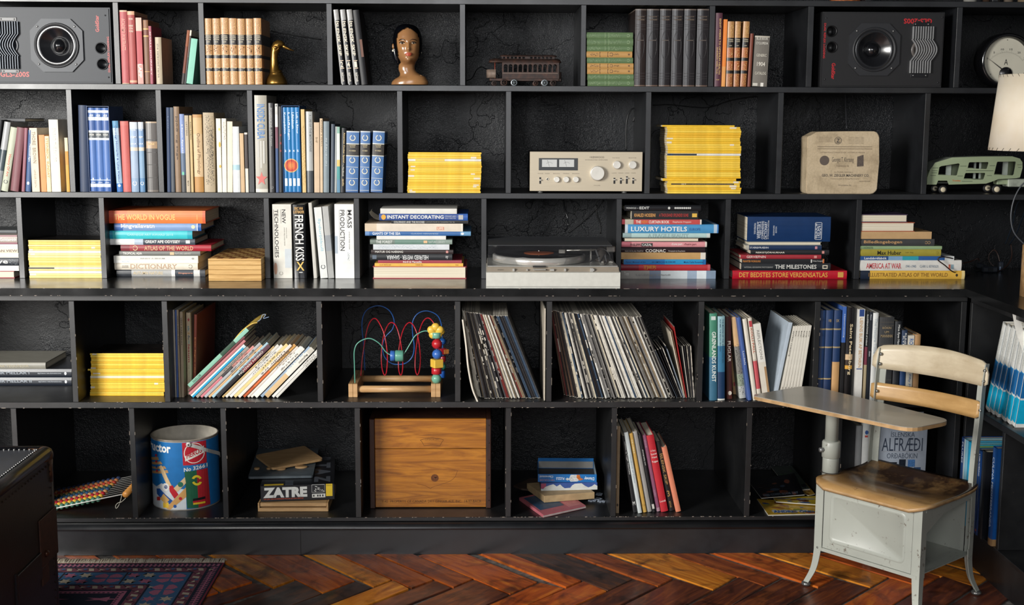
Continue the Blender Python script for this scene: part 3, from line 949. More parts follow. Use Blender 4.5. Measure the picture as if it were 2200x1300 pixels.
slipcase(c3, 609.4, 648, 604.5, 227, '0f4f8c', 'bright blue slipcase holding four volumes',
    [('bright blue volume numbered %s in the blue slipcase' % ['two', 'three', 'four', 'five'][i], CB, cb(i, nm4[i], [.31, .38, .25, .31][i], i+2), None) for i in range(4)])
c3.V(650, 658, 235, 'd9ba7c', 'thin straw yellow book', tx0=646, h='p', t=[('#orn', 270, 400, 'c49c54', .1, .9, '')])
c3.V(659.2, 673.4, 239.6, [(.73, 'b3b5b2'), (1, '4a4f54')], 'silver grey book with dark mottled foot', tx0=656.6, rough=.3, t=[('A LIFE OF THE MOUNTAINS', 246, 326, '6b6e70', .5, .78)])
c3.V(675.4, 687, 263, 'd2b899', 'cream book with small title', tx0=674.2, t=[('Bréf', 295, 307, '8d7657', .3, .7)], h='p')
c3.V(688, 694, 254.6, 'd6bd9c', 'slim buff paperback', tx0=687, h='p', t=[('KNAPP á FJALL', 258, 316, '6d583e', .3, .75)])
c3.V(694.8, 707.2, 260.8, '7f8d94', 'blue grey cloth book with pale title', tx0=694.8, t=[('BLÁBORGIN', 297, 357, 'a9b3b6', .3, .8)])
c3.V(710.4, 718.4, 266.6, '3e4a58', 'slate blue book', tx0=711.5)
c3.V(718.8, 723.6, 272, 'a5aaa8', 'thin pale grey book', tx0=720.5, h='p')
c3.V(724, 731, 272.5, [(.1, '8fb8a8'), (.5, 'dce4dc'), (.6, 'e0c070'), (.8, '4d9a98'), (1, '5c8aa6')], 'slim white and green book', tx0=723, h='p')
c3.V(731.4, 741.4, 275, '17191d', 'black book with cream slanted title', tx0=734, t=[('American Cocker Spaniel', 285, 350, 'e3c68c', .35, .8), ('+ a Handbook', 352, 380, 'd8d2c0', .35, .7), ('ypsilo', 385, 401, 'e3c68c', .3, .75)])
for i, (a, c, tx) in enumerate([(742.4, 769.6, 744.4), (772.6, 793.4, 774.5), (796.2, 821.5, 801.5)]):
    r_ = c3.V(a, c, 281.7, [(.02, 'c8cdd0'), (.2, '4c74a8'), (.215, 'd3d3c8'), (.395, '37332f'), (.41, 'd3d3c8'), (.975, '4c74a8'), (1, '3c5f92')], 'blue cloth volume with gold wreaths', tx0=tx, D=.14, rough=.5,
        t=[('#ring', 290, 303, 'dcd8c4', .1, .9, ''), ('#ring', 338, 351, 'dcd8c4', .1, .9, ''), ('#ring', 362, 375, 'dcd8c4', .1, .9, ''), ('#ring', 387, 400, 'dcd8c4', .1, .9, ''), ('GUNNAR', 311, 313.5, 'd8c9a0', .25, .75, 'H'), ('GUNN', 315, 317, 'd8c9a0', .3, .7, 'H'), ('KVÆÐI', 323, 325.5, 'd8c9a0', .25, .75, 'H')])
    lines(r_[0], r_[1], r_[2], [.585, .77, .965], 'd8d6c8', .0012)
c3.done()
# ---------------------------------------------------------------- magazines
def mags(z, where, rows, yc=None, Y=None, group=None, first='yellow spined magazine', D=.175):
    """rows from the bottom: (x0, x1, y_top, y_bottom, colour) in photo pixels"""
    y = onZ(1000, yc, z).y if yc else (Y if Y is not None else UY)
    top = z+.0003
    n = len(rows)
    r = random.Random(n)
    its = []
    for i, (x0, x1, ya, yb, c) in enumerate(rows):
        th = onY(x0, ya, y).z-onY(x0, yb, y).z-.0003
        X0, X1 = onY(x0, ya, y).x, onY(x1, ya, y).x
        b = B()
        D2 = D+r.uniform(-.004, .004)
        b.mi = 0
        k = .0006
        poly = [(0, .0012), (.0006, 0), (D2, 0), (D2, k), (.0012, k), (.0012, th-k), (D2, th-k), (D2, th), (.0006, th), (0, th-.0012)]
        b.prism([(p[0], p[1]) for p in poly], 0, X1-X0, 'X')
        bmesh.ops.recalc_face_normals(b.bm, faces=b.bm.faces)
        for f_ in b.bm.faces:
            if f_.normal.z > .9: f_.material_index = 2
        b.mi = 1
        b.box(.0004, X1-X0-.0004, .0014, D2-.0006, k, th-k)
        o = b.obj('magazine', [M(c[0], .4, var=.07, scale=60), PAGES, M('1a1614', .35, var=.4, scale=25)], None)
        if len(c) > 1:
            for (a0, a1, cc) in c[1]:
                xa, xb = (X1-X0)*a0, (X1-X0)*a1
                boxo('spine_patch', M(cc, .5), o, xa, xb, -.0003, .0005, th*.1, th*.9)
        if len(c) > 2:
            ftext(c[2][0], (X1-X0)*c[2][1], (X1-X0)*c[2][2], th*.25, th*.75, -.0006, M(c[2][3], .5, var=0), o)
        o.location = (X0, y+r.uniform(0, .0015), top)
        o.rotation_euler = (0, 0, R_(r.uniform(-.5, .5)))
        top += th+.0003
        tag(o, None, 'magazine', group or 'magazines '+where)
        its.append((o, c))
    for i, (o, c) in enumerate(its):
        k = n-i
        w = 'topmost' if k == 1 else ('bottom one' if k == n else ordn(k)+' from top')
        d = first if c[0][:1] in 'ef' and c[0] < 'f7' and not c[0].startswith('e4e') else 'white spined magazine'
        if c[0] < '5': d = 'black spined magazine'
        o['label'] = '%s, %s %s' % (d, w, where)
def yrows(x0, x1, yt, yb, n, jit, cols, sd, special={}):
    r = random.Random(sd)
    h = [(r.uniform(.75, 1.3)) for _ in range(n)]
    k = (yb-yt)/sum(h)
    y = yb
    out = []
    xo = 0
    for i in range(n):
        y2 = y-h[i]*k
        xo = max(-jit, min(jit, xo+r.uniform(-jit*.8, jit*.8)))
        c = special.get(i, (r.choice(cols),))
        if i not in special and r.random() < .3:
            a = r.choice((0, .86, .03, .9))
            c = (c[0], [(a, a+r.uniform(.04, .1), 'e6dcc4')])
        out.append((x0+xo, x1+xo+r.uniform(-jit*.4, jit*.4), y2, y, c))
        y = y2
    return out
YC = ['f2c63a', 'eebc2c', 'f5d04e', 'edb92e', 'f3ca46']
mags(Z2, 'of the pile left of the amplifier', yrows(876, 1033, 327.5, 415, 20, 1.6, YC, 4, {16: ('e4e0d4', [(.1, .5, 'f0c848')])}), Y=UY)
rw = yrows(1435, 1593, 273, 416.5, 31, 2.6, YC, 9, {4: ('f0c642', [(.06, .92, '3a3733'), (.35, .9, '8f8a80')], ('GT', .2, .27, 'e6e2da')), 18: ('e4e2da', [(.0, .4, '23303c'), (.02, .08, '2a6ab0')])})
rw.append((1423, 1578, 269.5, 273.2, ('efc02e',)))
rw[6] = (1424, 1582)+rw[6][2:]
mags(Z2, 'of the tall pile right of the amplifier', rw, Y=UY)
YP = ['f3d884', 'f0cf6e', 'f4dd94', 'efd07a', 'eec55a']
mags(ZC, 'of the pile left of the orange spined books', yrows(62, 218, 516.8, 598.5, 17, 1.8, YP, 12, {2: ('e4e2dc',), 3: ('f3d884', [(0, .3, 'd9c07a')]), 4: ('e4e0d6', [(0, .35, '3a3a3c')]), 11: ('e4dfd2',)}), Y=UY)
mags(Z4, 'of the pile on the low shelf', [(x+(-5 if i == 13 else 0), x2, a, c, d) for i, (x, x2, a, c, d) in enumerate(yrows(194, 353, 758.8, 850, 22, 1.8, YC, 15, {9: ('e4ddc4',), 13: ('f3d050',)}))], yc=850)
# ================================================================ third row, on the worktop
s = Stack(ZC, UY, 'of the leftmost pile')
s.H(-110, 31, 582.4, 598, 'a4434a', 'red boarded book with pages outward', flip=True, rot=1)
s.H(-100, 40.5, 571.4, 582.4, 'e8e6de', 'white book', h='p')
s.H(-105, 40, 554.5, 571.4, '23272f', 'navy book with big letters and leaf print', [('Eye', -16, 17, 'e8e6df', .1, .85), ('#orn', 20, 38, '9aa4a8', .1, .9, '')])
s.H(-95, 39.5, 543.8, 554.5, 'e4e2da', 'plain white book')
s.H(-95, 38.5, 534.8, 543.8, 'd8ccb8', 'cream book with brown capitals', [('AMERICAN VIEW', -40, 37, '6d5a44', .2, .8)], h='p')
s.H(-95, 38, 525.6, 534.8, 'e6e4dd', 'thin white book with faint script', [('Tallinn Panorama', -5, 36, 'c0bdb4', .3, .7)], h='p')
s.H(-95, 37, 505.4, 525.6, 'a89a90', 'mauve striped grey book with white script', [('#rect', -95, 37, '8e5260', .04, .2, ''), ('#rect', -95, 37, '9c6a74', .85, .97, ''), ('Goldsmith', 0, 35, 'e8e4dc', .35, .7)])
s.H(-95, 36, 498, 505, '55585a', 'dark grey book', dy=.06)
s.done()
s = Stack(ZC, 0, 'of the orange topped pile', yc=594.3, xr=340)
s.H(250, 440.5, 580, 594.3, [(.0, '3a3d42'), (.17, '3a3d42'), (.62, 'aaaaa8'), (.66, 'e2e2de'), (.87, '40464e'), (.94, 'd4d4d0'), (1, '4c4f54')], 'grey and white illustrated book', [('AUTUMN NATURE', 286, 350, 'c9b48c', .3, .75), ('Singapore', 383, 414, 'c98a70', .35, .65)], rough=.25)
s.H(246, 424.7, 565, 579.5, 'dcd3c2', 'cream dictionary with large serif title', [('DICTIONARY', 280, 380, 'b59a80', .15, .88), ('THE OXFORD', 262, 276, '6f675c', .5, .65), ('ENGLISH', 262, 276, '6f675c', .3, .45), ('#ring', 404, 414, '8f8678', .2, .8, '')])
s.H(244.5, 425.6, 549.3, 565, [(.999, 'dcdad0'), (1, 'dcdad0')], 'white book with small spaced title', [('RINDY A IBNUM', 302, 354, '8d8a82', .55, .72), ('#rect', 246, 424, 'ebeae4', .02, .36, ''), ('Rauði', 263, 277, '8fa9b8', .12, .3), ('o', 412, 417, '5c5a55', .5, .75)], h='p')
s.H(256, 430, 539.2, 549.3, '747570', 'grey book with white capitals', [('TROPICAL ASIA', 264, 305, 'e6e4dc', .25, .8), ('#rect', 365, 374, 'd8b890', .2, .8, ''), ('NATURE LIBRARY', 376, 411, 'b9b7ae', .3, .7)])
s.H(259, 453.5, 526, 539.2, [(.1, '7c3038'), (.62, 'a04046'), (1, 'a81f30')], 'worn red book with gold capitals', [('ATLAS OF THE WORLD', 310, 415, 'd3ab84', .12, .85), ('#ring', 285, 296, 'd8b48c', .08, .92, '')])
s.H(232.7, 418.8, 513.2, 526, [(.3, 'e2e3e0'), (.4, 'b3c0cf'), (1, '414a55')], 'book fading from white to slate', [('GREAT APE ODYSSEY', 312, 387, 'eeece6', .3, .8), ('#rect', 399, 408, 'd0d2d2', .25, .8, '')])
s.H(233, 413, 495.6, 513, [(.05, '1f8fae'), (.94, '3fc0c8'), (1, '2aa6b8')], 'turquoise book with pale lettering', [('CARNEGIE ART AWARD 2010', 273, 372, 'a5dede', .42, .66)], rough=.3)
s.H(245, 432, 479.5, 495.4, [(.1, '3f66a4'), (.95, '7f9cc6'), (.96, 'dfe6ee'), (1, '2f5fa6')], 'periwinkle blue book with white serif title', [('Þingvallavatn', 260, 332, 'f0efe8', .25, .95), ('#disc', 411, 419, 'e6dcae', .3, .8, '')], rough=.35)
s.H(231, 441, 452, 479.4, [(.06, 'cf4c26'), (.2, 'e06a34'), (.97, 'ea7c3c'), (1, 'd8643a')], 'thick bright orange book with pale title', [('THE WORLD IN VOGUE', 246, 376, 'f0c070', .28, .72), ('#rect', 423, 424, 'f0c070', .3, .7, '')], rough=.4)
s.done()
c = Bay(ZC, UY, 'beside wooden game box')
c.V(588.4, 628.6, 439, 'dcd8cd', 'thick white book with black capitals', tx0=584.8, h='p', D=.2, t=[('TECHNOLOGIES', 450, 554, '1a1a1c', .1, .3), ('NEW', 450, 480, '1a1a1c', .5, .7), ('#rect', 450, 554, '1a1a1c', .05, .065, ''), ('#rect', 450, 480, '1a1a1c', .44, .455, ''), ('products design process materials', 489, 528, '8b887f', .58, .66), ('contemporary objects', 489, 512, '8b887f', .7, .76), ('#rect', 535, 576, 'c6ccd0', .62, .98, ''), ('#disc', 565, 591, 'c99a80', .02, .2, ''), ('#orn', 550, 556, '3c5a74', .7, .95, ''), ('#ring', 584, 592, '9a968c', .3, .5, '')])
c.V(632.8, 658.6, 440, '17181b', 'black book with tall white and gold lettering', tx0=628.5, rough=.22, t=[('FRENCH KISS', 462, 561, 'e8e6e0', .14, .86), ('ERIC VAN', 445, 451, 'dcae68', .15, .85, 'H'), ('LUSTBADER', 452.5, 458.5, 'dcae68', .05, .95, 'H'), ('X', 563, 582, 'e6bc62', .2, .85, 'H'), ('#rect', 585, 587, 'c6c6c4', .4, .7, '')])
c.V(674.2, 681.3, 436, 'c9c6bd', 'slim grey white book leaning left', tx0=662.5, h='p', D=.18)
c.V(688.6, 704.6, 446, 'dfe0dc', 'white book with pale blue title leaning left', tx0=674.3, t=[('Sydurjökull', 470, 540, '9fc4cf', .3, .75), ('#ring', 569, 580, '3a3a3c', .2, .8, '')], h='p')
c.V(705.4, 718.2, 444, [(.4, 'b9b9b6'), (.62, '9a9ea2'), (1, 'a9a9a6')], 'silver grey book leaning left', tx0=692, h='p', rough=.25, D=.2)
c.V(720.8, 761.8, 438.6, 'ebebe7', 'thick pure white book with thin capitals', tx0=718.3, h='p', D=.2, t=[('PRODUCTION', 451, 539, '3a3a3c', .28, .52), ('MASS', 451, 490, '3a3a3c', .68, .9), ('#rect', 451, 539, '55555a', .24, .25, ''), ('#rect', 451, 490, '55555a', .64, .65, ''), ('#rect', 507, 545, 'aab6c2', .0, .14, ''), ('#orn', 543, 560, '8e9aa4', .66, .76, ''), ('products design process', 498, 536, '9c9c98', .72, .8)])
c.done()
s = Stack(ZC, UY, 'of pile left of turntable')
s.H(801, 1001.5, 572.6, 598.5, 'b2474f', 'thick white pages in red boards with pages outward', flip=True)
s.H(805, 995, 566, 573, 'e6b44c', 'thin orange yellow book', [('ALAN VINTIL RAF', 815, 840, 'a5672c', .3, .7), ('TURNER HILL', 892, 909, 'a5672c', .3, .7), ('TALE', 978, 985, 'a5672c', .3, .7)], h='p')
s.H(812, 992, 559.7, 566, 'a43c48', 'thin crimson book', [('Þórð & Marseille', 866, 906, 'e6d6d0', .1, .85)], h='p')
s.H(795, 971.5, 546, 559.7, '2b2d30', 'black book with white inverted title', [('HELFRIED WEYER · SAHARA', 831, 920, 'dcdcda', .1, .8, 'U'), ('#rect', 800, 809, '5f6a78', .2, .8, ''), ('xy', 957, 963, 'c9c9c7', .2, .7)])
s.H(797, 973.8, 537, 546, '362c2c', 'dark brown book with white capitals', [('MATUR OG NÆRING', 806, 866, 'dcd8d0', .25, .75), ('#rect', 958, 963, 'c98a84', .2, .8, '')])
s.H(801.8, 965.3, 525.4, 537, 'd5d9dc', 'pale grey white book', [('#orn', 812, 940, 'bcc6cf', .2, .8, '')], h='p')
s.H(795, 971.5, 515.2, 525.4, [(.3, '77837a'), (.8, '6f8d80'), (1, '8a9a90')], 'grey green book with white capitals', [('THE FOREST', 808, 843, 'e3e6e0', .2, .8), ('#rect', 910, 918, 'e2b98c', .25, .8, ''), ('NATURE LIBRARY', 921, 956, 'b9c4bc', .25, .75)])
s.H(809, 958, 507, 515.2, 'e4e2dc', 'thin plain white book', h='p')
s.H(784.3, 1011.5, 497.8, 507, [(.04, '6a8fc0'), (.9, '3c6ba6'), (1, '6b9cc4')], 'long blue book with white serif title', [('GIANTS OF THE SEA', 800, 860, 'e8edf2', .2, .85), ('CLAUDIO HERNANDEZ', 883, 942, 'a8bdd6', .35, .65), ('#disc', 990, 997, 'e2e8ee', .2, .8, '')])
s.H(783.8, 994.5, 480.6, 497.6, [(.12, 'd3bfa4'), (.98, 'e0d3c2'), (1, 'e9e2d4')], 'thick cream book with small red boxed logo', [('#rect', 938, 954, 'd79a84', .18, .6, ''), ('LIFE', 940, 952, 'efe2d0', .26, .54)], h='p')
s.H(840.7, 1006, 473.8, 480.4, '1b1b1d', 'thin black book with white capitals', [('COLORADO AND THE ROCKIES', 846, 912, 'dedcd6', .2, .8), ('a picture book to remember her by', 914, 977, 'a9a7a2', .3, .7)], h='p')
s.H(814.6, 1005, 459.2, 473.6, [(.9, '3c5694'), (1, '2f5fae')], 'blue book with playful white capitals', [('INSTANT DECORATING', 832, 953, 'f0eee6', .25, .8), ('#disc', 819, 829, 'e4a83c', .1, .9, ''), ('#rect', 985, 995, 'b6b6b4', .15, .85, ''), ('STEWART AND', 956, 979, 'b9c2d6', .55, .75), ('SALLY WALTON', 956, 979, 'b9c2d6', .25, .45)])
s.H(817, 981.5, 447.7, 459, [(.99, 'dfddd5'), (1, 'cfcdc4')], 'white book with dark blue cover', h='p')
s.done()
# page fan curling out of the pile
b = B()
Yf = UY+.02
for k in range(5):
    P = [onY(x, y, Yf+.012*k) for x, y in ((816, 473-k*2), (806, 470-k*2.4), (797, 463-k*2.6), (793+k*2, 456-k*2))]
    P = spl(P, 4)
    b.grid([[p, p+Vector((0, .02, 0))] for p in P], False)
o = b.obj('loose_page_fan', M('cfccc2', .6), None)
tag(o, 'grey white pages curling out left of the pile beside the turntable', 'paper')
s = Stack(ZC, UY, 'of pile right of turntable')
s.H(1334, 1537.7, 580.7, 598.3, [(.3, 'a8a49e'), (.42, '7f8ca0'), (.7, 'd8dfe2'), (.8, '9fb0c4'), (.9, 'dfe6ea'), (1, '8396ac')], 'grey to blue landscape book', [('Tony', 1341, 1351, 'dcdad4', .3, .85), ('Landslag á Islandi', 1366, 1440, '8a8a88', .3, .6)], h='p')
s.H(1334, 1526, 567.7, 580.7, [(.2, '8a2030'), (.97, 'b82c34'), (1, 'c8545a')], 'red cloth book with gold cut letters', [('#orn', 1382, 1410, 'c98a2c', .15, .85, ''), ('TJIFR', 1382, 1410, 'c98a2c', .15, .85)])
s.H(1340, 1516.6, 556.4, 567.7, [(.5, '1673b4'), (.96, '2492c4'), (1, '1c6aa8')], 'bright blue paperback with dark lettering', [('Fornur Museum of Art', 1345, 1387, '0f3f78', .3, .65), ('AN AMERICAN IN EUROPE', 1400, 1451, '0f3f78', .3, .65), ('Maria Carla Rosenthal', 1469, 1511, '0f3f78', .3, .65)], h='p')
s.H(1334, 1516, 541.8, 556.4, [(.94, 'c49a62'), (1, 'e6ddd0')], 'tan paper spined book with white end', h='p')
s.H(1334.6, 1515, 530, 541.8, '2e2226', 'dark brown glossy book with white serif title', [('COGNAC', 1387, 1430, 'e9e2d8', .05, .6), ('NICHOLAS FAITH', 1343, 1382, 'a59a94', .1, .4), ('Photographs by Doug Easton', 1436, 1472, 'c9beb8', .12, .38)], rough=.2)
s.H(1335, 1518.7, 518.7, 530, [(.12, 'b86470'), (.98, 'dc9398'), (1, 'e6dcd0')], 'pink book with black and white name label', [('#rect', 1378, 1402, '1b1b1d', .1, .75, ''), ('CAZAL', 1379.5, 1400.5, 'efece6', .2, .65), ('PHILIPPE', 1354, 1377, '4a3034', .2, .65), ('d’une part', 1443, 1466, 'f4e6e2', .25, .8), ('d’autre part', 1470, 1496, '7c3440', .25, .75)])
s.H(1340.8, 1502, 509.8, 518.5, '4a443e', 'dark boarded book with pages outward', flip=True)
s.H(1338, 1525.8, 499.8, 509.6, [(.1, '8fa6a6'), (.96, 'b3cfcc'), (1, 'd0d8d4')], 'pale sea green book', [('A FRAGILE BEAUTY', 1392, 1479, '8ba5a6', .1, .85)])
s.H(1343, 1543.8, 480.8, 499.6, [(.03, 'c8d0d6'), (.95, '4b94c6'), (.985, 'b9cfe0'), (1, '3f7cc0')], 'thick sky blue book with bold white capitals', [('LUXURY HOTELS', 1356, 1476, 'f0eee8', .2, .75), ('EUROPE', 1481, 1505, '2c5f9a', .3, .6)], rough=.3)
s.H(1336, 1507.4, 470, 480.6, [(.04, '8e2a34'), (.14, 'b9b4a4'), (.15, '9c8a7c'), (.98, 'c24a48'), (1, 'e2d8cc')], 'red paperback with white and orange capitals', [('THE', 1366, 1377, 'f0e6dc', .2, .8), ('NEW', 1378.5, 1392, 'e0863c', .2, .8), ('CURTAIN BOOK', 1394, 1438, 'f0e6dc', .2, .8), ('Stephanie Hoppen', 1445, 1485, 'ecc9c0', .25, .7)], h='p')
s.H(1357, 1500, 451.5, 469.8, '1c1b1c', 'black paperback with orange and red lettering', [('KHALED HOSSEINI', 1363, 1408, 'dfa058', .3, .7), ('A THOUSAND SPLENDID SUNS', 1416, 1479, 'b3322f', .32, .7), ('#rect', 1487, 1497.5, 'e0b44c', .28, .72, '')], h='p')
s.H(1342, 1506, 439, 451.3, '222326', 'glossy black book with white dots', [('MONOCLE —', 1346, 1372, 'b9b9b6', .35, .65), ('EDIT', 1374, 1395, 'd6d6d2', .3, .75)]+[('#disc', 1449+4*i, 1452.5+4*i, 'd0d0cc', .35, .7, '') for i in range(9)]+[('#disc', 1435, 1440, 'cfcfcb', .28, .75, '')], rough=.2)
s.done()
s = Stack(ZC, UY, 'of the thick dictionary pile')
s.H(1574, 1819.6, 581, 598.8, 'b8192c', 'long bright red atlas with gold serif title', [('DET BEDSTES STORE VERDENSATLAS', 1588, 1778, 'd8a048', .2, .8), ('#rect', 1800, 1812, 'cf9a4a', .2, .85, '')], rough=.35)
s.H(1592.8, 1784.6, 564.6, 580.8, '222529', 'black book with white serif title', [('THE MILESTONES', 1665, 1754, 'dcdad2', .25, .8), ('NATIONAL GEOGRAPHIC PHOTOGRAPHY', 1599, 1661, '9a9a96', .35, .55), ('#rect', 1767, 1778, 'cfc6b0', .25, .75, ''), ('#rect', 1769, 1776, '222529', .38, .62, '')])
s.H(1594, 1770.8, 555.4, 564.4, [(.98, '1d1e21'), (1, 'c8703c')], 'thin black book with orange lettering', [('FRAMTÍÐ MORGUNS', 1596, 1634, 'd0853c', .2, .8), ('#rect', 1742, 1744.5, 'dedcd6', .1, .9, ''), ('Weka Fotografi', 1746, 1768, 'cfcdc8', .3, .65)], h='p')
s.H(1591.5, 1764.6, 546.2, 555.2, 'a22f38', 'wine red book with white capitals', [('GERVIEFNIN', 1604, 1645, 'e6c8c0', .2, .8), ('#rect', 1749, 1755, 'd49088', .2, .8, '')])
s.H(1613, 1781.5, 535.6, 546, '232427', 'black book with cream capitals', [('REIKISTJÖRNURNAR', 1624, 1686, 'e0dacb', .2, .7), ('#rect', 1766, 1771, 'd49088', .25, .8, '')])
s.H(1603, 1765.4, 525.6, 535.4, [(.04, 'b9b4a8'), (1, '1e3254')], 'navy book with cream capitals', [('STÆRÐFRÆÐIN', 1611, 1651, 'c9cbd0', .3, .7), ('#rect', 1751, 1756, 'c98a94', .2, .8, '')])
s.H(1607, 1765, 517.4, 525.4, '8e908c', 'grey white page block with pages outward', flip=True)
s.H(1606, 1784.6, 463.8, 517.2, '14335f', 'very thick navy dictionary with white titles', rough=.3, D=.2, rot=0)
r_, th, L, D = s.items[-1][0], (onY(1700, 463.8, UY).z-onY(1700, 517.2, UY).z), onY(1784.6, 490, UY).x-onY(1606, 490, UY).x, .2
wm = M('c9ced6', .5, var=0)
def wt_(sx, x0, x1, a, b_, m=None):
    f0, f1 = (x0-1606)/(1784.6-1606), (x1-1606)/(1784.6-1606)
    # letters turned so they read upwards across the spine
    text(sx, lambda u, w: (th*(a+(b_-a)*u), -.0005, L*(1-(f0+(f1-f0)*(1-w)))), m or wm, r_)
for a in (('THE NEW INTERNATIONAL', 1620, 1624, .3, .75), ("WEBSTER'S", 1626, 1635, .12, .8), ('COMPREHENSIVE', 1636, 1641, .1, .82), ('DICTIONARY', 1642, 1648.5, .1, .8), ('OF THE ENGLISH LANGUAGE', 1649.5, 1652, .1, .85), ('DELUXE ENCYCLOPEDIC', 1661, 1664, .25, .65), ('EDITION', 1666, 1669, .35, .6)):
    wt_(*a)
b = B()
f = lambda px: L*(1-(px-1606)/(1784.6-1606))
for z0, z1, x0, x1 in ((f(1766), f(1765), .08, .78), (f(1752), f(1751), .08, .78), (f(1766), f(1751), .08, .1), (f(1766), f(1751), .76, .78)):
    b.box(th*x0, th*x1, -.0004, .001, min(z0, z1), max(z0, z1))
b.obj('title_frame', wm, r_)
wt_('TRIDENT', 1753, 1764, .13, .73)
s.done()
s = Stack(ZC, UY, 'of the rightmost pile')
s.H(1849, 2073, 581, 599, [(.09, '20293a'), (.97, 'dcae48'), (1, 'e9d090')], 'yellow atlas with brown title and navy end', [('ILLUSTRATED ATLAS OF THE WORLD', 1866, 2036, '8a6428', .28, .75), ('#disc', 2053, 2058, '3a3020', .3, .65, '')], rough=.35)
s.H(1847, 2066, 558.2, 580.8, 'dedbd4', 'thick white book with red capitals', [('AMERICA AT WAR', 1861, 1936, 'c2434a', .2, .72), ('1941-1945', 1946, 1968, '6f7f8f', .3, .55), ('CLARK G. REYNOLDS', 1976, 2016, '7f8a96', .3, .55), ('#rect', 2038, 2042, 'd06a50', .15, .6, ''), ('#rect', 2043, 2049, '8fa9b4', .15, .6, '')])
s.H(1848, 2050, 549.4, 558, [(.3, '27508a'), (.45, '7fa6cc'), (.62, '2f9cae'), (.9, '2c5c9c'), (1, 'e2e4e2')], 'blue patterned book with white end', [('Landsbréfabók', 1857, 1905, 'e6e8ea', .2, .8)], h='p')
s.H(1847, 2022, 534.6, 549.2, 'a3963a', 'olive book with black sans title', [('Max Huber', 1885, 1936, '23211a', .2, .8), ('#ring', 2010, 2017, '8a7c30', .3, .7, ''), ('Grafik · Design', 1945, 1962, '857a34', .4, .65)])
s.H(1848, 2024, 527.2, 534.4, '93ad82', 'thin pale green book', [('SCANDINAVIA', 1850, 1876, '5f7352', .15, .8)])
s.H(1849, 2008, 511.8, 527, '3a3b3c', 'charcoal cloth book with gold slanted title', [('Billedkogebogen', 1856, 1938, 'c79a68', .25, .8), ('#ring', 1987, 1993, 'b89268', .3, .7, ''), ('#ring', 1993, 1999, 'b89268', .3, .7, '')], rough=.7)
s.H(1849, 2001.6, 495.8, 511.6, 'c39f72', 'plain tan book', h='p')
s.H(1850, 1965, 475.4, 495.4, 'b0583c', 'red boarded book with pages outward', flip=True, D=.13)
s.H(1850, 1950, 458, 475, '4a3a54', 'dark boarded book with pages outward', flip=True, D=.13)
s.done()
# ================================================================ fourth row
s = Stack(Z4, 0, 'of the low left pile', yc=829, xr=100)
s.H(-75, 153.6, 811.5, 829, '131a26', 'navy book with silver numeral two', [('REYKJAVIKIR MELLAR II', -60, 68, '9aa0a8', .3, .75), ('BJÖRN ÞRÁINSSON', 83, 132, 'a9aeb4', .4, .6), ('#disc', 139, 144, 'd0d2d4', .3, .7, '')], rough=.3)
s.H(-75, 153.6, 793, 811, '131a26', 'navy book with silver numeral one', [('REYKJAVIKIR MELLAR I', -60, 63, '9aa0a8', .3, .75), ('BJÖRN ÞRÁINSSON', 81, 131, 'a9aeb4', .4, .6), ('#disc', 138, 143, 'd0d2d4', .3, .7, '')], rough=.3)
s.H(-95, 97.7, 779, 793, '8e8b80', 'grey book with faint pastel letters', [('AFSKONAR TEGUNDIR', -40, 62, 'a89f86', .3, .7)], rot=0)
s.done()
c = Bay(Z4, 0, 'in the bay with slanting books')
for a in ((376, 379.6, 666, 371.2, 'b4b0a6', 'thin grey white paperback'), (380, 384, 666, 375.8, '3c5c9c', 'thin blue paperback'), (384.8, 389, 666, 379.5, 'a8977c', 'thin beige paperback with black title'), (389.8, 396, 670, 386, 'ab9a80', 'beige book with black title')):
    c.V(a[0], a[1], a[2], a[4], a[5], tx0=a[3], h='p', yc=854, t=[('VEIT ÞAÐ EKKI', a[2]+12, 740, '3c342a', .3, .7)] if a[4] > 'a7' and a[4] < 'b0' else [])
c.V(403, 412.2, 672, 'c5b498', 'cream book with rainbow lower case title', tx0=399.8, yc=849, t=[('#star', 682, 692, 'a63a44', .2, .9, ''), ('sk', 700, 712, '3f7f94', .3, .75), ('o', 714, 718, 'b8863c', .3, .75), ('ðu', 720, 729, '2f4f6a', .3, .8), ('m', 731, 738, '7f9f9c', .3, .75), ('lesum', 740, 778, 'a0303c', .3, .8), ('og lærum', 783, 822, 'a99a80', .3, .75)])
c.V(414.4, 420.6, 676, '7c3626', 'rust red thin book with gold title', tx0=417, yc=847, D=.3, t=[('þeir fagra ríki', 725, 800, 'c9864c', .3, .8)])
c.done()
# slanting row
sl = [  # foot x, head x, head y, thickness px, colour, name, foot y
 (413, 560, 690, 7, 'e2b84a', 'yellow magazine-thin paperback slanting, bent over', 828), (416, 556, 695, 7, '7fb79e', 'green paperback slanting', 828),
 (418, 541, 716, 5, 'c47a7c', 'pink slanting paperback', 0), (415, 533, 733, 8, '2aa3d0', 'cyan and white slanting paperback', 0)]
c = Bay(Z4, 0, 'of the slanting row')
cols = [('9a9086', 'taupe', 6.5), ('c9777f', 'rose', 5.5), ('a9adae', 'silver grey', 6), ('cfa878', 'tan', 5), ('9fc0cc', 'pale blue', 6), ('1f1c1d', 'black', 9), ('b79a64', 'ochre', 4.5),
 ('d9d6cc', 'off-white', 6), ('e3e1da', 'white', 6.5), ('e4c98a', 'straw', 6.5), ('e2dad0', 'ivory', 6.5), ('d98a44', 'orange', 7), ('d9cfc4', 'pale cream', 5), ('e6ded2', 'cream white', 5), ('e9e5da', 'thick white', 9.5), ('8fa3b8', 'blue grey', 6.5), ('e3dbcc', 'white and tan', 11), ('dcdad4', 'chalk white', 6), ('d3d1c8', 'greyish white', 5.5)]
Yb = onZ(520, 856, Z4).y
SC = 2737.27/ (Yb+4.35) * .985
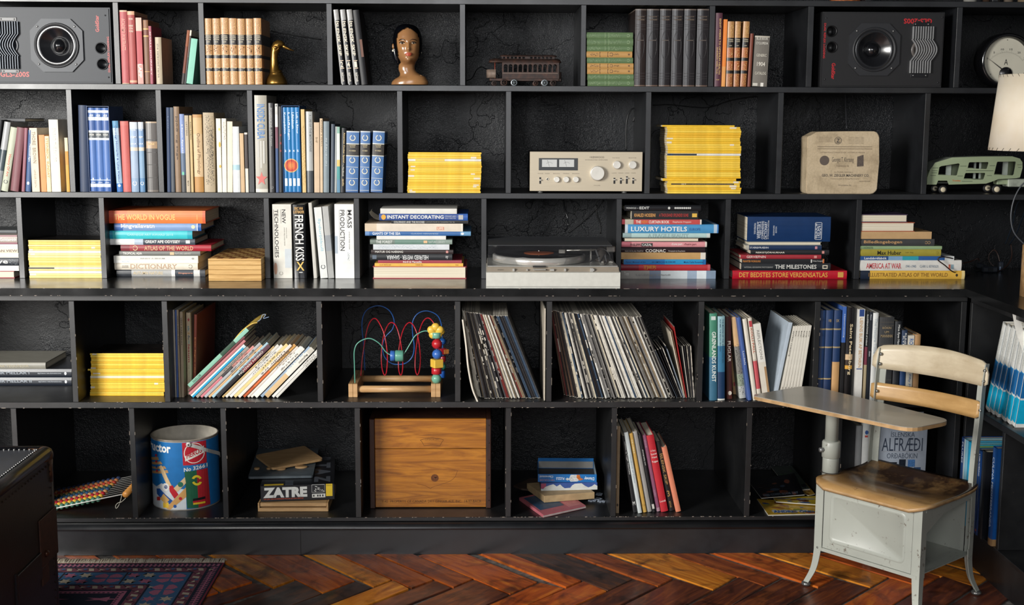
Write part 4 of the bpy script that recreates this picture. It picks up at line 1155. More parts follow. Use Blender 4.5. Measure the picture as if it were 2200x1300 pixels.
def slant(px, thk, L, ang, col, desc, titles, h='p', lift=0., D=.2):
    X = onX0(px, Yb, Z4)
    th = thk/SC
    a = R_(ang)
    mt = Matrix.Translation((X, Yb+random.Random(int(px)).uniform(0, .006), Z4+.0008+lift+th*math.sin(a))) @ Matrix.Rotation(a, 4, 'Y')
    root = thing('paperback_book' if h == 'p' else 'hardcover_book', None, 'book', mat=mt, group='slanting paperbacks on the low shelf')
    book(root, th-.0006, D, L, col, h == 'h', .45, False, titles)
    c.items.append((root, desc, px))
x = 409.
T = lambda s_, a, b_, cc: [(s_, a, b_, cc, .25, .8, 'D')]
slant(x, 8, .25, 46.2, [(.04, 'b9d8e0'), (1, '25a0cc')], 'cyan edged slanting paperback', [('#rect', 0, 1, 'e2e2da', .0, .45, '')])
x += 8/math.cos(R_(46))
tl = ['KANDOLSA', 'SAGA', 'Ferð', 'Ljóð', 'Norðurljós', 'ORÐIN FERDÖN', 'Kort', 'Ævi', 'Smásögur', 'Vetur', 'Undir tré', 'Börn', 'Sumar', 'Hús', 'Það sem ég vil segja', 'Hafið', 'Magnhaustur', 'Dagar', 'Vísur']
rr = random.Random(5)
for i, (cc, nmx, tk) in enumerate(cols):
    ang = 46.2-i*.12
    L = [.243, .248, .262, .252, .262, .248, .245, .25, .248, .252, .25, .248, .24, .24, .232, .235, .226, .228, .225][i]
    seg = cc
    if cc == '1f1c1d': seg = [(.25, '5c3a44'), (.5, '7a2f34'), (1, '1f1c1d')]
    if cc == 'e3dbcc': seg = [(.1, 'cfcabd'), (.55, 'e3dfd4'), (.9, 'd8b98a'), (1, 'c9a878')]
    if cc == 'd98a44': seg = [(.5, 'cf9a54'), (.8, 'd9703a'), (1, 'c05a2c')]
    if cc == 'c9777f': seg = [(.4, 'd08a80'), (.6, '3b3436'), (1, 'c9777f')]
    slant(x, tk, L, ang, seg, nmx+' slanting paperback', T(tl[i], .12, .3+.3*rr.random(), '5c554c' if cc > '9' else 'd8d0c4'))
    x += tk/math.cos(R_(ang))+.25
# the ones lying on top of the cyan one
for k, (tk, L, cc, nmx) in enumerate([(6, .262, 'c0777a', 'faded pink slanting paperback'), (5, .27, '6b2f34', 'dark red slanting booklet'), (9, .295, [(.22, '8fc4ae'), (.45, '2f4f3c'), (1, '84b8a0')], 'green slanting paperback, highest in the row')]):
    th = tk/SC
    a = R_(46.2)
    off = (6.2, 11.6, 21)[k]/SC
    X = onX0(409, Yb, Z4)-off*math.cos(a)
    zz = Z4+off*math.sin(a)*1.0+8/SC*math.sin(a)+.001
    lft = (0.0, .006, .018)[k]
    mt = Matrix.Translation((X+lft*math.sin(a), Yb+.004, zz+lft*math.cos(a))) @ Matrix.Rotation(a, 4, 'Y')
    root = thing('paperback_book', None, 'book', mat=mt, group='slanting paperbacks on the low shelf')
    book(root, th-.0008, .2, L-lft, cc, False, .45, False, [('BETTEFRE', .8, .93, '3c5f52', .25, .8, 'D')] if k == 2 else [])
    c.items.append((root, nmx, 400-k))
c.done()
p0 = onX0(409, Yb, Z4)
# yellow bent magazine above
b = B()
P = [onY(x_, y_, Yb+.01) for x_, y_ in ((472, 765), (498, 738), (520, 712), (541, 697), (553, 694))]
P = spl(P, 5)
nn = Vector((-.7, 0, .7))
b.grid([[p, p+Vector((0, .19, 0)), p+nn*.003+Vector((0, .19, 0)), p+nn*.003] for p in P])
o = b.obj('bent_magazine', M('e0bd5c', .35), None)
tag(o, 'thin yellow edged magazine arching above the green slanting paperback', 'magazine')
b = B()
P = spl([onY(x_, y_, Yb+.03) for x_, y_ in ((552, 692), (560, 686), (564, 677), (571, 676), (566, 684), (578, 681))], 6)
b.tube(P, .0011, 5)
tag(b.obj('ribbon', M('8fa4c4', .5), None), 'pale blue ribbon end sticking up from the green slanting paperback', 'ribbon')
# ---------------------------------------------------------------- records
LPC = [('151416', 'black'), ('1b191a', 'black'), ('221d1c', 'dark brown'), ('2b2a2c', 'charcoal'), ('d8d3c6', 'cream'), ('e2dfd6', 'white'), ('c9bfa8', 'ivory'), ('8a7a62', 'tan'), ('4a4a4c', 'grey'), ('7f7c78', 'mid grey'), ('6a2420', 'brick red'), ('3a4c60', 'slate blue'), ('caa24a', 'mustard'), ('5c4636', 'brown')]
def sleeve(X, Y, a, th, L, col, desc, where, group, name='record_sleeve', edge=None, D=None):
    mt = Matrix.Translation((X, Y, edge if edge else Z4+.0006+(th*math.sin(a) if a > 0 else 0))) @ Matrix.Rotation(a, 4, 'Y')
    b = B()
    rr = random.Random(int(X*9999))
    D = D or L
    # spine strip slightly rounded, worn pale corners
    b.prism([(0, .0004), (th*.5, 0), (th, .0004), (th, D), (0, D)], .001, L*.008, 'Z')
    b.prism([(0, .0004), (th*.5, 0), (th, .0004), (th, D), (0, D)], L*.992, L-.001, 'Z')
    for f in b.bm.faces: f.material_index = 1
    b.prism([(0, .0003), (th*.5, -.0001), (th, .0003), (th, D), (0, D)], L*.008, L*.992, 'Z')
    if rr.random() < .35:
        b.mi = 1
        for q in range(rr.randint(3, 8)):
            z = L*rr.uniform(.04, .93)
            b.box(th*.15, th*.85, -.0004, .0004, z, z+L*rr.uniform(.01, .09))
    e = 'cfc8ba' if col < '6' else '8f8a80'
    o = b.obj(name, [M(col, .35, var=.1, scale=80), M(e, .6)], None)
    o.matrix_world = mt
    tag(o, None, 'record', group)
    return o
def lpbay(foot0, foot1, head0, head1, n, seq, where, group, yc=857, px_th=None, ang0=None, ang1=None, L=.302):
    r = random.Random(n)
    Y = onZ((foot0+foot1)/2, yc, Z4).y
    Xa, Xb = onX0(foot0, Y, Z4), onX0(foot1, Y, Z4)
    its = []
    pitch = (Xb-Xa)/n
    for i in range(n):
        u = i/(n-1)
        ang = -R_(ang0+(ang1-ang0)*min(1, u*1.3)**.8)
        th = min(.0058, pitch*math.cos(ang)*.97)*r.uniform(.75, 1)
        c_ = seq(u, r)
        dz = 0
        yy = Y+r.uniform(-.006, .012)+(.045*(1-u/.12) if u < .12 else 0)
        o = sleeve(Xa+pitch*i, yy, ang, th, L, c_[0], c_[1], where, group)
        its.append((o, c_[1]))
    for i, (o, d) in enumerate(its):
        o['label'] = '%s record sleeve, %s from left %s' % (d, ordn(i+1), where)
def seqA(u, r):
    if u < .08: return ('d5cfc0', 'cream')
    if u < .45: return r.choice([LPC[0], LPC[1], LPC[2], LPC[3], LPC[0], LPC[8], LPC[7], LPC[6]])
    if u < .78: return r.choice([LPC[4], LPC[5], LPC[6], LPC[4], LPC[7], LPC[10], LPC[12], LPC[6], LPC[8]])
    return r.choice([LPC[0], LPC[1], LPC[3], LPC[11], LPC[8], LPC[9]])
def seqB(u, r):
    if u < .12: return r.choice([LPC[0], LPC[2], LPC[10], LPC[13]])
    return r.choice([LPC[0], LPC[1], LPC[4], LPC[5], LPC[5], LPC[5], LPC[6], LPC[9], LPC[9], LPC[11], LPC[2], LPC[4], LPC[4], LPC[3], LPC[7], LPC[8], LPC[0]])
lpbay(1022, 1162, 0, 0, 44, seqA, 'in the left record bay', 'records in the left record bay', ang0=9, ang1=21.5)
lpbay(1214, 1452, 0, 0, 66, seqB, 'in the right record bay', 'records in the right record bay', ang0=10, ang1=23)
Yq = onZ(1168, 862, Z4).y
X = onX0(1168.5, Yq, Z4)
o = sleeve(X, Yq, 0, .0035, .312, 'd0c6b4', 'cream', '', 'records in the left record bay')
o['label'] = 'cream record sleeve standing upright against right divider of left record bay'
# curved cream sleeve at the far left
b = B()
P = spl([onY(x_, y_, PL+.004) for x_, y_ in ((1024, 863), (1013, 835), (1004, 790), (999, 740), (992, 687))], 6)
b.grid([[p, p+Vector((0, .3, 0)), p+Vector((.005, .3, 0)), p+Vector((.005, 0, 0))] for p in P])
o = b.obj('record_sleeve', M('ddd6c6', .6), None)
tag(o, 'bowed cream record sleeve at the far left of the left record bay', 'record', 'records in the left record bay')
# singles
its = []
rr = random.Random(31)
Ys = onZ(1470, 856, Z4).y
for i, (f, h_, L, cc, d) in enumerate([(1456, 1412, .182, '3a4048', 'slate'), (1459.5, 1418, .182, '1b1a1c', 'black'), (1463, 1424, .182, '1b1a1c', 'black'), (1466, 1429, .182, 'cfc9bc', 'cream'), (1468.5, 1434, .19, '232b36', 'navy'), (1470.5, 1437, .18, '8f9aa2', 'silver'),
        (1471.8, 1443, .235, 'd8cdb8', 'tall ivory'), (1473.8, 1447, .235, 'c9b490', 'tall tan'), (1476, 1451, .25, 'a52a28', 'tall red'), (1479.5, 1466, .18, '1c1b1d', 'black'), (1482, 1470, .18, 'b9b4a8', 'grey white'), (1484.8, 1474, .182, '15151a', 'black'), (1487.5, 1480, .18, 'c8bfae', 'ivory'), (1490, 1484, .18, '2a292c', 'charcoal'), (1492.5, 1488, .18, 'd3cabc', 'cream')]):
    X = onX0(f-2, Ys, Z4)
    L2 = L
    ang = math.asin(max(-.6, min(.6, (onX0(h_, Ys, Z4)-X-.012)/L2)))
    o = sleeve(X, Ys+rr.uniform(-.004, .01), ang if ang < 0 else 0, .0027, L2, cc, d, '', '', 'single_sleeve')
    o['group'] = 'small single records in the right record bay'
    o['label'] = '%s single sleeve, %s from left among small records right of the long-play row' % (d, ordn(i+1))
# ---------------------------------------------------------------- books right of the records
c = Bay(Z4, 0, 'right of the records')
kw = dict(yc=861)
c.V(1524.6, 1541, 674, [(.5, '4a8a72'), (1, '3c6c86')], 'green to blue spined book with white capitals', tx0=1524.6, rough=.3, D=.26, t=[('GRØNLANDS KUNST', 713, 821, 'e3e8e2', .3, .85), ('#rect', 680, 688, 'c9d6d0', .2, .8, '')], **kw)
c.V(1542.2, 1557.6, 680, [(.35, '8fb4bc'), (.66, '3a7598'), (.98, '1d3a5c'), (1, 'd8d8d0')], 'pale blue to navy book', tx0=1542.4, rough=.3, t=[('THE MOONS OF THE GREENLAND SEA', 686, 780, '27506a', .6, .78), ('ALF EMIL THE SALON EDITION', 686, 755, '27506a', .25, .42)], **kw)
c.V(1562, 1573.6, 681, [(.9, '4a2420'), (1, '5c2c24')], 'dark brown book with white serif capitals', tx0=1559, yc=858, t=[('FUGLAR', 733, 778, 'dcd2c4', .25, .85), ('#disc', 841, 850, 'dcd2c4', .2, .9, '')])
c.V(1575.4, 1582.6, 700, 'b08a60', 'tan book set further back', tx0=1566, yc=848, t=[('#rect', 822, 830, 'a0303a', .3, .8, '')], left=1575)
c.V(1589.4, 1603, 682, [(.36, 'cfa878'), (.7, '7d7a72'), (.85, '8f9a86'), (1, 'b4b6b0')], 'leaning tan book with mottled photograph spine', tx0=1571, yc=857, t=[('#orn', 740, 850, '3a3a36', .1, .9, '')])
c.V(1607.4, 1615.4, 683, '3f5c9c', 'leaning blue cloth book', tx0=1583.4, t=[('Laxdæla', 755, 785, 'c0c8d8', .3, .75)], **kw)
c.V(1618.6, 1627.6, 686, 'e0dacb', 'leaning off-white book', tx0=1595.4, **kw)
c.V(1628.6, 1637, 684, [(.5, 'd8cfc0'), (.52, 'c9bfae'), (.86, 'c4545a'), (1, 'd6cdbe')], 'leaning white book with red blocks', tx0=1607, t=[('#rect', 690, 703, 'b8434a', .1, .9, ''), ('KOLLI PALL', 706, 760, 'b9604a', .25, .8)], **kw)
c.V(1640, 1656.4, 697, [(.5, 'e6e3da'), (.98, 'dcd5c6'), (1, 'a5896a')], 'leaning torn white book titled in grey capitals', tx0=1617.8, h='p', t=[('REFLECTIONS', 711, 774, '8e8c86', .35, .7), ('#rect', 790, 858, 'a5835c', .7, .98, '')], **kw)
c.V(1660, 1668.5, 693, 'b9c6d2', 'large pale blue grey book leaning right', tx0=1695, h='p', D=.27, yc=860)
for i in range(7):
    a = 1673+i*6.6
    c.V(a, a+6, 701-i*.3, 'ded9cc', 'slim ivory paperback leaning right', tx0=1704.8+i*5.6, h='p', D=.22, yc=860, t=[(['ASTRID CHRISTIE', 'EDDA', 'GOYA', 'MANET', 'KLEE', 'AVATAR', 'MAGNÚS'][i], 711, 711+[55, 12, 12, 14, 14, 14, 12][i], '5a554c', .3, .75), ('AKUREYRI', 832, 850, '6b665c', .3, .75)])
c.done()
c = Bay(Z4, 0, 'behind the school desk')
kw = dict(yc=861)
nv = [(.2, '1b3660'), (.215, 'a9946a'), (.40, '1d3a68'), (.415, 'a9946a'), (.75, '1b3660'), (.765, 'a9946a'), (1, '1a3158')]
c.V(1756, 1767.6, 667, nv, 'navy volume with gilt lines beside the divider', **kw)
c.V(1768.2, 1784, 667, nv, 'navy volume with gilt lines', t=[('VIII', 686, 692, 'a58f66', .3, .7, 'H')], **kw)
c.V(1785.4, 1801, 667, [(.2, '1b3660'), (.215, 'a9946a'), (.40, '1d3a68'), (.415, 'a9946a'), (.57, '1b3660'), (1, 'c69a66')], 'navy volume torn to tan paper below', t=[('IX', 686, 692, 'a58f66', .3, .7, 'H')], **kw)
c.V(1803, 1811, 659, [(.38, '3f66b0'), (1, '1c1b1d')], 'thin blue over black book', h='p', t=[('Heimsmenning', 675, 725, 'cfd8e8', .3, .7)], **kw)
c.V(1812.5, 1828, 661, [(.5, '1f1d1f'), (.56, 'd8b890'), (.62, '3a2c22'), (.66, 'd8a040'), (1, '1b1a1b')], 'black book with cream slab title', rough=.25, t=[('Saint Petersburg', 696, 806, 'e3cfa8', .35, .85)], **kw)
c.V(1835.5, 1850.5, 664.5, 'e3e1da', 'white book with navy block and outlined capitals', h='p', t=[('#rect', 665, 680, '2c4784', .2, .9, ''), ('LIENNS BUIK AF BETHRIN', 683, 790, 'c49a6c', .3, .75), ('#rect', 792, 794, '2c4784', .1, .9, '')], **kw)
c.V(1853.5, 1859, 668, [(.4, '26282b'), (.6, '7c3a4a'), (1, 'b0a080')], 'black book with small white capitals', h='p', t=[('ILLUMINATIONS of Ireland', 676, 742, 'd8d8d2', .25, .85)], **kw)
c.V(1860, 1867, 670, '22262e', 'slim navy black book', h='p', t=[('Nature', 676, 688, 'c9ccd0', .3, .7), ('FINN', 755, 766, 'c9ccd0', .3, .7)], **kw)
c.V(1868, 1880, 672.5, 'dfe0dc', 'white book with pale slanted title', t=[('The Nature Time', 684, 760, 'b3bcc0', .3, .75)], **kw)
c.V(1882.5, 1914, 681.7, '3a3a3b', 'thick grey cloth book with three gilt words', rough=.5, t=[('BÓKIN', 701, 707, '9c8868', .2, .8, 'H'), ('UM', 711, 716, '9c8868', .35, .65, 'H'), ('MANNINN', 719, 725, '9c8868', .1, .9, 'H')], ls=[.06, .1, .32, .75], lc='6a6156', **kw)
c.V(1916, 1930, 691, '23262b', 'black book with condensed white title', t=[('Mine Eyes Have Seen', 698, 760, 'e3e3df', .35, .75)], **kw)
c.V(1931.5, 1943.5, 710, [(.3, '2b3c58'), (1, '24426e')], 'blue black book with white capitals', t=[('RUNES', 716, 745, 'dcdcd8', .5, .8), ('KYL', 722, 745, 'dcdcd8', .15, .45)], **kw)
c.V(1944.6, 1958, 721, [(.15, 'd8d2c4'), (1, 'cfc9ba')], 'white book with blue letters', h='p', t=[('ROF', 728, 745, '3a62a0', .2, .85), ('Fifty Flags', 805, 845, '52749c', .3, .75)], **kw)
c.V(1959.5, 1972, 719, 'b48a5c', 'tan cloth book', **kw)
c.done()
# ---------------------------------------------------------------- wing books, spines towards the room
def wing(z, y0, specs, where, X=XW+.004, lean=0.):
    """standing in the corner bookcase; y0 start, running towards the camera"""
    y = y0
    for i, (th, H, D, segs, desc, tts, ln) in enumerate(specs):
        a = R_(ln)
        mt = Matrix.Translation((X, y, z+.0006+(th*math.sin(a) if a > 0 else 0))) @ Matrix.Rotation(-math.pi/2, 4, 'Z') @ Matrix.Rotation(a, 4, 'Y')
        root = thing('hardcover_book', '%s, %s' % (desc, where), 'book', mat=mt, group='books in the corner bookcase')
        book(root, th-.0008, D, H, segs, True, .3, False, tts)
        y -= th/math.cos(a)+.0004
BW = [(.42, 'dedfda'), (.43, '2f8fc8'), (.68, '1f6aa8'), (.70, 'd6dde0'), (.96, '16a8d0'), (1, 'e6e6e0')]
ls_ = 'first second third fourth fifth sixth'.split()
X_ = 1.620
for i, (y_, ln) in enumerate(((-.356, 18), (-.392, 18), (-.428, 18), (-.482, 15), (-.522, 15), (-.562, 14))):
    wing(Z4, y_, [(.034, .31, .22, BW, 'white over bright blue volume, %s from left' % ls_[i], [('#orn', .08, .36, 'c4c6c0', .2, .8, ''), ('#rect', 0, 1, 'd6dde0', .93, 1., '')], ln)], 'on the upper wing shelf', X_)
WB = [(.028, .283, .2, '16386c', 'navy book with small white title, leftmost', [('PLURES', .05, .3, 'cfd6e0', .5, .9, 'D')], 0), (.030, .283, .2, [(.97, '7fb4c8'), (1, '2a8fc0')], 'silvery blue book', [('#rect', 0, 1, 'b9c9cf', .1, .45, '')], 0), (.022, .283, .2, '1f9cc8', 'cyan book', [], 0), (.028, .283, .2, '2aa0c4', 'turquoise book', [], 0),
      (.020, .280, .2, '5f8f5c', 'green book', [], 0), (.024, .278, .2, '16386c', 'left navy book with white capitals', [('LYFRI BANKI', .04, .3, 'd6dae0', .3, .7, 'D'), ('#disc', .93, .96, 'a04a3c', .3, .7, '')], 0), (.022, .278, .2, '16386c', 'right navy book with white capitals', [('LYFRI NÆRING', .04, .3, 'd6dae0', .3, .7, 'D'), ('#disc', .93, .96, 'a04a3c', .3, .7, '')], 0), (.034, .285, .2, '15171c', 'black book without title', [], 0)]
wing(Z5, -.262, WB, 'on the lower wing shelf', 1.585)
wing(Z5, -.508, [(.034, .315, .2, [(.93, '1c57a0'), (1, 'a9865c')], 'tall blue book with white slanted capitals', [('CULINA MEDITERRANEA', .1, .82, 'c9d8ec', .3, .72, 'D')], 0)], 'against the wing divider', 1.590)
# ================================================================ things on the shelves
from mathutils.geometry import tessellate_polygon
def holed(b, outer, holes, y0, y1):
    """flat panel in the xz plane with cut-outs, from y0 to y1, added to B b"""
    loops = [outer]+holes
    tri = tessellate_polygon([[Vector((p[0], p[1], 0)) for p in l] for l in loops])
    flat = [p for l in loops for p in l]
    A = [b.bm.verts.new((p[0], y0, p[1])) for p in flat]
    C = [b.bm.verts.new((p[0], y1, p[1])) for p in flat]
    for t_ in tri:
        b.face([A[i] for i in t_])
        b.face([C[i] for i in t_][::-1])
    k = 0
    for l in loops:
        n = len(l)
        for i in range(n):
            b.face((A[k+i], A[k+(i+1) % n], C[k+(i+1) % n], C[k+i]))
        k += n
    return b
class Fr:
    """photo pixels to local x,z on the plane y=Y, relative to a base point"""
    def __init__(s, Y, L):
        s.Y, s.L = Y, Vector(L)
    def __call__(s, px, py):
        p = onY(px, py, s.Y)-s.L
        return (p.x, p.z)
# ---------------------------------------------------------------- loudspeakers
def speaker(cx, cz, turn, dark, label):
    k = .41/265
    t = thing('loudspeaker', label, 'loudspeaker', mat=Matrix.Translation((cx, .006, cz)) @ Matrix.Rotation(turn, 4, 'Y'), group='pair of loudspeakers lying on their sides')
    P = M('1d232b' if not dark else '1b1b1d', .5, var=.04, scale=90)
    K = M('15161a', .35)
    Wd, Hg = 134*k, 80.5*k
    boxo('cabinet', P, t, -Wd, Wd, .0305, .30, -Hg, Hg, bev=.002)
    for q_ in ((-Wd, Wd, Hg-.004, Hg), (-Wd, Wd, -Hg, -Hg+.004), (-Wd, -Wd+.004, -Hg+.0042, Hg-.0042), (Wd-.004, Wd, -Hg+.0042, Hg-.0042)):
        boxo('cabinet_edge', P, t, q_[0], q_[1], .002, .030, q_[2], q_[3])
    circ = lambda cx_, cz_, r_: [(cx_*k+r_*k*math.cos(q*math.pi/16), cz_*k+r_*k*math.sin(q*math.pi/16)) for q in range(32)]
    holed(B0 := B(), [(-Wd+.0045, -Hg+.0045), (Wd-.0045, -Hg+.0045), (Wd-.0045, Hg-.0045), (-Wd+.0045, Hg-.0045)], [circ(19, 0, 42), circ(112, -5, 10.2), circ(114, -39, 10.2), circ(-85, 0, 20)], -.001, .006)
    B0.obj('baffle', P, t)
    # woofer
    u, v = 19*k, 0
    R = 56*k
    c = .30*R
    b = B()
    holed(b, [(u+x, v+z) for x, z in ((-R+c*1.5, -R), (R-c*1.5, -R), (R, -R+c*1.5), (R, R-c*1.5), (R-c*1.5, R), (-R+c*1.5, R), (-R, R-c*1.5), (-R, -R+c*1.5))], [circ(19, 0, 46)], -.008, -.0012)
    o = b.obj('woofer_frame', M('242a33' if not dark else '26272a', .45), t)
    b = B().lathe([(R*.86, -.0082), (R*.85, -.012), (R*.80, -.0125), (R*.76, -.009), (R*.74, -.0086)], (u, 0, v), 'Y', 40, (False, False))
    b.obj('surround', M('222326', .5), t)
    b = B().lathe([(R*.745, -.0105), (R*.68, -.012), (R*.62, -.0095), (R*.30, .02), (R*.29, .02)], (u, 0, v), 'Y', 40, (False, True))
    b.obj('cone', M('17181b', .22, spec=.8), t)
    B().lathe([(R*.29, .0195), (R*.25, .008), (R*.15, .0), (R*.02, -.003)], (u, 0, v), 'Y', 28).obj('dust_cap', M('101114', .18, spec=.8), t)
    for sx in (-1, 1):
        for sz in (-1, 1):
            B().lathe([(.0035, -.0085), (.003, -.0105), (.001, -.011)], (u+sx*R*.71, 0, v+sz*R*.71), 'Y', 10).obj('screw', M('9a9a98', .3, .8), t)
    for (a, c_) in ((112, -5), (114, -39)):
        B().lathe([(12.5*k, -.001), (12.5*k, -.004), (11*k, -.0045), (10*k, .0), (9.5*k, .028), (0.1*k, .0285)], (a*k, 0, c_*k), 'Y', 24, (False, True)).obj('bass_port', M('0b0b0d', .4) if dark else M('1a1c20', .4), t)
    # tweeter with bent fins
    u2 = -87*k
    B().lathe([(22*k, -.0015), (21*k, -.004), (16*k, -.002), (14*k, .004), (2*k, .006)], (u2+2*k, 0, 0), 'Y', 30, (False, True)).obj('tweeter', M('5a5450' if dark else '25282e', .3), t)
    fm = M('a9aaab' if dark else '3a414a', .35, .3)
    for i in range(9):
        x = u2+(i-4)*5.4*k+ (2*k)
        pts = [(x+1.5*k, 50*k), (x+1.5*k, 24*k)]+[(x-3*k-11*k*math.sin(math.pi*j/12)+3*k, (22-44*j/12)*k) for j in range(13)]+[(x-1.5*k, -24*k), (x-1.5*k, -50*k)]
        pts = [(p[0], p[1]) for p in pts]
        w2 = .0011
        b = B()
        b.grid([[(p[0]-w2, -.012, p[1]), (p[0]+w2, -.012, p[1]), (p[0]+w2, -.001, p[1]), (p[0]-w2, -.001, p[1])] for p in pts])
        b.obj('fin', fm, t)
    for s_ in (1, -1):
        boxo('fin_bracket', K, t, u2-16*k, u2+22*k, -.003, -.001, s_*55*k-4*k, s_*55*k+4*k, bev=.001)
        for x in (-11, 17):
            B().lathe([(.003, -.003), (.002, -.005)], (u2+x*k, 0, s_*55*k), 'Y', 8).obj('screw', M('9a9a98', .3, .8), t)
    for (x, z) in ((-126, 70), (-128, -70), (124, 64), (126, -67)):
        B().lathe([(.0028, -.001), (.0022, -.003)], (x*k, 0, z*k), 'Y', 8).obj('screw', M('4a4a4c', .3, .8), t)
    rd = M('c2242a' if dark else 'c8605c', .5, var=0)
    ftext('GLS-200S', -106*k, -44*k, -67*k, -56*k, -.0016, rd, t, .02)
    text('GoldStar', lambda a, w: ((110-8*w)*k, -.0016, (29+35*a)*k), rd, t, .02)
    text('DUAL REFLEX LOADING', lambda a, w: ((130-4.5*w)*k, -.0016, (-56+75*a)*k), rd, t, .015)
speaker(onY(104.5, 100, .006).x, Z1+.0012+80.5*.41/265, 0, False, 'grey loudspeaker lying on its side at the top left')
speaker(onY(1895.5, 107, .006).x, Z1+.0012+80.5*.41/265, math.pi, True, 'black loudspeaker lying upside down beside the round meter')
# ---------------------------------------------------------------- brass bird
def anim(name, pts, Y, n=20, sy=1., mat=None, par=None, L=None):
    b = B()
    P = [onY(a, c, Y)-L for a, c, r in pts]
    s_ = .001615
    b.tube(P, [r*s_ for _, _, r in pts], n)
    if sy != 1:
        for v in b.bm.verts: v.co.y *= sy
    return b.obj(name, mat, par)
L = onY(594, 181, .05); L.z = Z1
t = thing('brass_bird', 'brass bird bust with a long beak beside the tan gilt volumes', 'ornament', L)
BR = M('a07a3c', .28, .9, var=.12)
anim('neck_and_head', [(594, 160, 14), (592, 156, 13), (590, 152, 10.5), (589, 140, 8.6), (588.5, 126, 7.6), (589.5, 113, 8.2), (592, 104, 9.6), (595.5, 98, 10.2), (599.5, 94.5, 9.2), (604, 95, 7.4), (609, 98, 5)], .05, mat=BR, par=t, L=L)
anim('beak', [(606, 97, 4.6), (612, 101, 3.4), (620, 105, 2.4), (632, 109.5, .8)], .05, 12, mat=BR, par=t, L=L)
b = B()
k = .001615
b.lathe([(23*k, 0), (23*k, 5*k), (21*k, 12*k), (17*k, 19*k), (14*k, 22.5*k), (14.5*k, 24*k), (13*k, 25.5*k), (11*k, 27*k)], (0, 0, 0), 'Z', 32)
b.obj('body', BR, t)
b = B()
x, z = Fr(.05, L)(593.5, 103)
b.ball((x, -9.5*k, z), 4.2*k, 2*k, 4.2*k, 14, 8)
b.obj('eye', M('6a4a22', .2, .8), t)
b = B().tube([(x+6*k*math.cos(a*.5), -9.2*k, z+5.2*k*math.sin(a*.5)) for a in range(14)], .7*k, 5)
b.obj('eye_ring', BR, t)
# ---------------------------------------------------------------- head bust
Yb_ = .10
L = onY(879, 182, Yb_); L.z = Z1
t = thing('head_bust', 'glazed brown bust of a dark haired head turned slightly right', 'ornament', L)
SK = NT('glazed_brown_ceramic', .22, spec=.6)
SKm = SK.col(SK.ramp(SK.noise(SK.coords(), 16, 3), [(.3, '8c6340'), (.7, 'a5784c')]))
ringsp = [(182, 880, 39, 23, 0), (176, 881, 38.5, 23, 0), (170, 882.5, 34, 22, 0), (164, 885, 27, 18.5, 0), (158, 879.5, 20, 15.5, 0), (151, 874.5, 17.6, 14.6, 0), (144, 873.6, 17, 14.6, 0), (139, 874.5, 16.8, 15.6, -1), (135, 877, 15.8, 19, -4), (131, 878, 17.6, 23, -6), (125, 878, 20.8, 26, -6), (117, 877.6, 23.6, 28, -5.4), (108, 877.2, 25.6, 29.5, -4.6), (99, 876.6, 26.8, 30.4, -3.8), (91, 876.2, 27.2, 30.8, -3.2), (83, 875.8, 26.9, 30.6, -2.6), (75, 875.4, 25.6, 29.6, -2), (67, 875, 23, 27.2, -1.2), (60, 874.6, 19, 23.5, -.4), (55, 874.2, 13, 17, 0), (52.5, 874, 5, 8, 0)]
def head_rings(grow=0., n=64, sub=4):
    P = spl([Vector((a, c, 0)) for a, c, *_ in ringsp], sub)
    Q = spl([Vector((r[2], r[3], r[4])) for r in ringsp], sub)
    out = []
    for p, q in zip(P, Q):
        X0 = onY(p.y, p.x, Yb_)-L
        ring = []
        for i in range(n):
            a = 2*math.pi*i/n
            # a=0 faces the camera; face turned 8 degrees to the right
            aa = a
            rx, ry = (q.x+grow)*k, (q.y+grow)*k
            y = -math.cos(a)*ry+q.z*k
            x = X0.x+math.sin(a)*rx
            if not grow:
                fa = (a+math.pi) % (2*math.pi)-math.pi
                f = lambda a0, w, y0, h, amp: amp*math.exp(-((fa-a0)/w)**2-((p.x-y0)/h)**2)
                d = f(.10, .11, 107.5, 4.6, 6.4)+f(.10, .085, 99, 8, 4.4)+f(.10, .30, 118.5, 3.0, 2.2)+f(.10, .34, 130, 5.5, 4.5)-f(-.26, .17, 95, 4.5, 3.4)-f(.44, .17, 95, 4.5, 3.4)+f(-.30, .25, 88.5, 3, 1.3)+f(.46, .25, 88.5, 3, 1.3)+f(-.46, .25, 107, 8, 1.4)+f(.66, .25, 107, 8, 1.4)+f(.0, .12, 110, 2, 0)-f(.10, .25, 123.5, 2, .9)
                y -= d*k*math.cos(fa)
                x += d*k*math.sin(fa)*.6
            ring.append((x, y, X0.z))
        out.append((ring, p.x))
    return out
b = B()
b.sm = True
HR = head_rings()
b.grid([r for r, _ in HR])
head = b.obj('bust_body', SKm, t)
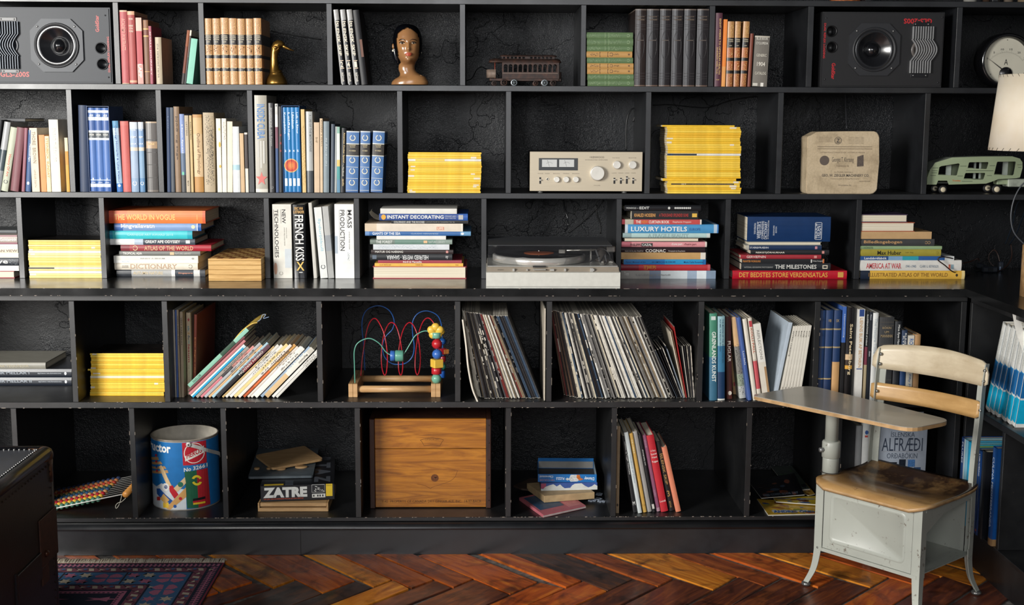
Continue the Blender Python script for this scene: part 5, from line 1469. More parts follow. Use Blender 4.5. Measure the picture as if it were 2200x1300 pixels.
# hair shell
b = B()
b.sm = True
HH = head_rings(3.6)
R = [[b.bm.verts.new(p) for p in r] for r, _ in HH]
n = 64
for j in range(len(R)-1):
    ym = HH[j][1]
    for i in range(n):
        fa = ((i+.5)*2*math.pi/n+math.pi) % (2*math.pi)-math.pi
        if ym > 122: continue
        lim = .92+ (ym-95)*.003 if ym > 76 else max(0, (ym-60)/16*.92)
        if abs(fa-.05) > lim:
            b.face((R[j][i], R[j][(i+1) % n], R[j+1][(i+1) % n], R[j+1][i]))
b.face(R[-1])
for v in [v for v in b.bm.verts if not v.link_faces]: b.bm.verts.remove(v)
g = bmesh.ops.solidify(b.bm, geom=b.bm.faces[:], thickness=.0012)
b.obj('hair', M('0e1016', .22, spec=.7), t)
F = Fr(Yb_, L)
def fy(px, py, extra=0):
    """front surface y of the head at a photo point"""
    x, z = F(px, py)
    best = 0
    for r, ym in HR:
        for q in r:
            if abs(q[2]-z) < .0035 and abs(q[0]-x) < .004: best = min(best, q[1])
    return best-extra
for ex in (865.5, 889.5):
    x, z = F(ex, 94.5)
    y = fy(ex, 94.5)
    e = B().ball((x, y+.0012, z), 4.6*k, 2.2*k, 1.9*k, 14, 8).obj('eye', M('b8a890', .25), t)
    B().ball((x+.3*k, y-.0016, z), 2.3*k, 1.1*k, 1.9*k, 12, 6).obj('iris', M('17110e', .1), e)
    B().tube([(x-5.5*k, y-.0012, z+.3*k), (x-2.5*k, y-.0028, z+2.8*k), (x+2*k, y-.0028, z+2.8*k), (x+6*k, y-.0012, z+.8*k)], .9*k, 5).obj('eyelid', M('1d130e', .3), t)
    B().tube([(x-7*k, fy(ex-6, 88)-.0004, z+5.5*k), (x-2*k, fy(ex, 87)-.0006, z+8*k), (x+4*k, fy(ex+4, 87)-.0006, z+7.4*k), (x+8*k, fy(ex+7, 89)-.0002, z+5.4*k)], [.4*k, .9*k, .8*k, .3*k], 5).obj('eyebrow', M('2a1810', .4), t)
x, z = F(880, 118)
y = fy(880, 118)
LP = M('b8503c', .2)
B().tube([(x-8*k, y+.003, z+.4*k), (x-3*k, y-.0002, z+2.2*k), (x, y-.0004, z+1.4*k), (x+3*k, y-.0002, z+2.2*k), (x+8*k, y+.003, z+.4*k)], [.4*k, 1.5*k, 1.3*k, 1.5*k, .4*k], 8).obj('upper_lip', LP, t)
B().tube([(x-7*k, y+.003, z-.2*k), (x-3*k, y-.0008, z-2*k), (x+3*k, y-.0008, z-2*k), (x+7*k, y+.003, z-.2*k)], [.4*k, 2*k, 2*k, .4*k], 8).obj('lower_lip', LP, t)
for ex, ey in ((845.5, 104), (903.5, 108)):
    x, z = F(ex, ey)
    B().ball((x, -.010, z+4*k), 2.6*k, 4*k, 6*k, 12, 8).obj('ear', SKm, t)
    B().ball((x-(.3*k if ex < 870 else -.5*k), -.013, z-5*k), 2.5*k, 2.5*k, 2.7*k, 12, 8).obj('earring', M('dcd6c6', .2), t)
b = B()
b.tube([Vector((F(852, 85)[0], .02, F(852, 85)[1])), Vector((F(848, 105)[0], .022, F(848, 105)[1])), Vector((F(851, 125)[0], .02, F(851, 125)[1])), Vector((F(856, 138)[0], .018, F(856, 138)[1]))], [7*k, 8*k, 6*k, 2*k], 12)
b.obj('hair_bun', M('0e1016', .22, spec=.7), t)
b = B()
P = [F(a, c) for a, c in ((872, 182), (880, 176), (889, 169), (898, 163), (905, 162), (911, 167))]
b.tube([(p[0], -.030+.006*i*.6, p[1]) for i, p in enumerate(P)], .0009, 5)
b.obj('neckline_trim', M('c9a070', .4), t)
# ---------------------------------------------------------------- toy tram
Yt = .05
L = onY(1127, 183, Yt); L.z = Z1
F = Fr(Yt, L)
t = thing('toy_tram', 'rusty cast iron toy tram with arched windows on the top row', 'toy', L)
RU = NT('rusty_cast_iron', .5, .35)
RUm = RU.col(RU.ramp(RU.noise(RU.coords(), 45, 5, .65), [(.35, '2b2422'), (.55, '3f2d27'), (.75, '5c3a2c')]))
W2 = .06
def tm(x, y): return F(x, y)
for yy in (0, W2):
    b = B()
    o_ = [tm(1079, 169), tm(1201, 169), tm(1201, 132), tm(1079, 131)]
    hs = []
    for i in range(11):
        x0 = 1082+i*10.6
        a0, a1 = tm(x0, 155), tm(x0+8.6, 155)
        top = tm(x0, 142)[1]
        cx, r = (a0[0]+a1[0])/2, (a1[0]-a0[0])/2
        hs.append([a0, a1]+[(cx+r*math.cos(q*math.pi/6), top+r*.9*math.sin(q*math.pi/6)) for q in range(7)])
    holed(b, o_, hs, yy-.0015, yy+.0015)
    b.obj('side_wall', RUm, t)
sil = tm(1079, 157)[1]
boxo('window_sill', M('6a5a50', .5, .3), t, tm(1080, 0)[0], tm(1200, 0)[0], -.003, W2+.003, sil-.0015, sil+.001)
for xa in (1081, 1200):
    boxo('end_wall', RUm, t, tm(xa, 0)[0]-.001, tm(xa, 0)[0]+.001, .0016, W2-.0016, tm(0+xa, 169)[1], tm(xa, 132)[1])
# roof: lower roof plus clerestory
def roof(name, x0, x1, yb, yt, w_, cy, par):
    b = B()
    b.sm = True
    X0, zb = tm(x0, yb)
    X1, zt = tm(x1, yt)
    rings = []
    for j in range(13):
        u = j/12
        e = math.sin(math.pi*min(1, max(0, u*6 if u < .5 else (1-u)*6))/2) if u < 1/6 or u > 5/6 else 1
        x = X0+(X1-X0)*(.5-.5*math.cos(math.pi*u))
        hw = w_*(.55+.45*e)
        rings.append([(x, cy+hw*math.cos(a), zb+(zt-zb)*(.25+.75*e)*max(0, math.sin(a)) if math.sin(a) > -.01 else zb-.001) for a in [math.pi*q/8 for q in range(9)]]+[(x, cy-hw, zb-.0015), (x, cy+hw, zb-.0015)])
    b.grid(rings)
    return b.obj(name, RUm, par)
roof('roof', 1050, 1206, 133, 125, W2*.62, W2/2, t)
X0, z0 = tm(1078, 127)
X1, z1 = tm(1192, 120)
b = B()
hs = []
for i in range(13):
    if i == 6: continue
    x0 = X0+.004+i*(X1-X0-.008)/13
    hs.append([(x0, z0+.0022), (x0+.0085, z0+.0022), (x0+.0085, z1-.002), (x0, z1-.002)])
for yy in (W2*.2, W2*.8):
    b2_ = B()
    holed(b2_, [(X0, z0-.003), (X1, z0-.003), (X1, z1), (X0, z1)], hs, yy-.001, yy+.001)
    b2_.obj('clerestory_side', RUm, t)
b.bm.free()
roof('clerestory_roof', 1074, 1197, 120.5, 117.5, W2*.36, W2/2, t)
# chassis, platforms, dash panels
zc0, zc1 = tm(1100, 174)[1], tm(1100, 168.5)[1]
boxo('chassis', RUm, t, tm(1052, 0)[0], tm(1207, 0)[0], .004, W2-.004, zc0, zc1, bev=.001)
for xx, wm_ in ((1045, 1065), (1201, 1209)):
    x0, x1 = tm(xx, 0)[0], tm(wm_, 0)[0]
    zt_, zb_ = tm(xx, 149 if xx < 1100 else 155)[1], tm(xx, 174 if xx > 1100 else 167)[1]
    b = B()
    b.sm = True
    pts = []
    for j in range(9):
        a = math.pi*(j/8-.5)
        sg = -1 if xx < 1100 else 1
        xo = x1 if sg < 0 else x0
        pts.append((xo+sg*(x1-x0)*math.cos(a), W2/2+W2*.48*math.sin(a)))
    b.grid([[(p[0], p[1], zb_), (p[0], p[1], zt_), (p[0]*1.0+.0015*(1 if sg < 0 else -1), p[1], zt_), (p[0]+.0015*(1 if sg < 0 else -1), p[1], zb_)] for p in pts])
    b.obj('dash_panel', M('7d6c60' if xx < 1100 else '4a3a34', .6, .2, var=.25), t)
    xp = x1-.002 if xx < 1100 else x0+.002
    for yy in (.004, W2-.004):
        B().cyl((xp, yy, zc1), .0018, tm(xx, 133)[1]-zc1, 'Z', 8).obj('platform_post', M('7a3a2c' if xx < 1100 else '3f2d27', .5, .3), t)
def wheel(par, x, y, z, r, w_, tyre, hub, spokes=6, name='wheel'):
    b = B()
    b.lathe([(r*.72, 0), (r, 0), (r, w_), (r*.72, w_), (r*.72, 0)], (x, y, z), 'Y', 24, (False, False))
    o = b.obj(name, tyre, par)
    b = B()
    b.cyl((x, y, z), r*.2, w_, 'Y', 12)
    for q in range(spokes):
        a = q*2*math.pi/spokes
        b.tube([(x, y+w_/2, z), (x+r*.75*math.cos(a), y+w_/2, z+r*.75*math.sin(a))], r*.07, 5)
    b.obj('spokes', hub, o)
for xw, r_, sil_ in ((1062, 5.6, 0), (1083, 7.2, 0), (1105, 7, 1), (1152, 6, 0), (1171, 7, 1), (1190, 6.6, 0)):
    r_ *= k
    mt_ = M('9ba3a8', .35, .7) if sil_ else RUm
    wheel(t, tm(xw, 0)[0], -.006, r_+.0003, r_, .005, mt_, mt_)
    wheel(t, tm(xw, 0)[0], W2+.001, r_+.0003, r_, .005, RUm, RUm)
# ---------------------------------------------------------------- cables
CBL = M('0b0b0c', .35)
def cable(pts, rad, label, mat=CBL, name='cable', n=8):
    o = B().tube(spl(pts, n), rad, 6).obj(name, mat, None)
    return tag(o, label, 'cable')
cable([onY(x_, y_, y) for x_, y_, y in ((1000.5, 174, .18), (1014, 168, .2), (1024, 150, .25), (1034, 144, .24), (1046, 149, .12))], .0016, 'black cable looping from the divider to the toy tram')
cable([onY(x_, y_, y) for x_, y_, y in ((582, 66, BK-.004), (620, 74, BK-.003), (690, 85, BK-.003))], .0022, 'black cable along the wall above the brass bird')
cable([onY(x_, y_, BK-.004) for x_, y_ in ((1099, 222), (1112, 240), (1120, 268), (1127, 310), (1132, 345), (1136, 400))], .0022, 'black cable hanging down the wall left of the amplifier')
cable([onY(x_, y_, BK-.004) for x_, y_ in ((1345, 326), (1345, 275), (1350, 245), (1360, 233), (1364, 245), (1360, 262))], .002, 'thin black cable looped on the wall above the amplifier knobs')
cable([onY(x_, y_, BK-.004) for x_, y_ in ((1403, 226), (1440, 225), (1490, 230), (1526, 230), (1570, 216), (1620, 208), (1660, 206))], .0022, 'black cable across the wall above the tall yellow pile')
cable([onY(x_, y_, y) for x_, y_, y in ((1816, 201, .30), (1817, 230, .28), (1819, 277, .25))], .0022, 'grey cable hanging behind the printing stone', M('3a3b3e', .3))
cable([onY(x_, y_, y) for x_, y_, y in ((1211, 429, .3), (1213, 447, .29), (1219, 468, .28), (1220, 485, .28), (1212, 501, .26))], .0024, 'glossy black cable hanging behind the turntable', M('1a1b1e', .15))
cable([onY(x_, y_, BK-.005) for x_, y_ in ((1296, 430), (1280, 450), (1250, 478), (1222, 500))], .0024, 'black cable running diagonally down behind the turntable')
cable([onY(x_, y_, BK-.005) for x_, y_ in ((1281, 440), (1282, 460), (1289, 480), (1290, 502))], .002, 'short black cable at right behind the turntable')
# ---------------------------------------------------------------- ammeter
L = onY(2158, 188, .03); L.z = Z1
t = thing('round_meter', 'big round black ammeter with a pale dial behind the lampshade', 'meter', L)
R = 57*k
cz = R+.0008
G = M('0c0c0e', .12, spec=.8, var=0)
b = B().lathe([(R, .0), (R*.995, .05), (R*.9, .10), (R*.5, .11)], (0, 0, cz), 'Y', 48, (False, True))
b.obj('housing', G, t)
b = B().lathe([(R, .0), (R*.99, -.012), (R*.95, -.018), (R*.90, -.019), (R*.86, -.014), (R*.84, -.006), (R*.82, -.001)], (0, 0, cz), 'Y', 48, (False, False))
b.obj('bezel', G, t)
d = B().lathe([(R*.83, -.0005), (R*.83, .0005)], (0, 0, cz), 'Y', 48, sm=False).obj('dial', M('bcb8a8', .5, var=.04, scale=12), t)
hz = cz-23*k
b = B()
for i in range(41):
    a = R_(142-i*2.6)
    r0, r1 = 43*k, (47.5 if i % 5 == 0 else 45.5)*k
    p0, p1 = Vector((r0*math.cos(a), -.0008, hz-4*k+r0*math.sin(a))), Vector((r1*math.cos(a), -.0008, hz-4*k+r1*math.sin(a)))
    s_ = Vector((-math.sin(a), 0, math.cos(a)))*.00022
    b.face([b.bm.verts.new(q) for q in (p0-s_, p0+s_, p1+s_, p1-s_)])
b.obj('scale_marks', M('3a3a38', .5), d)
for i, sx in enumerate(('0', '5', '10', '15', '20', '25')):
    a = R_(142-i*20.8)
    x, z = 51*k*math.cos(a), hz-4*k+51*k*math.sin(a)
    ftext(sx, x-1.6*k*len(sx), x+1.6*k*len(sx), z-2*k, z+2*k, -.0008, M('3a3a38', .5), d)
ftext('A', -4*k, 4*k, cz+(131-136)*k-4*k, cz+(131-128)*k, -.0009, M('1b1b1a', .5), d, 0)
b = B().prism([(-40*k, hz+28*k), (-2*k, hz-1*k), (-1*k, hz+1*k)], -.0035, -.003, 'Y')
b.obj('needle', M('111112', .4), t)
B().cyl((0, -.0045, hz-4*k), 13.5*k, .003, 'Y', 28).obj('needle_hub', M('17171a', .35), t)
for a in (90, 222, 318):
    B().cyl((R*.75*math.cos(R_(a)), -.0018, cz+R*.75*math.sin(R_(a))), .0014, .0014, 'Y', 8).obj('dial_screw', M('222222', .4), t)
# ---------------------------------------------------------------- amplifier
Yf = .004
L = onY(1260, 414, Yf); L.z = Z2
F = Fr(Yf, L)
t = thing('amplifier', 'champagne silver amplifier with two meters and round knobs', 'amplifier', L)
X0, ZB = F(1138, 410.5)
X1, ZT = F(1381, 326.5)
CH = NT('brushed_champagne_aluminium', .38, .15)
n_ = CH.noise(CH.coords((2, 2, 300)), 6, 2)
CHm = CH.col(CH.ramp(n_, [(.3, 'bcb09a'), (.7, 'c9bda6')]))
boxo('face_plate', CHm, t, X0, X1, 0, .006, ZB, ZT, bev=.0012)
boxo('housing', M('2c2825', .4, .2), t, X0+.004, X1-.004, .0065, .27, ZB+.001, ZT-.002, bev=.001)
ax = lambda a: (1170+0*a)
def fz(a, c): return F(840+a*.25455, 190+c*.25455)
a, c = fz(1248, 588), fz(1577, 692)
m_ = boxo('meter_window', M('3f4244', .25), t, a[0], c[0], -.0008, .001, c[1], a[1], bev=.0004)
for q in ((1275, 1400), (1420, 1545)):
    u, v = fz(q[0], 600), fz(q[1], 663)
    w_ = boxo('vu_meter', M('c6c8c6', .3, var=.02), m_, u[0], v[0], -.0012, 0, v[1], u[1])
    uc, vc = (u[0]+v[0])/2, u[1]-(u[1]-v[1])*.35
    B().tube([(uc+.012*math.cos(R_(g_)), -.0014, vc-.012+.012*math.sin(R_(g_))) for g_ in range(35, 150, 8)], .00025, 4).obj('meter_scale', M('4a4a4a', .5), w_)
    B().tube([(uc, -.0015, v[1]+.001), (uc-.007, -.0015, u[1]-.002)], .0003, 4).obj('meter_needle', M('333333', .5), w_)
AL = M('e6e2d8', .3, .45, var=.02)
def knob(cx_, cy_, r, h_, nm='knob'):
    x, z = fz(cx_, cy_)
    rr_ = r*.25455*k*1.0
    o = B().lathe([(rr_, 0), (rr_*.98, -h_*.7), (rr_*.9, -h_), (rr_*.86, -h_), (rr_*.1, -h_*.985)], (x, 0, z), 'Y', 36, (False, True)).obj(nm, AL, t)
    return o
knob(1740, 715, 62, .018, 'volume_knob')
knob(1905, 645, 34, .012); knob(2038, 645, 34, .012)
for a in (1398, 1478, 1560): knob(a, 768, 25, .01)
x, z = fz(1320, 765)
j_ = B().lathe([(.0044, 0), (.0044, -.002), (.0026, -.0025), (.0024, .002)], (x, 0, z), 'Y', 18, (False, True)).obj('headphone_jack', AL, t)
B().cyl((x, -.0018, z), .0022, .001, 'Y', 12).obj('jack_hole', M('0a0a0a', .5), j_)
for a, up in ((1259, 0), (1885, 1), (1940, 1), (1990, 0), (2044, 1)):
    u, v = fz(a-7, 750 if a < 1300 else (742 if up == 0 else 755)), fz(a+8, 805)
    s_ = boxo('lever_slot', M('1e1d1c', .4), t, u[0], v[0], -.0004, .001, v[1], u[1])
    zz = u[1]-(.006 if a > 1300 else .009)
    boxo('lever', AL, s_, u[0]-.0003, v[0]+.0003, -.008, -.0002, zz-.002, zz+.002, bev=.0006)
DK = M('6b6256', .5, var=0)
p_, q_ = fz(1690, 588), fz(1800, 574)
ftext('KENWOOD', p_[0], q_[0], p_[1], q_[1], -.0003, DK, t, .02)
u, v = fz(1681, 580), 0
B().tube([(u[0]+.0016*math.cos(g_), -.0004, u[1]+.0016*math.sin(g_)) for g_ in [h_*.6 for h_ in range(11)]], .00035, 4).obj('emblem', DK, t)
for a, c, d_, sx in ((1640, 607, 1830, 'INTEGRATED AMPLIFIER'), (1240, 722, 1285, 'POWER'), (1300, 722, 1340, 'PHONES'), (1370, 722, 1425, 'BASS'), (1450, 722, 1505, 'TREBLE'), (1530, 722, 1590, 'BALANCE'), (1710, 822, 1765, 'VOLUME'), (1870, 590, 1930, 'MODE'), (2005, 590, 2070, 'SELECTOR'), (1865, 718, 1905, 'LOW'), (1920, 718, 1960, 'HIGH'), (1975, 718, 2010, 'LOUD'), (2028, 718, 2065, 'TAPE')):
    p_, q_ = fz(a, c), fz(d_, c-7)
    ftext(sx, p_[0], q_[0], p_[1], q_[1], -.0003, DK, t, 0)
for xx in (1265, 1978):
    x, z = fz(xx, 870)
    for yy in (.03, .23):
        B().lathe([(.009, .0002), (.009, ZB)], (x, yy, 0), 'Z', 16).obj('foot', M('8b8b88', .3, .5), t)
# ---------------------------------------------------------------- printing stone
L = onY(1810, 412, .01); L.z = Z2
F = Fr(.01, L)
t = thing('printing_stone', 'thick beige lithographic stone block with faded print', 'stone', L)
ST = NT('beige_litho_stone', .65)
v_ = ST.coords()
STm = ST.col(ST.mix(ST.ramp(ST.noise(v_, 14, 5, .6), [(.3, 'a08e72'), (.5, 'c2af90'), (.75, 'cbb99c')]), ST.ramp(ST.noise(v_, 160, 3), [(.3, .75), (.6, 1.)]), .6, 'MULTIPLY'))
def sz(a, c): return F(1380+a*.25455, 190+c*.25455)
o_ = [sz(*q) for q in ((1390, 870), (1383, 850), (1392, 560), (1393, 390), (1420, 378), (1478, 347), (1700, 343), (1965, 343), (1990, 360), (2003, 390), (2000, 600), (1983, 835), (1960, 862), (1930, 871))]
zmin = min(p[1] for p in o_)
o_ = [(p[0], p[1]-zmin+.0004) for p in o_]
b = B().prism(o_, 0, .085, 'Y')
bmesh.ops.bevel(b.bm, geom=b.bm.edges[:], offset=.0025, segments=2, affect='EDGES')
b.obj('stone_block', STm, t)
INK = M('6a5c4a', .7, var=0)
INK2 = M('4a4540', .7, var=0)
def st(sx, x0, x1, y0, y1, m_=INK, bold=0.):
    a, c = sz(x0, y1), sz(x1, y0)
    ftext(sx, a[0], c[0], a[1]-zmin, c[1]-zmin, -.0003, m_, t, bold)
st('GEO. W. ZIEGLER MACHINERY CO.', 1515, 1915, 703, 725, INK2, .02)
st('Construction & Baling Machinery', 1590, 1830, 737, 750)
st('DISTRIBUTION ET EXPORTATION - SYSTÈMES DE MARQUE', 1505, 1880, 514, 527)
st('Georges T. Klorssing', 1600, 1785, 560, 612, INK2)
st('Fournisseur de', 1640, 1745, 626, 640)
st('Philadelphia, Pa.', 1655, 1765, 792, 805, INK2)
st('Les Produits Généraux à', 1620, 1780, 679, 692)
for yy in (390, 402, 414, 426): st('............................', 1490, 1605, yy, yy+4)
for yy in (390, 402, 414, 426, 438): st('Telephone Telegraph Cables', 1740, 1870, yy, yy+7)
for yy in (470, 488): st('----------------------------------------------', 1480, 1940, yy, yy+4)
st('--------------------------', 1830, 1925, 762, 766)
x, z = sz(1653, 420)
e_ = B().lathe([(.0125, -.0003), (.0125, .0002)], (x, 0, z-zmin), 'Y', 28, sm=False).obj('printed_emblem', INK2, t)
b = B().lathe([(.0108, -.0004), (.0108, .0001)], (x, 0, z-zmin), 'Y', 28, sm=False).obj('emblem_field', M('a8967a', .7), e_)
ftext('Z', x-.006, x+.006, z-zmin-.007, z-zmin+.007, -.0006, INK2, e_, .03)
x, z = sz(1538, 588)
B().lathe([(.0165, -.0003), (.0165, .0002)], (x, 0, z-zmin), 'Y', 28, sm=False).obj('printed_disc', M('5f544c', .7), t)
a = [sz(*q) for q in ((1812, 640), (1868, 637), (1868, 540), (1815, 556))]
B().prism([(p[0], p[1]-zmin) for p in a], -.0003, .0002, 'Y').obj('printed_door', M('5f544c', .7, var=.3, scale=400), t)
# ---------------------------------------------------------------- toy camper
Yc_ = .03
L = onY(2090, 413, Yc_); L.z = Z2
F = Fr(Yc_, L)
t = thing('toy_camper', 'worn pale green toy camper trailer below the lampshade', 'toy', L)
def cz_(a, c): return F(1900+a*.23077, 140+c*.23077)
GN = NT('worn_green_paint', .45)
v_ = GN.coords()
GNm = GN.col(GN.mix(GN.ramp(GN.noise(v_, 10, 3), [(.3, '8f9c7c'), (.7, '9aa787')]), '7a4a2c', GN.ramp(GN.noise(v_, 55, 5, .7), [(.64, 0.), (.7, .8)])))
out = [(395, 1112), (398, 1050), (425, 975), (475, 908), (630, 860), (900, 851), (1190, 849), (1262, 870), (1285, 905), (1286, 960), (1262, 1045), (1230, 1052), (1060, 1062), (1000, 1085), (945, 1103), (600, 1112), (585, 1075), (500, 1075), (485, 1112)]
h1 = [(500, 1022), (512, 950), (530, 940), (690, 914), (702, 922), (675, 1024), (665, 1027)]
h2 = [(775, 960), (787, 910), (795, 904), (965, 902), (970, 910), (955, 962), (945, 967)]
h3 = [(738, 1062), (752, 1010), (760, 1004), (935, 1003), (940, 1010), (925, 1058), (915, 1066)]
h4 = [(1020, 1022), (1048, 905), (1055, 899), (1220, 897), (1225, 905), (1205, 1015), (1195, 1026)]
for yy in (0, .075):
    b = B()
    holed(b, [cz_(*p) for p in out], [[cz_(*p) for p in h] for h in (h1, h2, h3, h4)], yy, yy+.0016)
    b.obj('side_panel', GNm, t)
b = B()
rp = [cz_(*p) for p in out[2:11]]
b.grid([[(p[0], .0017, p[1]), (p[0], .0748, p[1]), (p[0], .0748, p[1]-.0015), (p[0], .0017, p[1]-.0015)] for p in rp])
b.obj('roof', M('7f857c', .4), t)
a, c = cz_(410, 1100), cz_(940, 1095)
boxo('chassis', M('3a3d38', .5), t, a[0], c[0], .002, .0745, a[1], a[1]+.003)
for q in (600, 860, 880, 1130):
    a = cz_(q, 1030)
    boxo('inner_partition', M('9aa39a', .5), t, a[0], a[0]+.018, .030, .034, cz_(q, 1060)[1], cz_(q, 880)[1])
a, c = cz_(1070, 1115), cz_(1420, 1068)
boxo('towing_hitch', GNm, t, a[0], c[0], .02, .055, a[1], c[1], bev=.002)
a, c = cz_(1165, 1135), cz_(1420, 1062)
boxo('hitch_deck', M('a3aa9c', .45, var=.2), t, a[0], c[0], .012, .063, a[1], c[1], bev=.002)
for xw, rr_ in ((540, 9.2), (1040, 10.2)):
    x, z = cz_(xw, 1140)
    r = rr_*k
    for yy in (-.008, .073):
        o = B().lathe([(r*.6, .0), (r*.85, -.001), (r, .002), (r, .009), (r*.6, .010)], (x, yy, r+.0004), 'Y', 28).obj('wheel', M('151517', .5), t)
        B().lathe([(r*.62, -.0006), (r*.55, -.002), (r*.1, -.0028)], (x, yy, r+.0004), 'Y', 24).obj('hubcap', M('cfc4a8', .35), o)
    B().cyl((x, .002, r+.0004), .003, .071, 'Y', 10).obj('axle', M('333333', .4, .5), t)
a, c = cz_(630, 1082), cz_(710, 1068)
ftext('Tonka', a[0], c[0], a[1], c[1], -.0004, M('b8632c', .5, var=0), t, .03)
for x0, x1, yy in ((705, 765, 940), (980, 1030, 936), (1240, 1280, 928), (1245, 1275, 952), (760, 1015, 983), (955, 1000, 1028), (680, 730, 1033), (720, 820, 1082), (450, 505, 957), (445, 495, 983), (440, 490, 1003), (430, 480, 1027)):
    a, c = cz_(x0, yy+3), cz_(x1, yy-3)
    ftext('winnebago', a[0], c[0], a[1], c[1], -.0004, M('3f4a38', .5, var=0), t, .0, 'decal') if False else boxo('decal_line', M('4a5544', .5, var=0), t, a[0], c[0], -.0003, .0002, a[1]+.0004, c[1]-.0002)
# ---------------------------------------------------------------- wooden game box
p = onZ(448.4, 604, ZC)
x1 = onY(562, 604, p.y).x
wd, ht = x1-p.x, onY(500, 556, p.y).z-ZC
t = thing('wooden_game_box', 'pale wooden game box with a checkered top beside the worktop books', 'box', (p.x, p.y, ZC+.0004))
OAK = mat_wood('pale_oak', [(.3, 'b98a48'), (.5, 'd0a460'), (.7, 'dcb473')], .5, (6, 60, 60), .15, 0)
OAKD = mat_wood('brown_oak', [(.3, '7a4a22'), (.7, '9c6632')], .5, (6, 60, 60), .15, 0)
zs = [0, .006, .020, .034, .048, .062, ht-.006, ht]
zs = [0, .08*ht, .28*ht, .50*ht, .71*ht, .90*ht, ht]
for i in range(6):
    boxo('slat', OAK, t, 0, wd, 0, .34, zs[i]+.0004, zs[i+1]-.0004, bev=.0006)
for q in range(2):
    b = B()
    for i in range(8):
        for j in range(8):
            if (i+j) % 2 == q:
                s_ = (wd-.014)/8
                s2 = (.34-.014)/8
                b.box(.007+i*s_, .007+(i+1)*s_-.0003, .007+j*s2, .007+(j+1)*s2-.0003, ht-.0003, ht+.0006)
    tag(b.obj('board_squares', [OAK, OAKD][q], t), kind='stuff')
# ---------------------------------------------------------------- turntable
Y0 = -.2455
L = Vector((onY(1188, 620, Y0).x, Y0, ZC))
t = thing('turntable', 'silver turntable with a closed smoked dust cover and an orange labelled record', 'turntable', L)
F = Fr(Y0, L)
xa, xb = F(1044.5, 610)[0], F(1332.5, 610)[0]
SV = M('cfcfc6', .42, .1, var=.03, scale=60)
SV2 = M('a89c8c', .4, .2, var=.03)
z1_, z2_ = F(1188, 586)[1], .068
DP = .35
b = B()
b.prism([(0, .0065), (0, z1_), (.006, z1_+.002), (DP, z1_+.002), (DP, .0065)], xa, xb, 'X')
b.obj('plinth', SV, t)
boxo('plinth_base', M('c4c4bc', .4, .1), t, xa, xb, .002, DP, .0003, .0052)
b = B()
b.prism([(.006, z1_+.0022), (.020, z2_), (DP-.002, z2_), (DP-.002, z1_+.0022)], xa+.003, xb-.004, 'X')
b.obj('control_strip', SV2, t)
boxo('deck_rim', M('b9b9b4', .35, .5), t, xa+.004, xb-.006, .0205, DP-.004, z2_+.0002, z2_+.004, bev=.001)
def tz(a, c): return F(1030+a*.16922, 420+c*.16922)
for a, w_, h_, nm_ in ((435, 26, 34, 'slider'), (608, 20, 20, 'slider'), (925, 50, 26, 'start_lever'), (1090, 26, 34, 'slider'), (1428, 40, 44, 'cue_lever'), (1452, 20, 26, 'slider')):
    x, z = tz(a, 948)
    boxo(nm_, M('c9c7c0', .3, .5), t, x-w_*.5*k*.17, x+w_*.5*k*.17, .002, .012, z-h_*.5*k*.17, z+h_*.5*k*.17, bev=.001)
a, c = tz(680, 950), tz(845, 908)
hd = boxo('cover_handle', M('c2bfb6', .3, .5), t, a[0], c[0], -.002, .012, a[1], a[1]+.004, bev=.001)
boxo('handle_recess', M('1a1a1c', .5), t, a[0], c[0], .011, .0155, c[1]-.003, c[1]+.001)
a, c = tz(228, 953), tz(302, 941)
ftext('AKAI', a[0], c[0], a[1], c[1], .0085, M('3a3733', .5, var=0), t, .0)
cxp, cyp = onZ(1153, 541, ZC+.083).x-L.x, .165
# platter and record
zr = z2_+.0045
b = B().lathe([(.152, zr), (.156, zr+.003), (.156, zr+.021), (.151, zr+.0236), (.02, zr+.0238)], (cxp, cyp, 0), 'Z', 64)
b.obj('platter', M('dcdad4', .2, .55, var=.02), t)
RD = NT('black_vinyl', .18)
vv = RD.n('Vect') if False else None
rec = B().lathe([(.1485, zr+.0241), (.1488, zr+.0251), (.1480, zr+.0262), (.0525, zr+.0262), (.0520, zr+.0256), (.004, zr+.0256)], (cxp, cyp, 0), 'Z', 72)
ro = rec.obj('record', M('141416', .25, var=0), t)
B().lathe([(.0505, zr+.0258), (.0505, zr+.0266), (.003, zr+.0266)], (cxp, cyp, 0), 'Z', 40, sm=False).obj('record_label', M('e0743c', .5, var=.12, scale=60), ro)
B().cyl((cxp, cyp, zr+.0265), .0022, .012, 'Z', 12).obj('spindle', M('e0e0de', .15, 1.), t)
# tonearm
za = zr+.041
AM = M('c9c5bc', .22, .8, var=.03)
def at(px, py, h): 
    q = onZ(px, py, ZC+h)-L
    return (q.x, q.y, h)
p1, p2 = at(1208, 538, za), at(1272, 537, za)
arm = B().tube([Vector(p1), Vector(p2), Vector((p2[0]+.04, p2[1]+.03, za))], .0032, 10).obj('tonearm', AM, t)
boxo('headshell', AM, arm, p1[0]-.012, p1[0]+.010, p1[1]-.008, p1[1]+.006, za-.010, za+.004, bev=.002)
px_ = p2[0]+.035
B().lathe([(.022, z2_+.0045), (.022, z2_+.010), (.016, z2_+.012), (.014, za+.004), (.008, za+.008)], (px_, p2[1]+.03, 0), 'Z', 28).obj('arm_pivot', M('6a6560', .3, .6), t)
boxo('counterweight', M('8f8a84', .3, .6), t, px_+.016, px_+.045, p2[1]+.018, p2[1]+.042, za-.010, za+.010, bev=.003)
boxo('arm_rest', AM, t, px_-.035, px_-.030, .20, .212, z2_+.0045, za-.004)
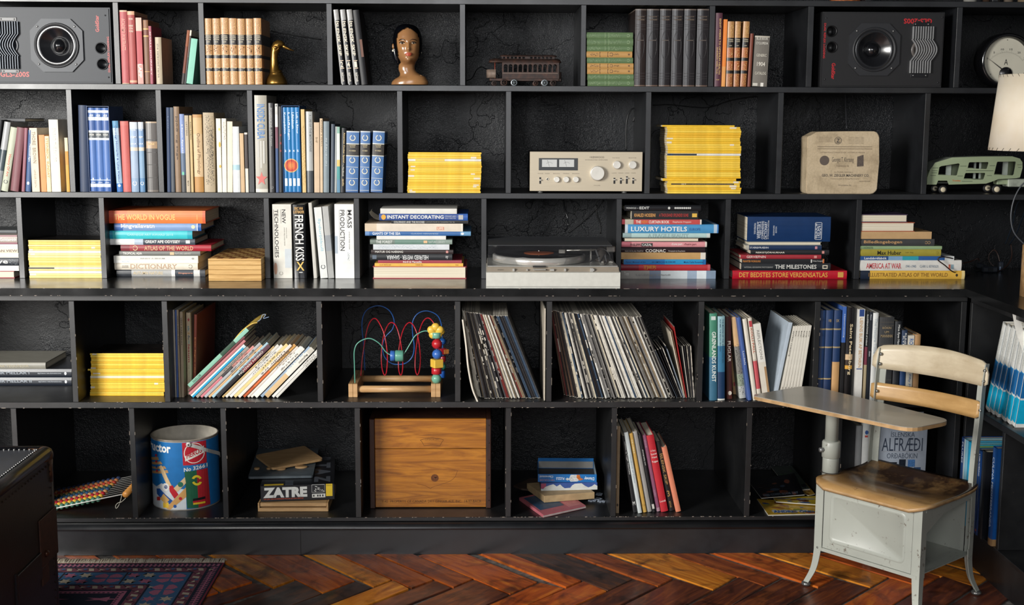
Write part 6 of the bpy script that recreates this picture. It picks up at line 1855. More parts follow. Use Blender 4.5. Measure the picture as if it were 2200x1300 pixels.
for x in (-.06, -.03): boxo('deck_button', AM, t, xb+x, xb+x+.014, .09, .11, z2_+.0045, z2_+.012, bev=.001)
# dust cover: smoked acrylic walls
SM_ = bpy.data.materials.new('smoked_acrylic')
SM_.use_nodes = True
q = SM_.node_tree.nodes['Principled BSDF']
q.inputs['Base Color'].default_value = (.05, .05, .055, 1)
q.inputs['Roughness'].default_value = .07
q.inputs['Alpha'].default_value = .2
q.inputs['Specular IOR Level'].default_value = .7
zt_ = onY(1183, 528, -.2).z-ZC
xc0, xc1 = onY(1047.5, 570, -.21).x-L.x, onY(1319, 570, -.21).x-L.x
yA, yB = .028, DP-.004
A_ = [(xc0, yA), (xc1, yA), (xc1, yB), (xc0, yB)]
B_ = [(xc0+.002, yA+.016), (xc1-.006, yA+.016), (xc1-.006, yB), (xc0+.002, yB)]
b = B()
th_ = .002
def ringz(P, z, ins=0):
    cx0 = sum(p[0] for p in P)/4; cy0 = sum(p[1] for p in P)/4
    return [(p[0]-math.copysign(ins, p[0]-cx0), p[1]-math.copysign(ins, p[1]-cy0), z) for p in P]
b.grid([ringz(A_, z2_+.0046, th_), ringz(A_, z2_+.0046), ringz(B_, zt_), ringz(B_, zt_)[:0] or ringz(B_, zt_-.0)], True, (False, False)) if False else None
R0, R1, R2 = ringz(A_, z2_+.0046), ringz(B_, zt_), ringz(B_, zt_-th_, th_)
R3 = ringz(A_, z2_+.0046, th_)
b.grid([R3, R0, R1], True, (False, True))
b.obj('dust_cover', SM_, t)
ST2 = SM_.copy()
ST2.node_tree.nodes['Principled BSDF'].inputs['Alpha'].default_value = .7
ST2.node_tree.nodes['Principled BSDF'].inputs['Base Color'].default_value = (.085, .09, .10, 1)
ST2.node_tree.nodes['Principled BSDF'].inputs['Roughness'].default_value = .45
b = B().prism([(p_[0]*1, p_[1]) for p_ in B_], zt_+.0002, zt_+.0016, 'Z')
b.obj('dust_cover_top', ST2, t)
bmp = boxo('cover_badge', M('5a6068', .4), t, onY(1172, 516, -.05).x-L.x, onY(1187, 516, -.05).x-L.x, .19, .20, zt_+.0001, zt_+.0006)
# lightning sticker on the front of the cover
def cvp(px, py):
    q = onY(px, py, Y0+yA+.008-.002)-L
    s_ = (q.z-z2_-.0046)/(zt_-z2_-.0046)
    return (q.x, yA+.016*s_-.0006, q.z)
SK2 = M('101012', .4, var=0)
b = B()
def strip(P, w_):
    pts = [Vector(cvp(*p)) for p in P]
    for i in range(len(pts)-1):
        d = (pts[i+1]-pts[i]).normalized()
        n2 = Vector((-d.z, 0, d.x))*w_
        b.face([b.bm.verts.new(v) for v in (pts[i]-n2, pts[i]+n2, pts[i+1]+n2, pts[i+1]-n2)])
Z_ = lambda a, c: (1030+a*.16922, 420+c*.16922)
strip([Z_(1405, 838), Z_(1530, 770)], .0022)
strip([Z_(1478, 690), Z_(1530, 845)], .0024)
strip([Z_(1530, 850), Z_(1600, 745)], .0026)
strip([Z_(1590, 750), Z_(1612, 840)], .0022)
cxx, cyy = 1540, 785
strip([Z_(cxx+118*math.cos(R_(g_)), cyy-105*math.sin(R_(g_))) for g_ in range(125, -75, -12)], .0008)
o = b.obj('cover_sticker', SK2, t, recalc=False)
# ---------------------------------------------------------------- bead maze
p = onZ(748.7, 854, Z4)
L = Vector((onY(850, 855, p.y).x, p.y, Z4+.0004))
t = thing('bead_maze', 'wooden bead maze toy with looping red blue and green wires', 'toy', L)
F = Fr(p.y, L)
def bz(a, c): return F(680+a*.1923, 630+c*.1923)
BW_ = mat_wood('beech_wood', [(.3, 'b48a5c'), (.7, 'd0a878')], .45, (8, 50, 50), .1, 0)
hb = bz(400, 1015)[1]
DPm = .235
for a, c in ((357, 458), (1280, 1385)):
    x0, x1 = bz(a, 1100)[0], bz(c, 1100)[0]
    xm = (x0+x1)/2
    for q0, q1 in ((x0, xm-.0003), (xm+.0003, x1)):
        boxo('side_rail', BW_, t, q0, q1, 0, DPm, 0, hb, bev=.001)
xl, xr = bz(458, 1100)[0], bz(1280, 1100)[0]
for yy in (.02, DPm-.045):
    B().cyl((xl, yy, .024), .0115, xr-xl, 'X', 20).obj('dowel', BW_, t)
def wire(P, y0, y1, col, name):
    n = len(P)
    pts = []
    for i, (a, c) in enumerate(P):
        yy = y0 if not callable(y0) else y0(i/(n-1))
        q = onY(680+a*.1923, 630+c*.1923, L.y+yy)-L
        pts.append((q.x, yy, max(q.z, hb-.002) if i in (0, n-1) else q.z))
    B().tube(spl(pts, 8), .0019, 8).obj(name, M(col, .25, var=0), t)
wire([(430, 1020), (424, 800), (424, 640), (470, 550), (590, 505), (700, 560), (770, 650), (830, 690), (920, 705), (980, 672), (1050, 560), (1110, 470), (1210, 422), (1290, 450), (1335, 520), (1345, 700), (1345, 1010)], .02, 0, '5fa08c', 'green_wire')
wire([(540, 860), (528, 600), (508, 330), (560, 190), (690, 140), (810, 190), (866, 300), (850, 400), (770, 490), (738, 600), (760, 710), (830, 780), (910, 796), (1000, 780), (1070, 710), (1092, 600), (1075, 450), (1075, 320), (1130, 230), (1230, 198), (1340, 240), (1390, 330), (1405, 500), (1420, 880)], DPm-.06, 0, '2c5fa8', 'blue_wire')
wire([(495, 925), (515, 700), (560, 430), (600, 320), (650, 282), (700, 330), (760, 470), (792, 680), (785, 860), (763, 916), (735, 850), (724, 700), (745, 500), (790, 370), (838, 328), (890, 370), (935, 520), (963, 740), (960, 870), (940, 916), (918, 840), (920, 640), (950, 470), (990, 370), (1042, 328), (1095, 380), (1140, 520), (1160, 720), (1150, 860), (1125, 912), (1102, 830), (1110, 650), (1140, 460), (1190, 320), (1250, 277), (1310, 335), (1350, 450), (1370, 600), (1380, 900)], lambda u: .11+.035*math.sin(u*25), 0, 'b3222e', 'red_wire')
RED, BLU, YEL, GRE = 'b8242c', '3868b4', 'e6bc48', '6fa890'
def bead(a, c, yy, r, col, kind='ball', h_=None, nm='bead'):
    q = onY(680+a*.1923, 630+c*.1923, L.y+yy)-L
    r *= .1923*k
    m_ = M(col, .3, var=.02)
    b = B()
    if kind == 'ball': b.ball((q.x, yy, q.z), r, r, r, 20, 12)
    elif kind == 'cyl': b.lathe([(r*.9, -h_*.5*k*.1923), (r, -h_*.42*k*.1923), (r, h_*.42*k*.1923), (r*.9, h_*.5*k*.1923)], (q.x, yy, q.z), 'Z', 20)
    elif kind == 'cube':
        b.box(-r, r, -r, r, -r*.85, r*.85, bev=r*.12, mtx=Matrix.Translation((q.x, yy, q.z)) @ Matrix.Rotation(.5, 4, 'Z'))
    elif kind == 'flower':
        for j in range(5):
            g_ = R_(90+72*j)
            b.ball((q.x+r*.55*math.cos(g_), yy, q.z+r*.55*math.sin(g_)), r*.55, r*.4, r*.55, 14, 8)
    elif kind == 'drum': b.lathe([(r*.93, -h_*.5*k*.1923), (r, -h_*.4*k*.1923), (r, h_*.4*k*.1923), (r*.93, h_*.5*k*.1923)], (q.x, yy, q.z), 'X', 20)
    b.obj(nm, m_, t)
for a, c, r, col, kd, h_ in ((1330, 425, 84, YEL, 'flower', 0), (1340, 468, 52, GRE, 'cyl', 62), (1345, 567, 56, RED, 'ball', 0), (1348, 682, 55, BLU, 'ball', 0), (1345, 783, 54, YEL, 'cube', 0), (1340, 868, 54, RED, 'cyl', 66), (1340, 955, 54, GRE, 'ball', 0)):
    bead(a, c, .02, r, col, kd, h_)
for a, c, r, col, kd, h_ in ((1400, 430, 34, YEL, 'ball', 0), (1408, 540, 40, '1d4f92', 'ball', 0), (1405, 650, 38, 'b3222e', 'cube', 0), (1440, 650, 30, 'c07a3c', 'cube', 0), (1410, 735, 34, 'a3222c', 'cyl', 60), (1410, 820, 40, '2f6a5c', 'ball', 0), (1400, 905, 38, '1f56a8', 'cyl', 80)):
    bead(a, c, .12, r, col, kd, h_)
bead(852, 700, .02, 58, BLU, 'drum', 50)
bead(927, 700, .02, 62, '5f9c88', 'drum', 88)
# ---------------------------------------------------------------- abacus
t0 = onY(121.4, 1091, -.166)
L = Vector((t0.x, -.166, Z5+.0005))
t = thing('abacus', 'coloured bead abacus lying tilted behind the trunk', 'toy', L)
e0 = onY(267, 1061.5, -.166)-L
a0 = onY(68, 1102.5, -.166)-L
dirx = (e0-(t0-L)).normalized()
ST_ = M('c9c9c4', .25, .6, var=0)
bc = ['4f7a68', 'd8a83c', 'a32430', 'b08458', '2b4668', '2f4a44', 'a8783c', '9c3a2c', 'a06a44', '2a3550']
for r_i in range(10):
    yy = .008+r_i*.0265
    s0 = a0+Vector((0, yy, .0))
    s1 = e0+Vector((0, yy, .0))
    B().tube([s0, s1], .0012, 6).obj('rod', ST_, t)
    for j in range(13):
        x = .075+.0182*j-.05
        x = .018*j
        q = (a0+Vector((0, yy, 0)))+dirx*(.012+x)
        if q.x > e0.x-.075-.004*(r_i % 3)+.02: break
        B().ball((q.x, q.y, q.z), .0092, .0105, .0105, 12, 8).obj('bead', M(bc[r_i], .25, var=0), t)
b = B().cyl((e0.x+.006, -.006, e0.z), .011, .29, 'Y', 14)
b.obj('side_bar', M('c98a44', .4), t)
b = B().cyl((a0.x-.006, -.006, a0.z), .011, .29, 'Y', 14)
b.obj('side_bar', M('6a4a2c', .4), t)
B().tube([(e0.x-.006, -.004, e0.z), (a0.x, -.004, a0.z)], .0018, 6).obj('front_wire', M('e3e1da', .4), t)
F = Fr(-.166, L)
b = B()
P = [(263, 1062), (261, 1072), (257, 1084), (252, 1090), (251, 1084), (256, 1078), (264, 1075), (270, 1070), (274, 1066)]
b.tube(spl([(F(*q)[0], -.006-.002*i, F(*q)[1]) for i, q in enumerate(P)], 6), .0011, 5)
b.obj('string_loop', M('b8b4a6', .7), t)
# ---------------------------------------------------------------- bucket
L = onZ(400, 1097, Z5); 
RB, HB = .113, .243
L = Vector((onY(399, 1020, -.04).x, L.y+RB, Z5+.0004))
t = thing('toy_bucket', 'round cardboard toy bucket with blue printed side and no lid', 'bucket', L)
def curved(name, a0_, a1_, z0, z1_, col, par, dr=.0003, rough=.4, n=None, poly=None):
    """patch on the drum; angles in degrees, 0 faces the camera, positive to the right"""
    b = B()
    b.sm = True
    if poly is None:
        n = n or max(2, int(abs(a1_-a0_)/5))
        R0 = [[((RB+dr)*math.sin(R_(a0_+(a1_-a0_)*i/n)), -(RB+dr)*math.cos(R_(a0_+(a1_-a0_)*i/n)), z) for z in (z0, z1_)] for i in range(n+1)]
        b.grid(R0, False)
    else:
        tri = tessellate_polygon([[Vector((p_[0], p_[1], 0)) for p_ in poly]])
        def cut(P, a, sg):
            out_ = []
            for i in range(len(P)):
                p, q = P[i], P[(i+1) % len(P)]
                ip, iq = (p[0]-a)*sg >= 0, (q[0]-a)*sg >= 0
                if ip: out_.append(p)
                if ip != iq:
                    s_ = (a-p[0])/(q[0]-p[0])
                    out_.append((a, p[1]+(q[1]-p[1])*s_))
            return out_
        for f_ in tri:
            P = [poly[i] for i in f_]
            lo, hi = min(p[0] for p in P), max(p[0] for p in P)
            a = math.floor(lo/5)*5
            while a < hi:
                Q = cut(cut(P, a, 1), a+5, -1)
                if len(Q) > 2: b.face([b.bm.verts.new(((RB+dr)*math.sin(R_(p[0])), -(RB+dr)*math.cos(R_(p[0])), p[1])) for p in Q])
                a += 5
    return b.obj(name, M(col, rough, var=.04, scale=50), par, recalc=False)
def ctext(sx, a0_, a1_, z0, z1_, col, par, dr=.0008, rot=0., bold=.02):
    s0, s1 = math.sin(R_(a0_)), math.sin(R_(a1_))
    def fn(u, w):
        a = math.degrees(math.asin(s0+(s1-s0)*u))
        z = z0+(z1_-z0)*w+rot*(u-.5)
        return ((RB+dr)*math.sin(R_(a)), -(RB+dr)*math.cos(R_(a)), z)
    text(sx, fn, M(col, .4, var=0), par, bold)
b = B().lathe([(RB, 0), (RB, HB)], (0, 0, 0), 'Z', 64, (True, False))
b.lathe([(RB-.0025, HB), (RB-.0025, .004)], (0, 0, 0), 'Z', 48, (False, True))
dr_ = b.obj('drum', M('b9b2a4', .6, var=.08), t)
B().lathe([(RB-.003, HB-.004), (RB+.001, HB-.005), (RB+.0018, HB-.001), (RB+.0005, HB+.001), (RB-.003, HB+.0005)], (0, 0, 0), 'Z', 64, (False, False)).obj('rim', M('8f867a', .5, var=.15), t)
B().lathe([(RB+.0008, 0), (RB+.001, .003)], (0, 0, 0), 'Z', 64, (False, False)).obj('base_ring', M('a9a39a', .4, .3), t)
lab = curved('printed_label', -180, 180, .004, HB-.007, '1d6aa8', t, .0002, n=64)
# angle from photo column: x = 399 + 71*sin(a)
def A(px): return math.degrees(math.asin(max(-.999, min(.999, (px-399)/71.))))
def Zb_(py, px=399):
    d = -L.y-0
    return (onY(px, py, L.y-RB*math.cos(R_(A(px)))).z-L.z)
def bp(a, c): px, py = a*.22273, 860+c*.22273; return (A(px), Zb_(py, px))
def bpoly(nm_, pts, col, dr=.0005): 
    return curved(nm_, 0, 0, 0, 0, col, t, dr, poly=[bp(*q_) for q_ in pts])
bpoly('printed_panel', [(1500, 1040), (1560, 1052), (1660, 1060), (1860, 1058), (1860, 860), (1780, 850), (1700, 830), (1620, 800), (1560, 830), (1480, 770), (1475, 900)], 'c9d0d4', .0004)
for i_, (pts, col) in enumerate([([(1480, 545), (1590, 545), (1600, 575), (1480, 570)], 'b0895c'), ([(1490, 590), (1620, 590), (1640, 615), (1500, 615)], 'b0895c'), ([(1495, 635), (1660, 635), (1680, 660), (1500, 655)], 'b0895c'), ([(1500, 675), (1690, 672), (1700, 700), (1500, 700)], 'b0895c'),
    ([(1600, 640), (1625, 625), (1645, 650), (1735, 840), (1700, 860)], 'd3b78c'), ([(1700, 830), (1735, 820), (1790, 910), (1750, 950), (1705, 880)], 'b8202c'),
    ([(1560, 850), (1600, 850), (1740, 975), (1710, 1010), (1560, 900)], '1f5298'), ([(1855, 740), (1862, 800), (1780, 885), (1745, 850)], 'd3b78c'), ([(1860, 840), (1862, 930), (1700, 1058), (1660, 1040)], 'c99a5c'),
    ([(1630, 985), (1690, 985), (1690, 1035), (1630, 1035)], 'e0b83c'), ([(1560, 930), (1600, 930), (1600, 965), (1560, 965)], 'b8302c'), ([(1600, 950), (1640, 900), (1700, 960), (1660, 1000)], 'c9a060')]):
    bpoly('printed_picture', pts, col, .0007+i_*.00004)
for a, c, r, col in ((1665, 838, 40, 'dcdcd8'), (1668, 836, 18, '1f5298'), (1812, 812, 26, '2c6a54'), (1808, 948, 16, 'b8202c'), (1752, 1022, 16, '1f5298'), (1570, 530, 12, 'b8202c'), (1570, 590, 12, 'b8202c'), (1570, 640, 12, '1f5298'), (1573, 680, 12, 'b8202c')):
    bpoly('printed_dot', [(a+r*math.cos(g_*.6283), c+r*math.sin(g_*.6283)) for g_ in range(10)], col, .0014)
a, c = bp(1482, 520), bp(1730, 440)
ctext('ructor', a[0], c[0], c[1]-.026, c[1]+.002, 'e6e6e2', t, bold=.035)
bpoly('logo_square', [(1842, 630), (2040, 600), (2040, 385), (1838, 412)], 'b0202e', .0005)
ccx, ccy = 1940, 508
bpoly('logo_ring', [(ccx+88*math.cos(g_*.2618), ccy+100*math.sin(g_*.2618)-(math.cos(g_*.2618))*10) for g_ in range(24)], 'dcd6cc', .0008)
bpoly('logo_disc', [(ccx+80*math.cos(g_*.2618), ccy+92*math.sin(g_*.2618)-(math.cos(g_*.2618))*10) for g_ in range(24)], 'b0202e', .0010)
bpoly('logo_bar', [(1862, 540), (1862, 590), (2022, 500), (2022, 435)], 'dcd6cc', .0012)
a, c = bp(1875, 570), bp(2005, 470)
ctext('HEROS', a[0], c[0], a[1]+.010, a[1]+.029, 'b0202e', t, .0016, .016, .02)
a, c = bp(1848, 685), bp(2045, 640)
ctext('No 32661', a[0], c[0], a[1]+.001, a[1]+.015, 'e0ded6', t, .0009, .007)
bpoly('green_panel', [(1852, 690), (1958, 675), (1965, 1035), (1866, 1042)], '1f5a40', .0006)
bpoly('red_panel', [(1958, 675), (2045, 650), (2058, 1000), (1965, 1035)], 'a3242c', .0006)
for r0, g0, g1 in ((40, 20, 170), (40, 200, 350)):
    pts = [(1957+r0*1.1*math.cos(R_(g_)), 772+r0*1.25*math.sin(R_(g_))) for g_ in range(g0, g1, 15)]+[(1957+r0*.6*math.cos(R_(g_)), 772+r0*.72*math.sin(R_(g_))) for g_ in range(g1-10, g0, -15)]
    bpoly('recycling_arrow', pts, 'd8c030', .0010)
bpoly('flag_stripe', [(1918, 950), (2020, 925), (2020, 950), (1918, 973)], '17171a', .0010)
bpoly('flag_stripe', [(1918, 973), (2020, 950), (2020, 972), (1918, 990)], 'b0202e', .0010)
bpoly('flag_stripe', [(1920, 990), (2020, 972), (2020, 990), (1920, 1008)], 'd8b42c', .0010)
hb_ = B()
P = [(1895, 425), (1960, 445), (2040, 480), (2110, 525), (2150, 560)]
pp = []
for i, q_ in enumerate(P):
    px, py = q_[0]*.22273, 860+q_[1]*.22273
    a = R_(A(min(px, 466)))
    rr_ = RB+.004+.002*i
    z = onY(px, py, L.y-RB*math.cos(a)).z-L.z
    if px > 466: pp.append((RB+.006, -.02+.02*(i-3), z))
    else: pp.append((rr_*math.sin(a), -rr_*math.cos(a), z))
pp = spl(pp, 5)
hb_.grid([[(q_[0]*1.0, q_[1], q_[2]-.0065), (q_[0], q_[1], q_[2]+.0065), (q_[0]*1.012, q_[1]*1.012, q_[2]+.0065), (q_[0]*1.012, q_[1]*1.012, q_[2]-.0065)] for q_ in pp])
hb_.obj('carry_strap', M('a9a8a4', .4), t)
x, y, z = pp[0]
B().ball((x*1.01, y*1.01, z), .009, .004, .009, 14, 8).obj('strap_rivet', M('b5b4b0', .35), t)
B().ball((x*1.03, y*1.03, z), .0035, .003, .0035, 10, 6).obj('rivet_hole', M('1c1c1e', .5), t)
# ---------------------------------------------------------------- wooden tray, game box, puzzle boards
PW = mat_wood('light_plywood', [(.3, 'a98458'), (.7, 'c6a274')], .5, (8, 60, 60), .1, 0)
x0, x1 = onZ(554, 1100, Z5).x, onZ(706, 1098, Z5).x
t = thing('wooden_tray', 'pale shallow wooden tray under the black game box', 'tray', (x0, -.165, Z5+.0004))
W_ = x1-x0
boxo('bottom', PW, t, 0, W_, 0, .22, 0, .012, bev=.001)
boxo('side', PW, t, 0, .006, 0, .22, .0122, .030, bev=.001)
boxo('side', PW, t, W_-.006, W_, 0, .22, .0122, .030, bev=.001)
boxo('inner_board', PW, t, .007, W_-.007, .004, .215, .0165, .0285, bev=.001)
zt_ = Z5+.0315
a = onZ(560, 1078.7, zt_)
bx = onZ(719.4, 1073, zt_)
w_ = (bx-a).length
h_ = onY(561, 1044.6, a.y).z-zt_
ang = math.atan2(bx.y-a.y, bx.x-a.x)
t = thing('board_game_box', 'black board game box titled in white block capitals', 'game box', (a.x, a.y, zt_), ang)
BKM = M('17181c', .35)
boxo('box_body', BKM, t, 0, w_, 0, .355, 0, h_, bev=.0015)
def zf(a_, c_): return ((a_-420)/(1240-420)*w_, (1088-c_)/(1088-905)*h_*.0+h_*(1-(c_-905)/(1080-905)))
def zt2(sx, x0_, x1_, y0_, y1_, col, bold=.03): 
    a1_, b1_ = zf(x0_, y1_), zf(x1_, y0_)
    ftext(sx, a1_[0], b1_[0], a1_[1], b1_[1], -.0006, M(col, .5, var=0), t, bold)
def zr_(nm_, x0_, x1_, y0_, y1_, col, dy=-.0004):
    a1_, b1_ = zf(x0_, y1_), zf(x1_, y0_)
    return boxo(nm_, M(col, .5, var=.02), t, a1_[0], b1_[0], dy, .0008, a1_[1], b1_[1])
zt2('ZATRE', 450, 935, 925, 1038, 'c6c8c4', .06)
zt2('UN JEU DE DOMINOS POUR LE XXI SIECLE', 455, 892, 1046, 1062, 'b84a2c', .02)
zr_('picture_panel', 985, 1130, 908, 995, 'b9bab6')
zr_('picture_panel', 988, 1127, 912, 991, '1d1e22', -.0007)
for i in range(14):
    r = random.Random(i)
    u, v = r.uniform(995, 1115), r.uniform(918, 980)
    zr_('picture_tile', u, u+12, v, v+8, 'c6c6c2', -.0009)
zr_('info_panel', 988, 1135, 1010, 1052, 'c9c9c4')
for u in (1000, 1045, 1070, 1100): zr_('info_icon', u, u+14, 1020, 1042, '1d1e22', -.0007)
zr_('age_label', 1143, 1215, 905, 1040, 'd8b82c')
zt2('FERRIOL', 1148, 1208, 915, 928, '6a5a20', .0)
# top lettering, reading towards the right wall
for i, (u0, u1) in enumerate(((.02, .10), (.11, .19), (.20, .27), (.28, .345))):
    text('ZATRE'[i], lambda a_, c_: (w_*(.72+.22*c_)-.0, u0+(u1-u0)*(1-a_)-.0, h_+.0006), M('4a4e55', .5, var=0), t, .06)
boxo('top_label', M('c2a42c', .5), t, w_*.05, w_*.31, .004, .018, h_-.0002, h_+.0006)
boxo('tape', M('3c424a', .3), t, w_*.33, w_*.44, .004, .05, h_-.0002, h_+.0006)
zb = zt_+h_+.002
# lower puzzle board
def flat(name, corners, z, th_, mat, label, cat, r=.01, kids=None):
    P = [onZ(480+a_*.1923, 870+c_*.1923, z+th_) for a_, c_ in corners]
    L_ = sum(P, Vector())/len(P)
    L_.z = z
    poly = []
    n_ = len(P)
    for i in range(n_):
        p0, p1, p2 = P[i-1], P[i], P[(i+1) % n_]
        d0, d1 = (p0-p1).normalized()*r, (p2-p1).normalized()*r
        for s_ in (0, .3, .7, 1):
            poly.append(((1-s_)**2*(p1+d0)+2*s_*(1-s_)*p1+s_*s_*(p1+d1))-L_)
    t_ = thing(name, label, cat, L_)
    b = B().prism([(p.x, p.y) for p in poly], 0, th_, 'Z')
    b.obj('board', mat, t_)
    return t_, L_
def inset(t_, L_, z, th_, cx_, cy_, rx, ry, mat, nm_, ang_=0.):
    q = onZ(480+cx_*.1923, 870+cy_*.1923, z+th_)-L_
    b = B().lathe([(1, 0), (1, .0035), (.9, .0045)], (0, 0, 0), 'Z', 20)
    bmesh.ops.transform(b.bm, matrix=Matrix.Translation((q.x, q.y, th_+.0002)) @ Matrix.Rotation(ang_, 4, 'Z') @ Matrix.Diagonal((rx, ry, 1, 1)), verts=b.bm.verts)
    b.obj(nm_, mat, t_)
t_, L_ = flat('puzzle_board', [(275, 803), (1000, 790), (1065, 485), (385, 488)], zb, .008, M('4d565c', .5, var=.1), 'grey topped wooden inset puzzle board on the black game box', 'puzzle')
P2 = B()
for cx_, cy_, rx, ry, a_ in ((375, 716, .010, .014, .2), (510, 716, .009, .012, 0), (640, 722, .018, .013, 0), (870, 700, .022, .016, .1)):
    inset(t_, L_, zb, .008, cx_, cy_, rx, ry, PW, 'puzzle_piece', a_)
P2.bm.free()
t_, L_ = flat('wooden_board', [(545, 706), (1115, 600), (905, 455), (355, 560)], zb+.0135, .008, PW, 'light wooden board lying askew on the inset puzzle', 'board', .014)
# ---------------------------------------------------------------- wooden crate
p0_ = onZ(925, 1092, Z5)
L = Vector((p0_.x, p0_.y, Z5+.0004))
F = Fr(L.y, L)
t = thing('wooden_crate', 'amber varnished wooden crate standing on its side', 'crate', L)
def kz(a, c): return F(760+a*.2, 870+c*.2)
CW_ = mat_wood('amber_pine', [(.28, '70400f'), (.45, '9c5f18'), (.6, 'b87722'), (.75, '965616')], .38, (2.5, 30, 34), .25, .3, dist=2.2)
CD = mat_wood('dark_crate_wood', [(.3, '2c1610'), (.7, '4a2818')], .5, (30, 30, 4), .3, 0)
xA, xB = kz(228, 500)[0], kz(1422, 500)[0]
zT, zM, zB = kz(800, 150)[1], kz(800, 472)[1], .003
o = boxo('plank', CW_, t, xA, xB, 0, .012, zM+.001, zT, bev=.0012)
o = boxo('plank', CW_, t, xA, xB, .0006, .0126, zB, zM-.001, bev=.0012)
boxo('plank', CD, t, xA, xB, .0128, .30, zT-.012, zT-.0005, bev=.001)
boxo('plank', CD, t, xA, xB, .0128, .30, 0, .012, bev=.001)
boxo('plank', CD, t, xA, xB, .30, .312, 0, zT, bev=.001)
xl_ = kz(170, 500)[0]
boxo('end_board', CD, t, xl_, xA-.0004, -.004, .312, 0, zT, bev=.002)
boxo('end_board', CD, t, xB+.0004, kz(1475, 500)[0], -.004, .312, 0, zT, bev=.002)
boxo('metal_strap', M('6a5f58', .35, .7, var=.2), t, xB+.0006, xB+.0024, -.0048, .004, .001, zT-.001)
for c_ in (215, 405, 590, 748, 888, 1020):
    x, z = kz(1450, c_)
    B().lathe([(.0022, -.0042), (.002, -.0062), (.0006, -.0066)], (x, 0, z), 'Y', 8).obj('nail', M('3a322e', .4, .6), t)
x, z = kz(870, 785)
B().lathe([(.013, -.0004), (.013, .0004)], (x, 0, z), 'Y', 20, sm=False).obj('knot', M('6a3a14', .5, var=.3, scale=200), t)
B().ball((x+.002, -.0004, z+.002), .005, .0008, .0018, 10, 6).obj('knot_hole', M('180e08', .8), t)
FD = M('5e3812', .6, var=.1)
a, c = kz(300, 1055), kz(1370, 1020)
ftext('Y-42  PROPERTY OF CANADA DRY GINGER ALE, INC.  14-97-BACR', a[0], c[0], a[1], c[1], -.0003, FD, t, .0)
b = B()
pts = [kz(*q) for q in ((715, 378), (770, 362), (845, 354), (920, 362), (965, 375), (940, 410), (925, 440), (845, 430), (755, 440), (735, 400), (715, 378))]
b.tube([(q[0], -.0001, q[1]) for q in pts], .0007, 4)
b.obj('crest_outline', FD, t)
a, c = kz(765, 378), kz(920, 362)
ftext('CANADA DRY', a[0], c[0], a[1]-.001, c[1], -.0003, FD, t, .0)
b = B()
b.tube(spl([(kz(*q)[0], .0002, kz(*q)[1]) for q in ((680, 850), (760, 865), (825, 900), (840, 885), (950, 850), (1040, 815), (1090, 770), (1115, 705))], 5), .0005, 4)
b.obj('stain_line', M('6a3a14', .6), t)
# ---------------------------------------------------------------- jigsaw boxes and games
def J(a, c, z): return onZ(1090+a*.16925, 900+c*.16923, z)
def boxq(name, P, z, h_, mat, label, cat, lid=None):
    """box whose top corners (front-left, front-right, back-right, back-left) are world points"""
    L_ = Vector((P[0].x, P[0].y, z))
    t_ = thing(name, label, cat, L_)
    b = B().prism([((p-L_).x, (p-L_).y) for p in P], 0, h_, 'Z')
    bmesh.ops.bevel(b.bm, geom=b.bm.edges[:], offset=.0008, segments=1, affect='EDGES')
    b.obj('box_body', mat, t_)
    return t_, L_
z = Z5+.0004
h1 = .011
P = [J(455, 1218, z+h1), J(995, 1098, z+h1), J(862, 1012, z+h1), J(150, 998, z+h1)]
P[2] = P[1]+(P[3]-P[0])
t, L = boxq('flat_game_box', P, z, h1, M('b5626c', .45), 'flat pink box with a blue picture, lowest of the jigsaw pile', 'game box')
ex, ey = (P[1]-P[0]), (P[3]-P[0])
def qd(t_, L_, P, u0, u1, v0, v1, z, col, nm_):
    ex, ey = (P[1]-P[0]), (P[3]-P[0])
    pts = [P[0]+ex*u+ey*v-L_ for u, v in ((u0, v0), (u1, v0), (u1, v1), (u0, v1))]
    return B().prism([(p.x, p.y) for p in pts], z, z+.0005, 'Z').obj(nm_, M(col, .4, var=.1, scale=60), t_)
qd(t, L, P, .06, .62, .22, .92, h1, '31506e', 'picture')
qd(t, L, P, .66, .95, .08, .92, h1, 'c2767c', 'text_panel')
b = B().prism([((q-L).x, (q-L).y) for q in [P[0]+ex*u+ey*v for u, v in ((-.002, -.004), (1.002, -.004), (1.002, .0), (-.002, .0))]], .002, .0075, 'Z')
b.obj('lid_edge', M('d0c0bc', .5), t)
# dark leaf shaped board behind
zz = Z5+.0004
Pl = [(80, 885), (130, 860), (300, 790), (420, 800), (500, 900), (370, 948), (180, 925)]
W = [J(a, c, zz+.006) for a, c in Pl]
Lb = sum(W, Vector())/len(W); Lb.z = zz+.012
t = thing('wooden_board', 'dark rounded board sticking out left of the jigsaw pile', 'board', Lb)
B().prism([((p-Lb).x, (p-Lb).y) for p in W], 0, .006, 'Z').obj('board', M('4a3a30', .6, var=.2), t)
# tan carton
z2 = z+h1+.0016
h2 = .024
P = [J(470, 980, z2+h2), J(1108, 930, z2+h2), 0, J(370, 880, z2+h2)]
P[3] = P[0]+Vector((-.055, .155, 0))
P[2] = P[1]+(P[3]-P[0])
t, L = boxq('carton', P, z2, h2, M('b59a72', .6, var=.08), 'tan cardboard carton in the middle of the jigsaw pile', 'box')
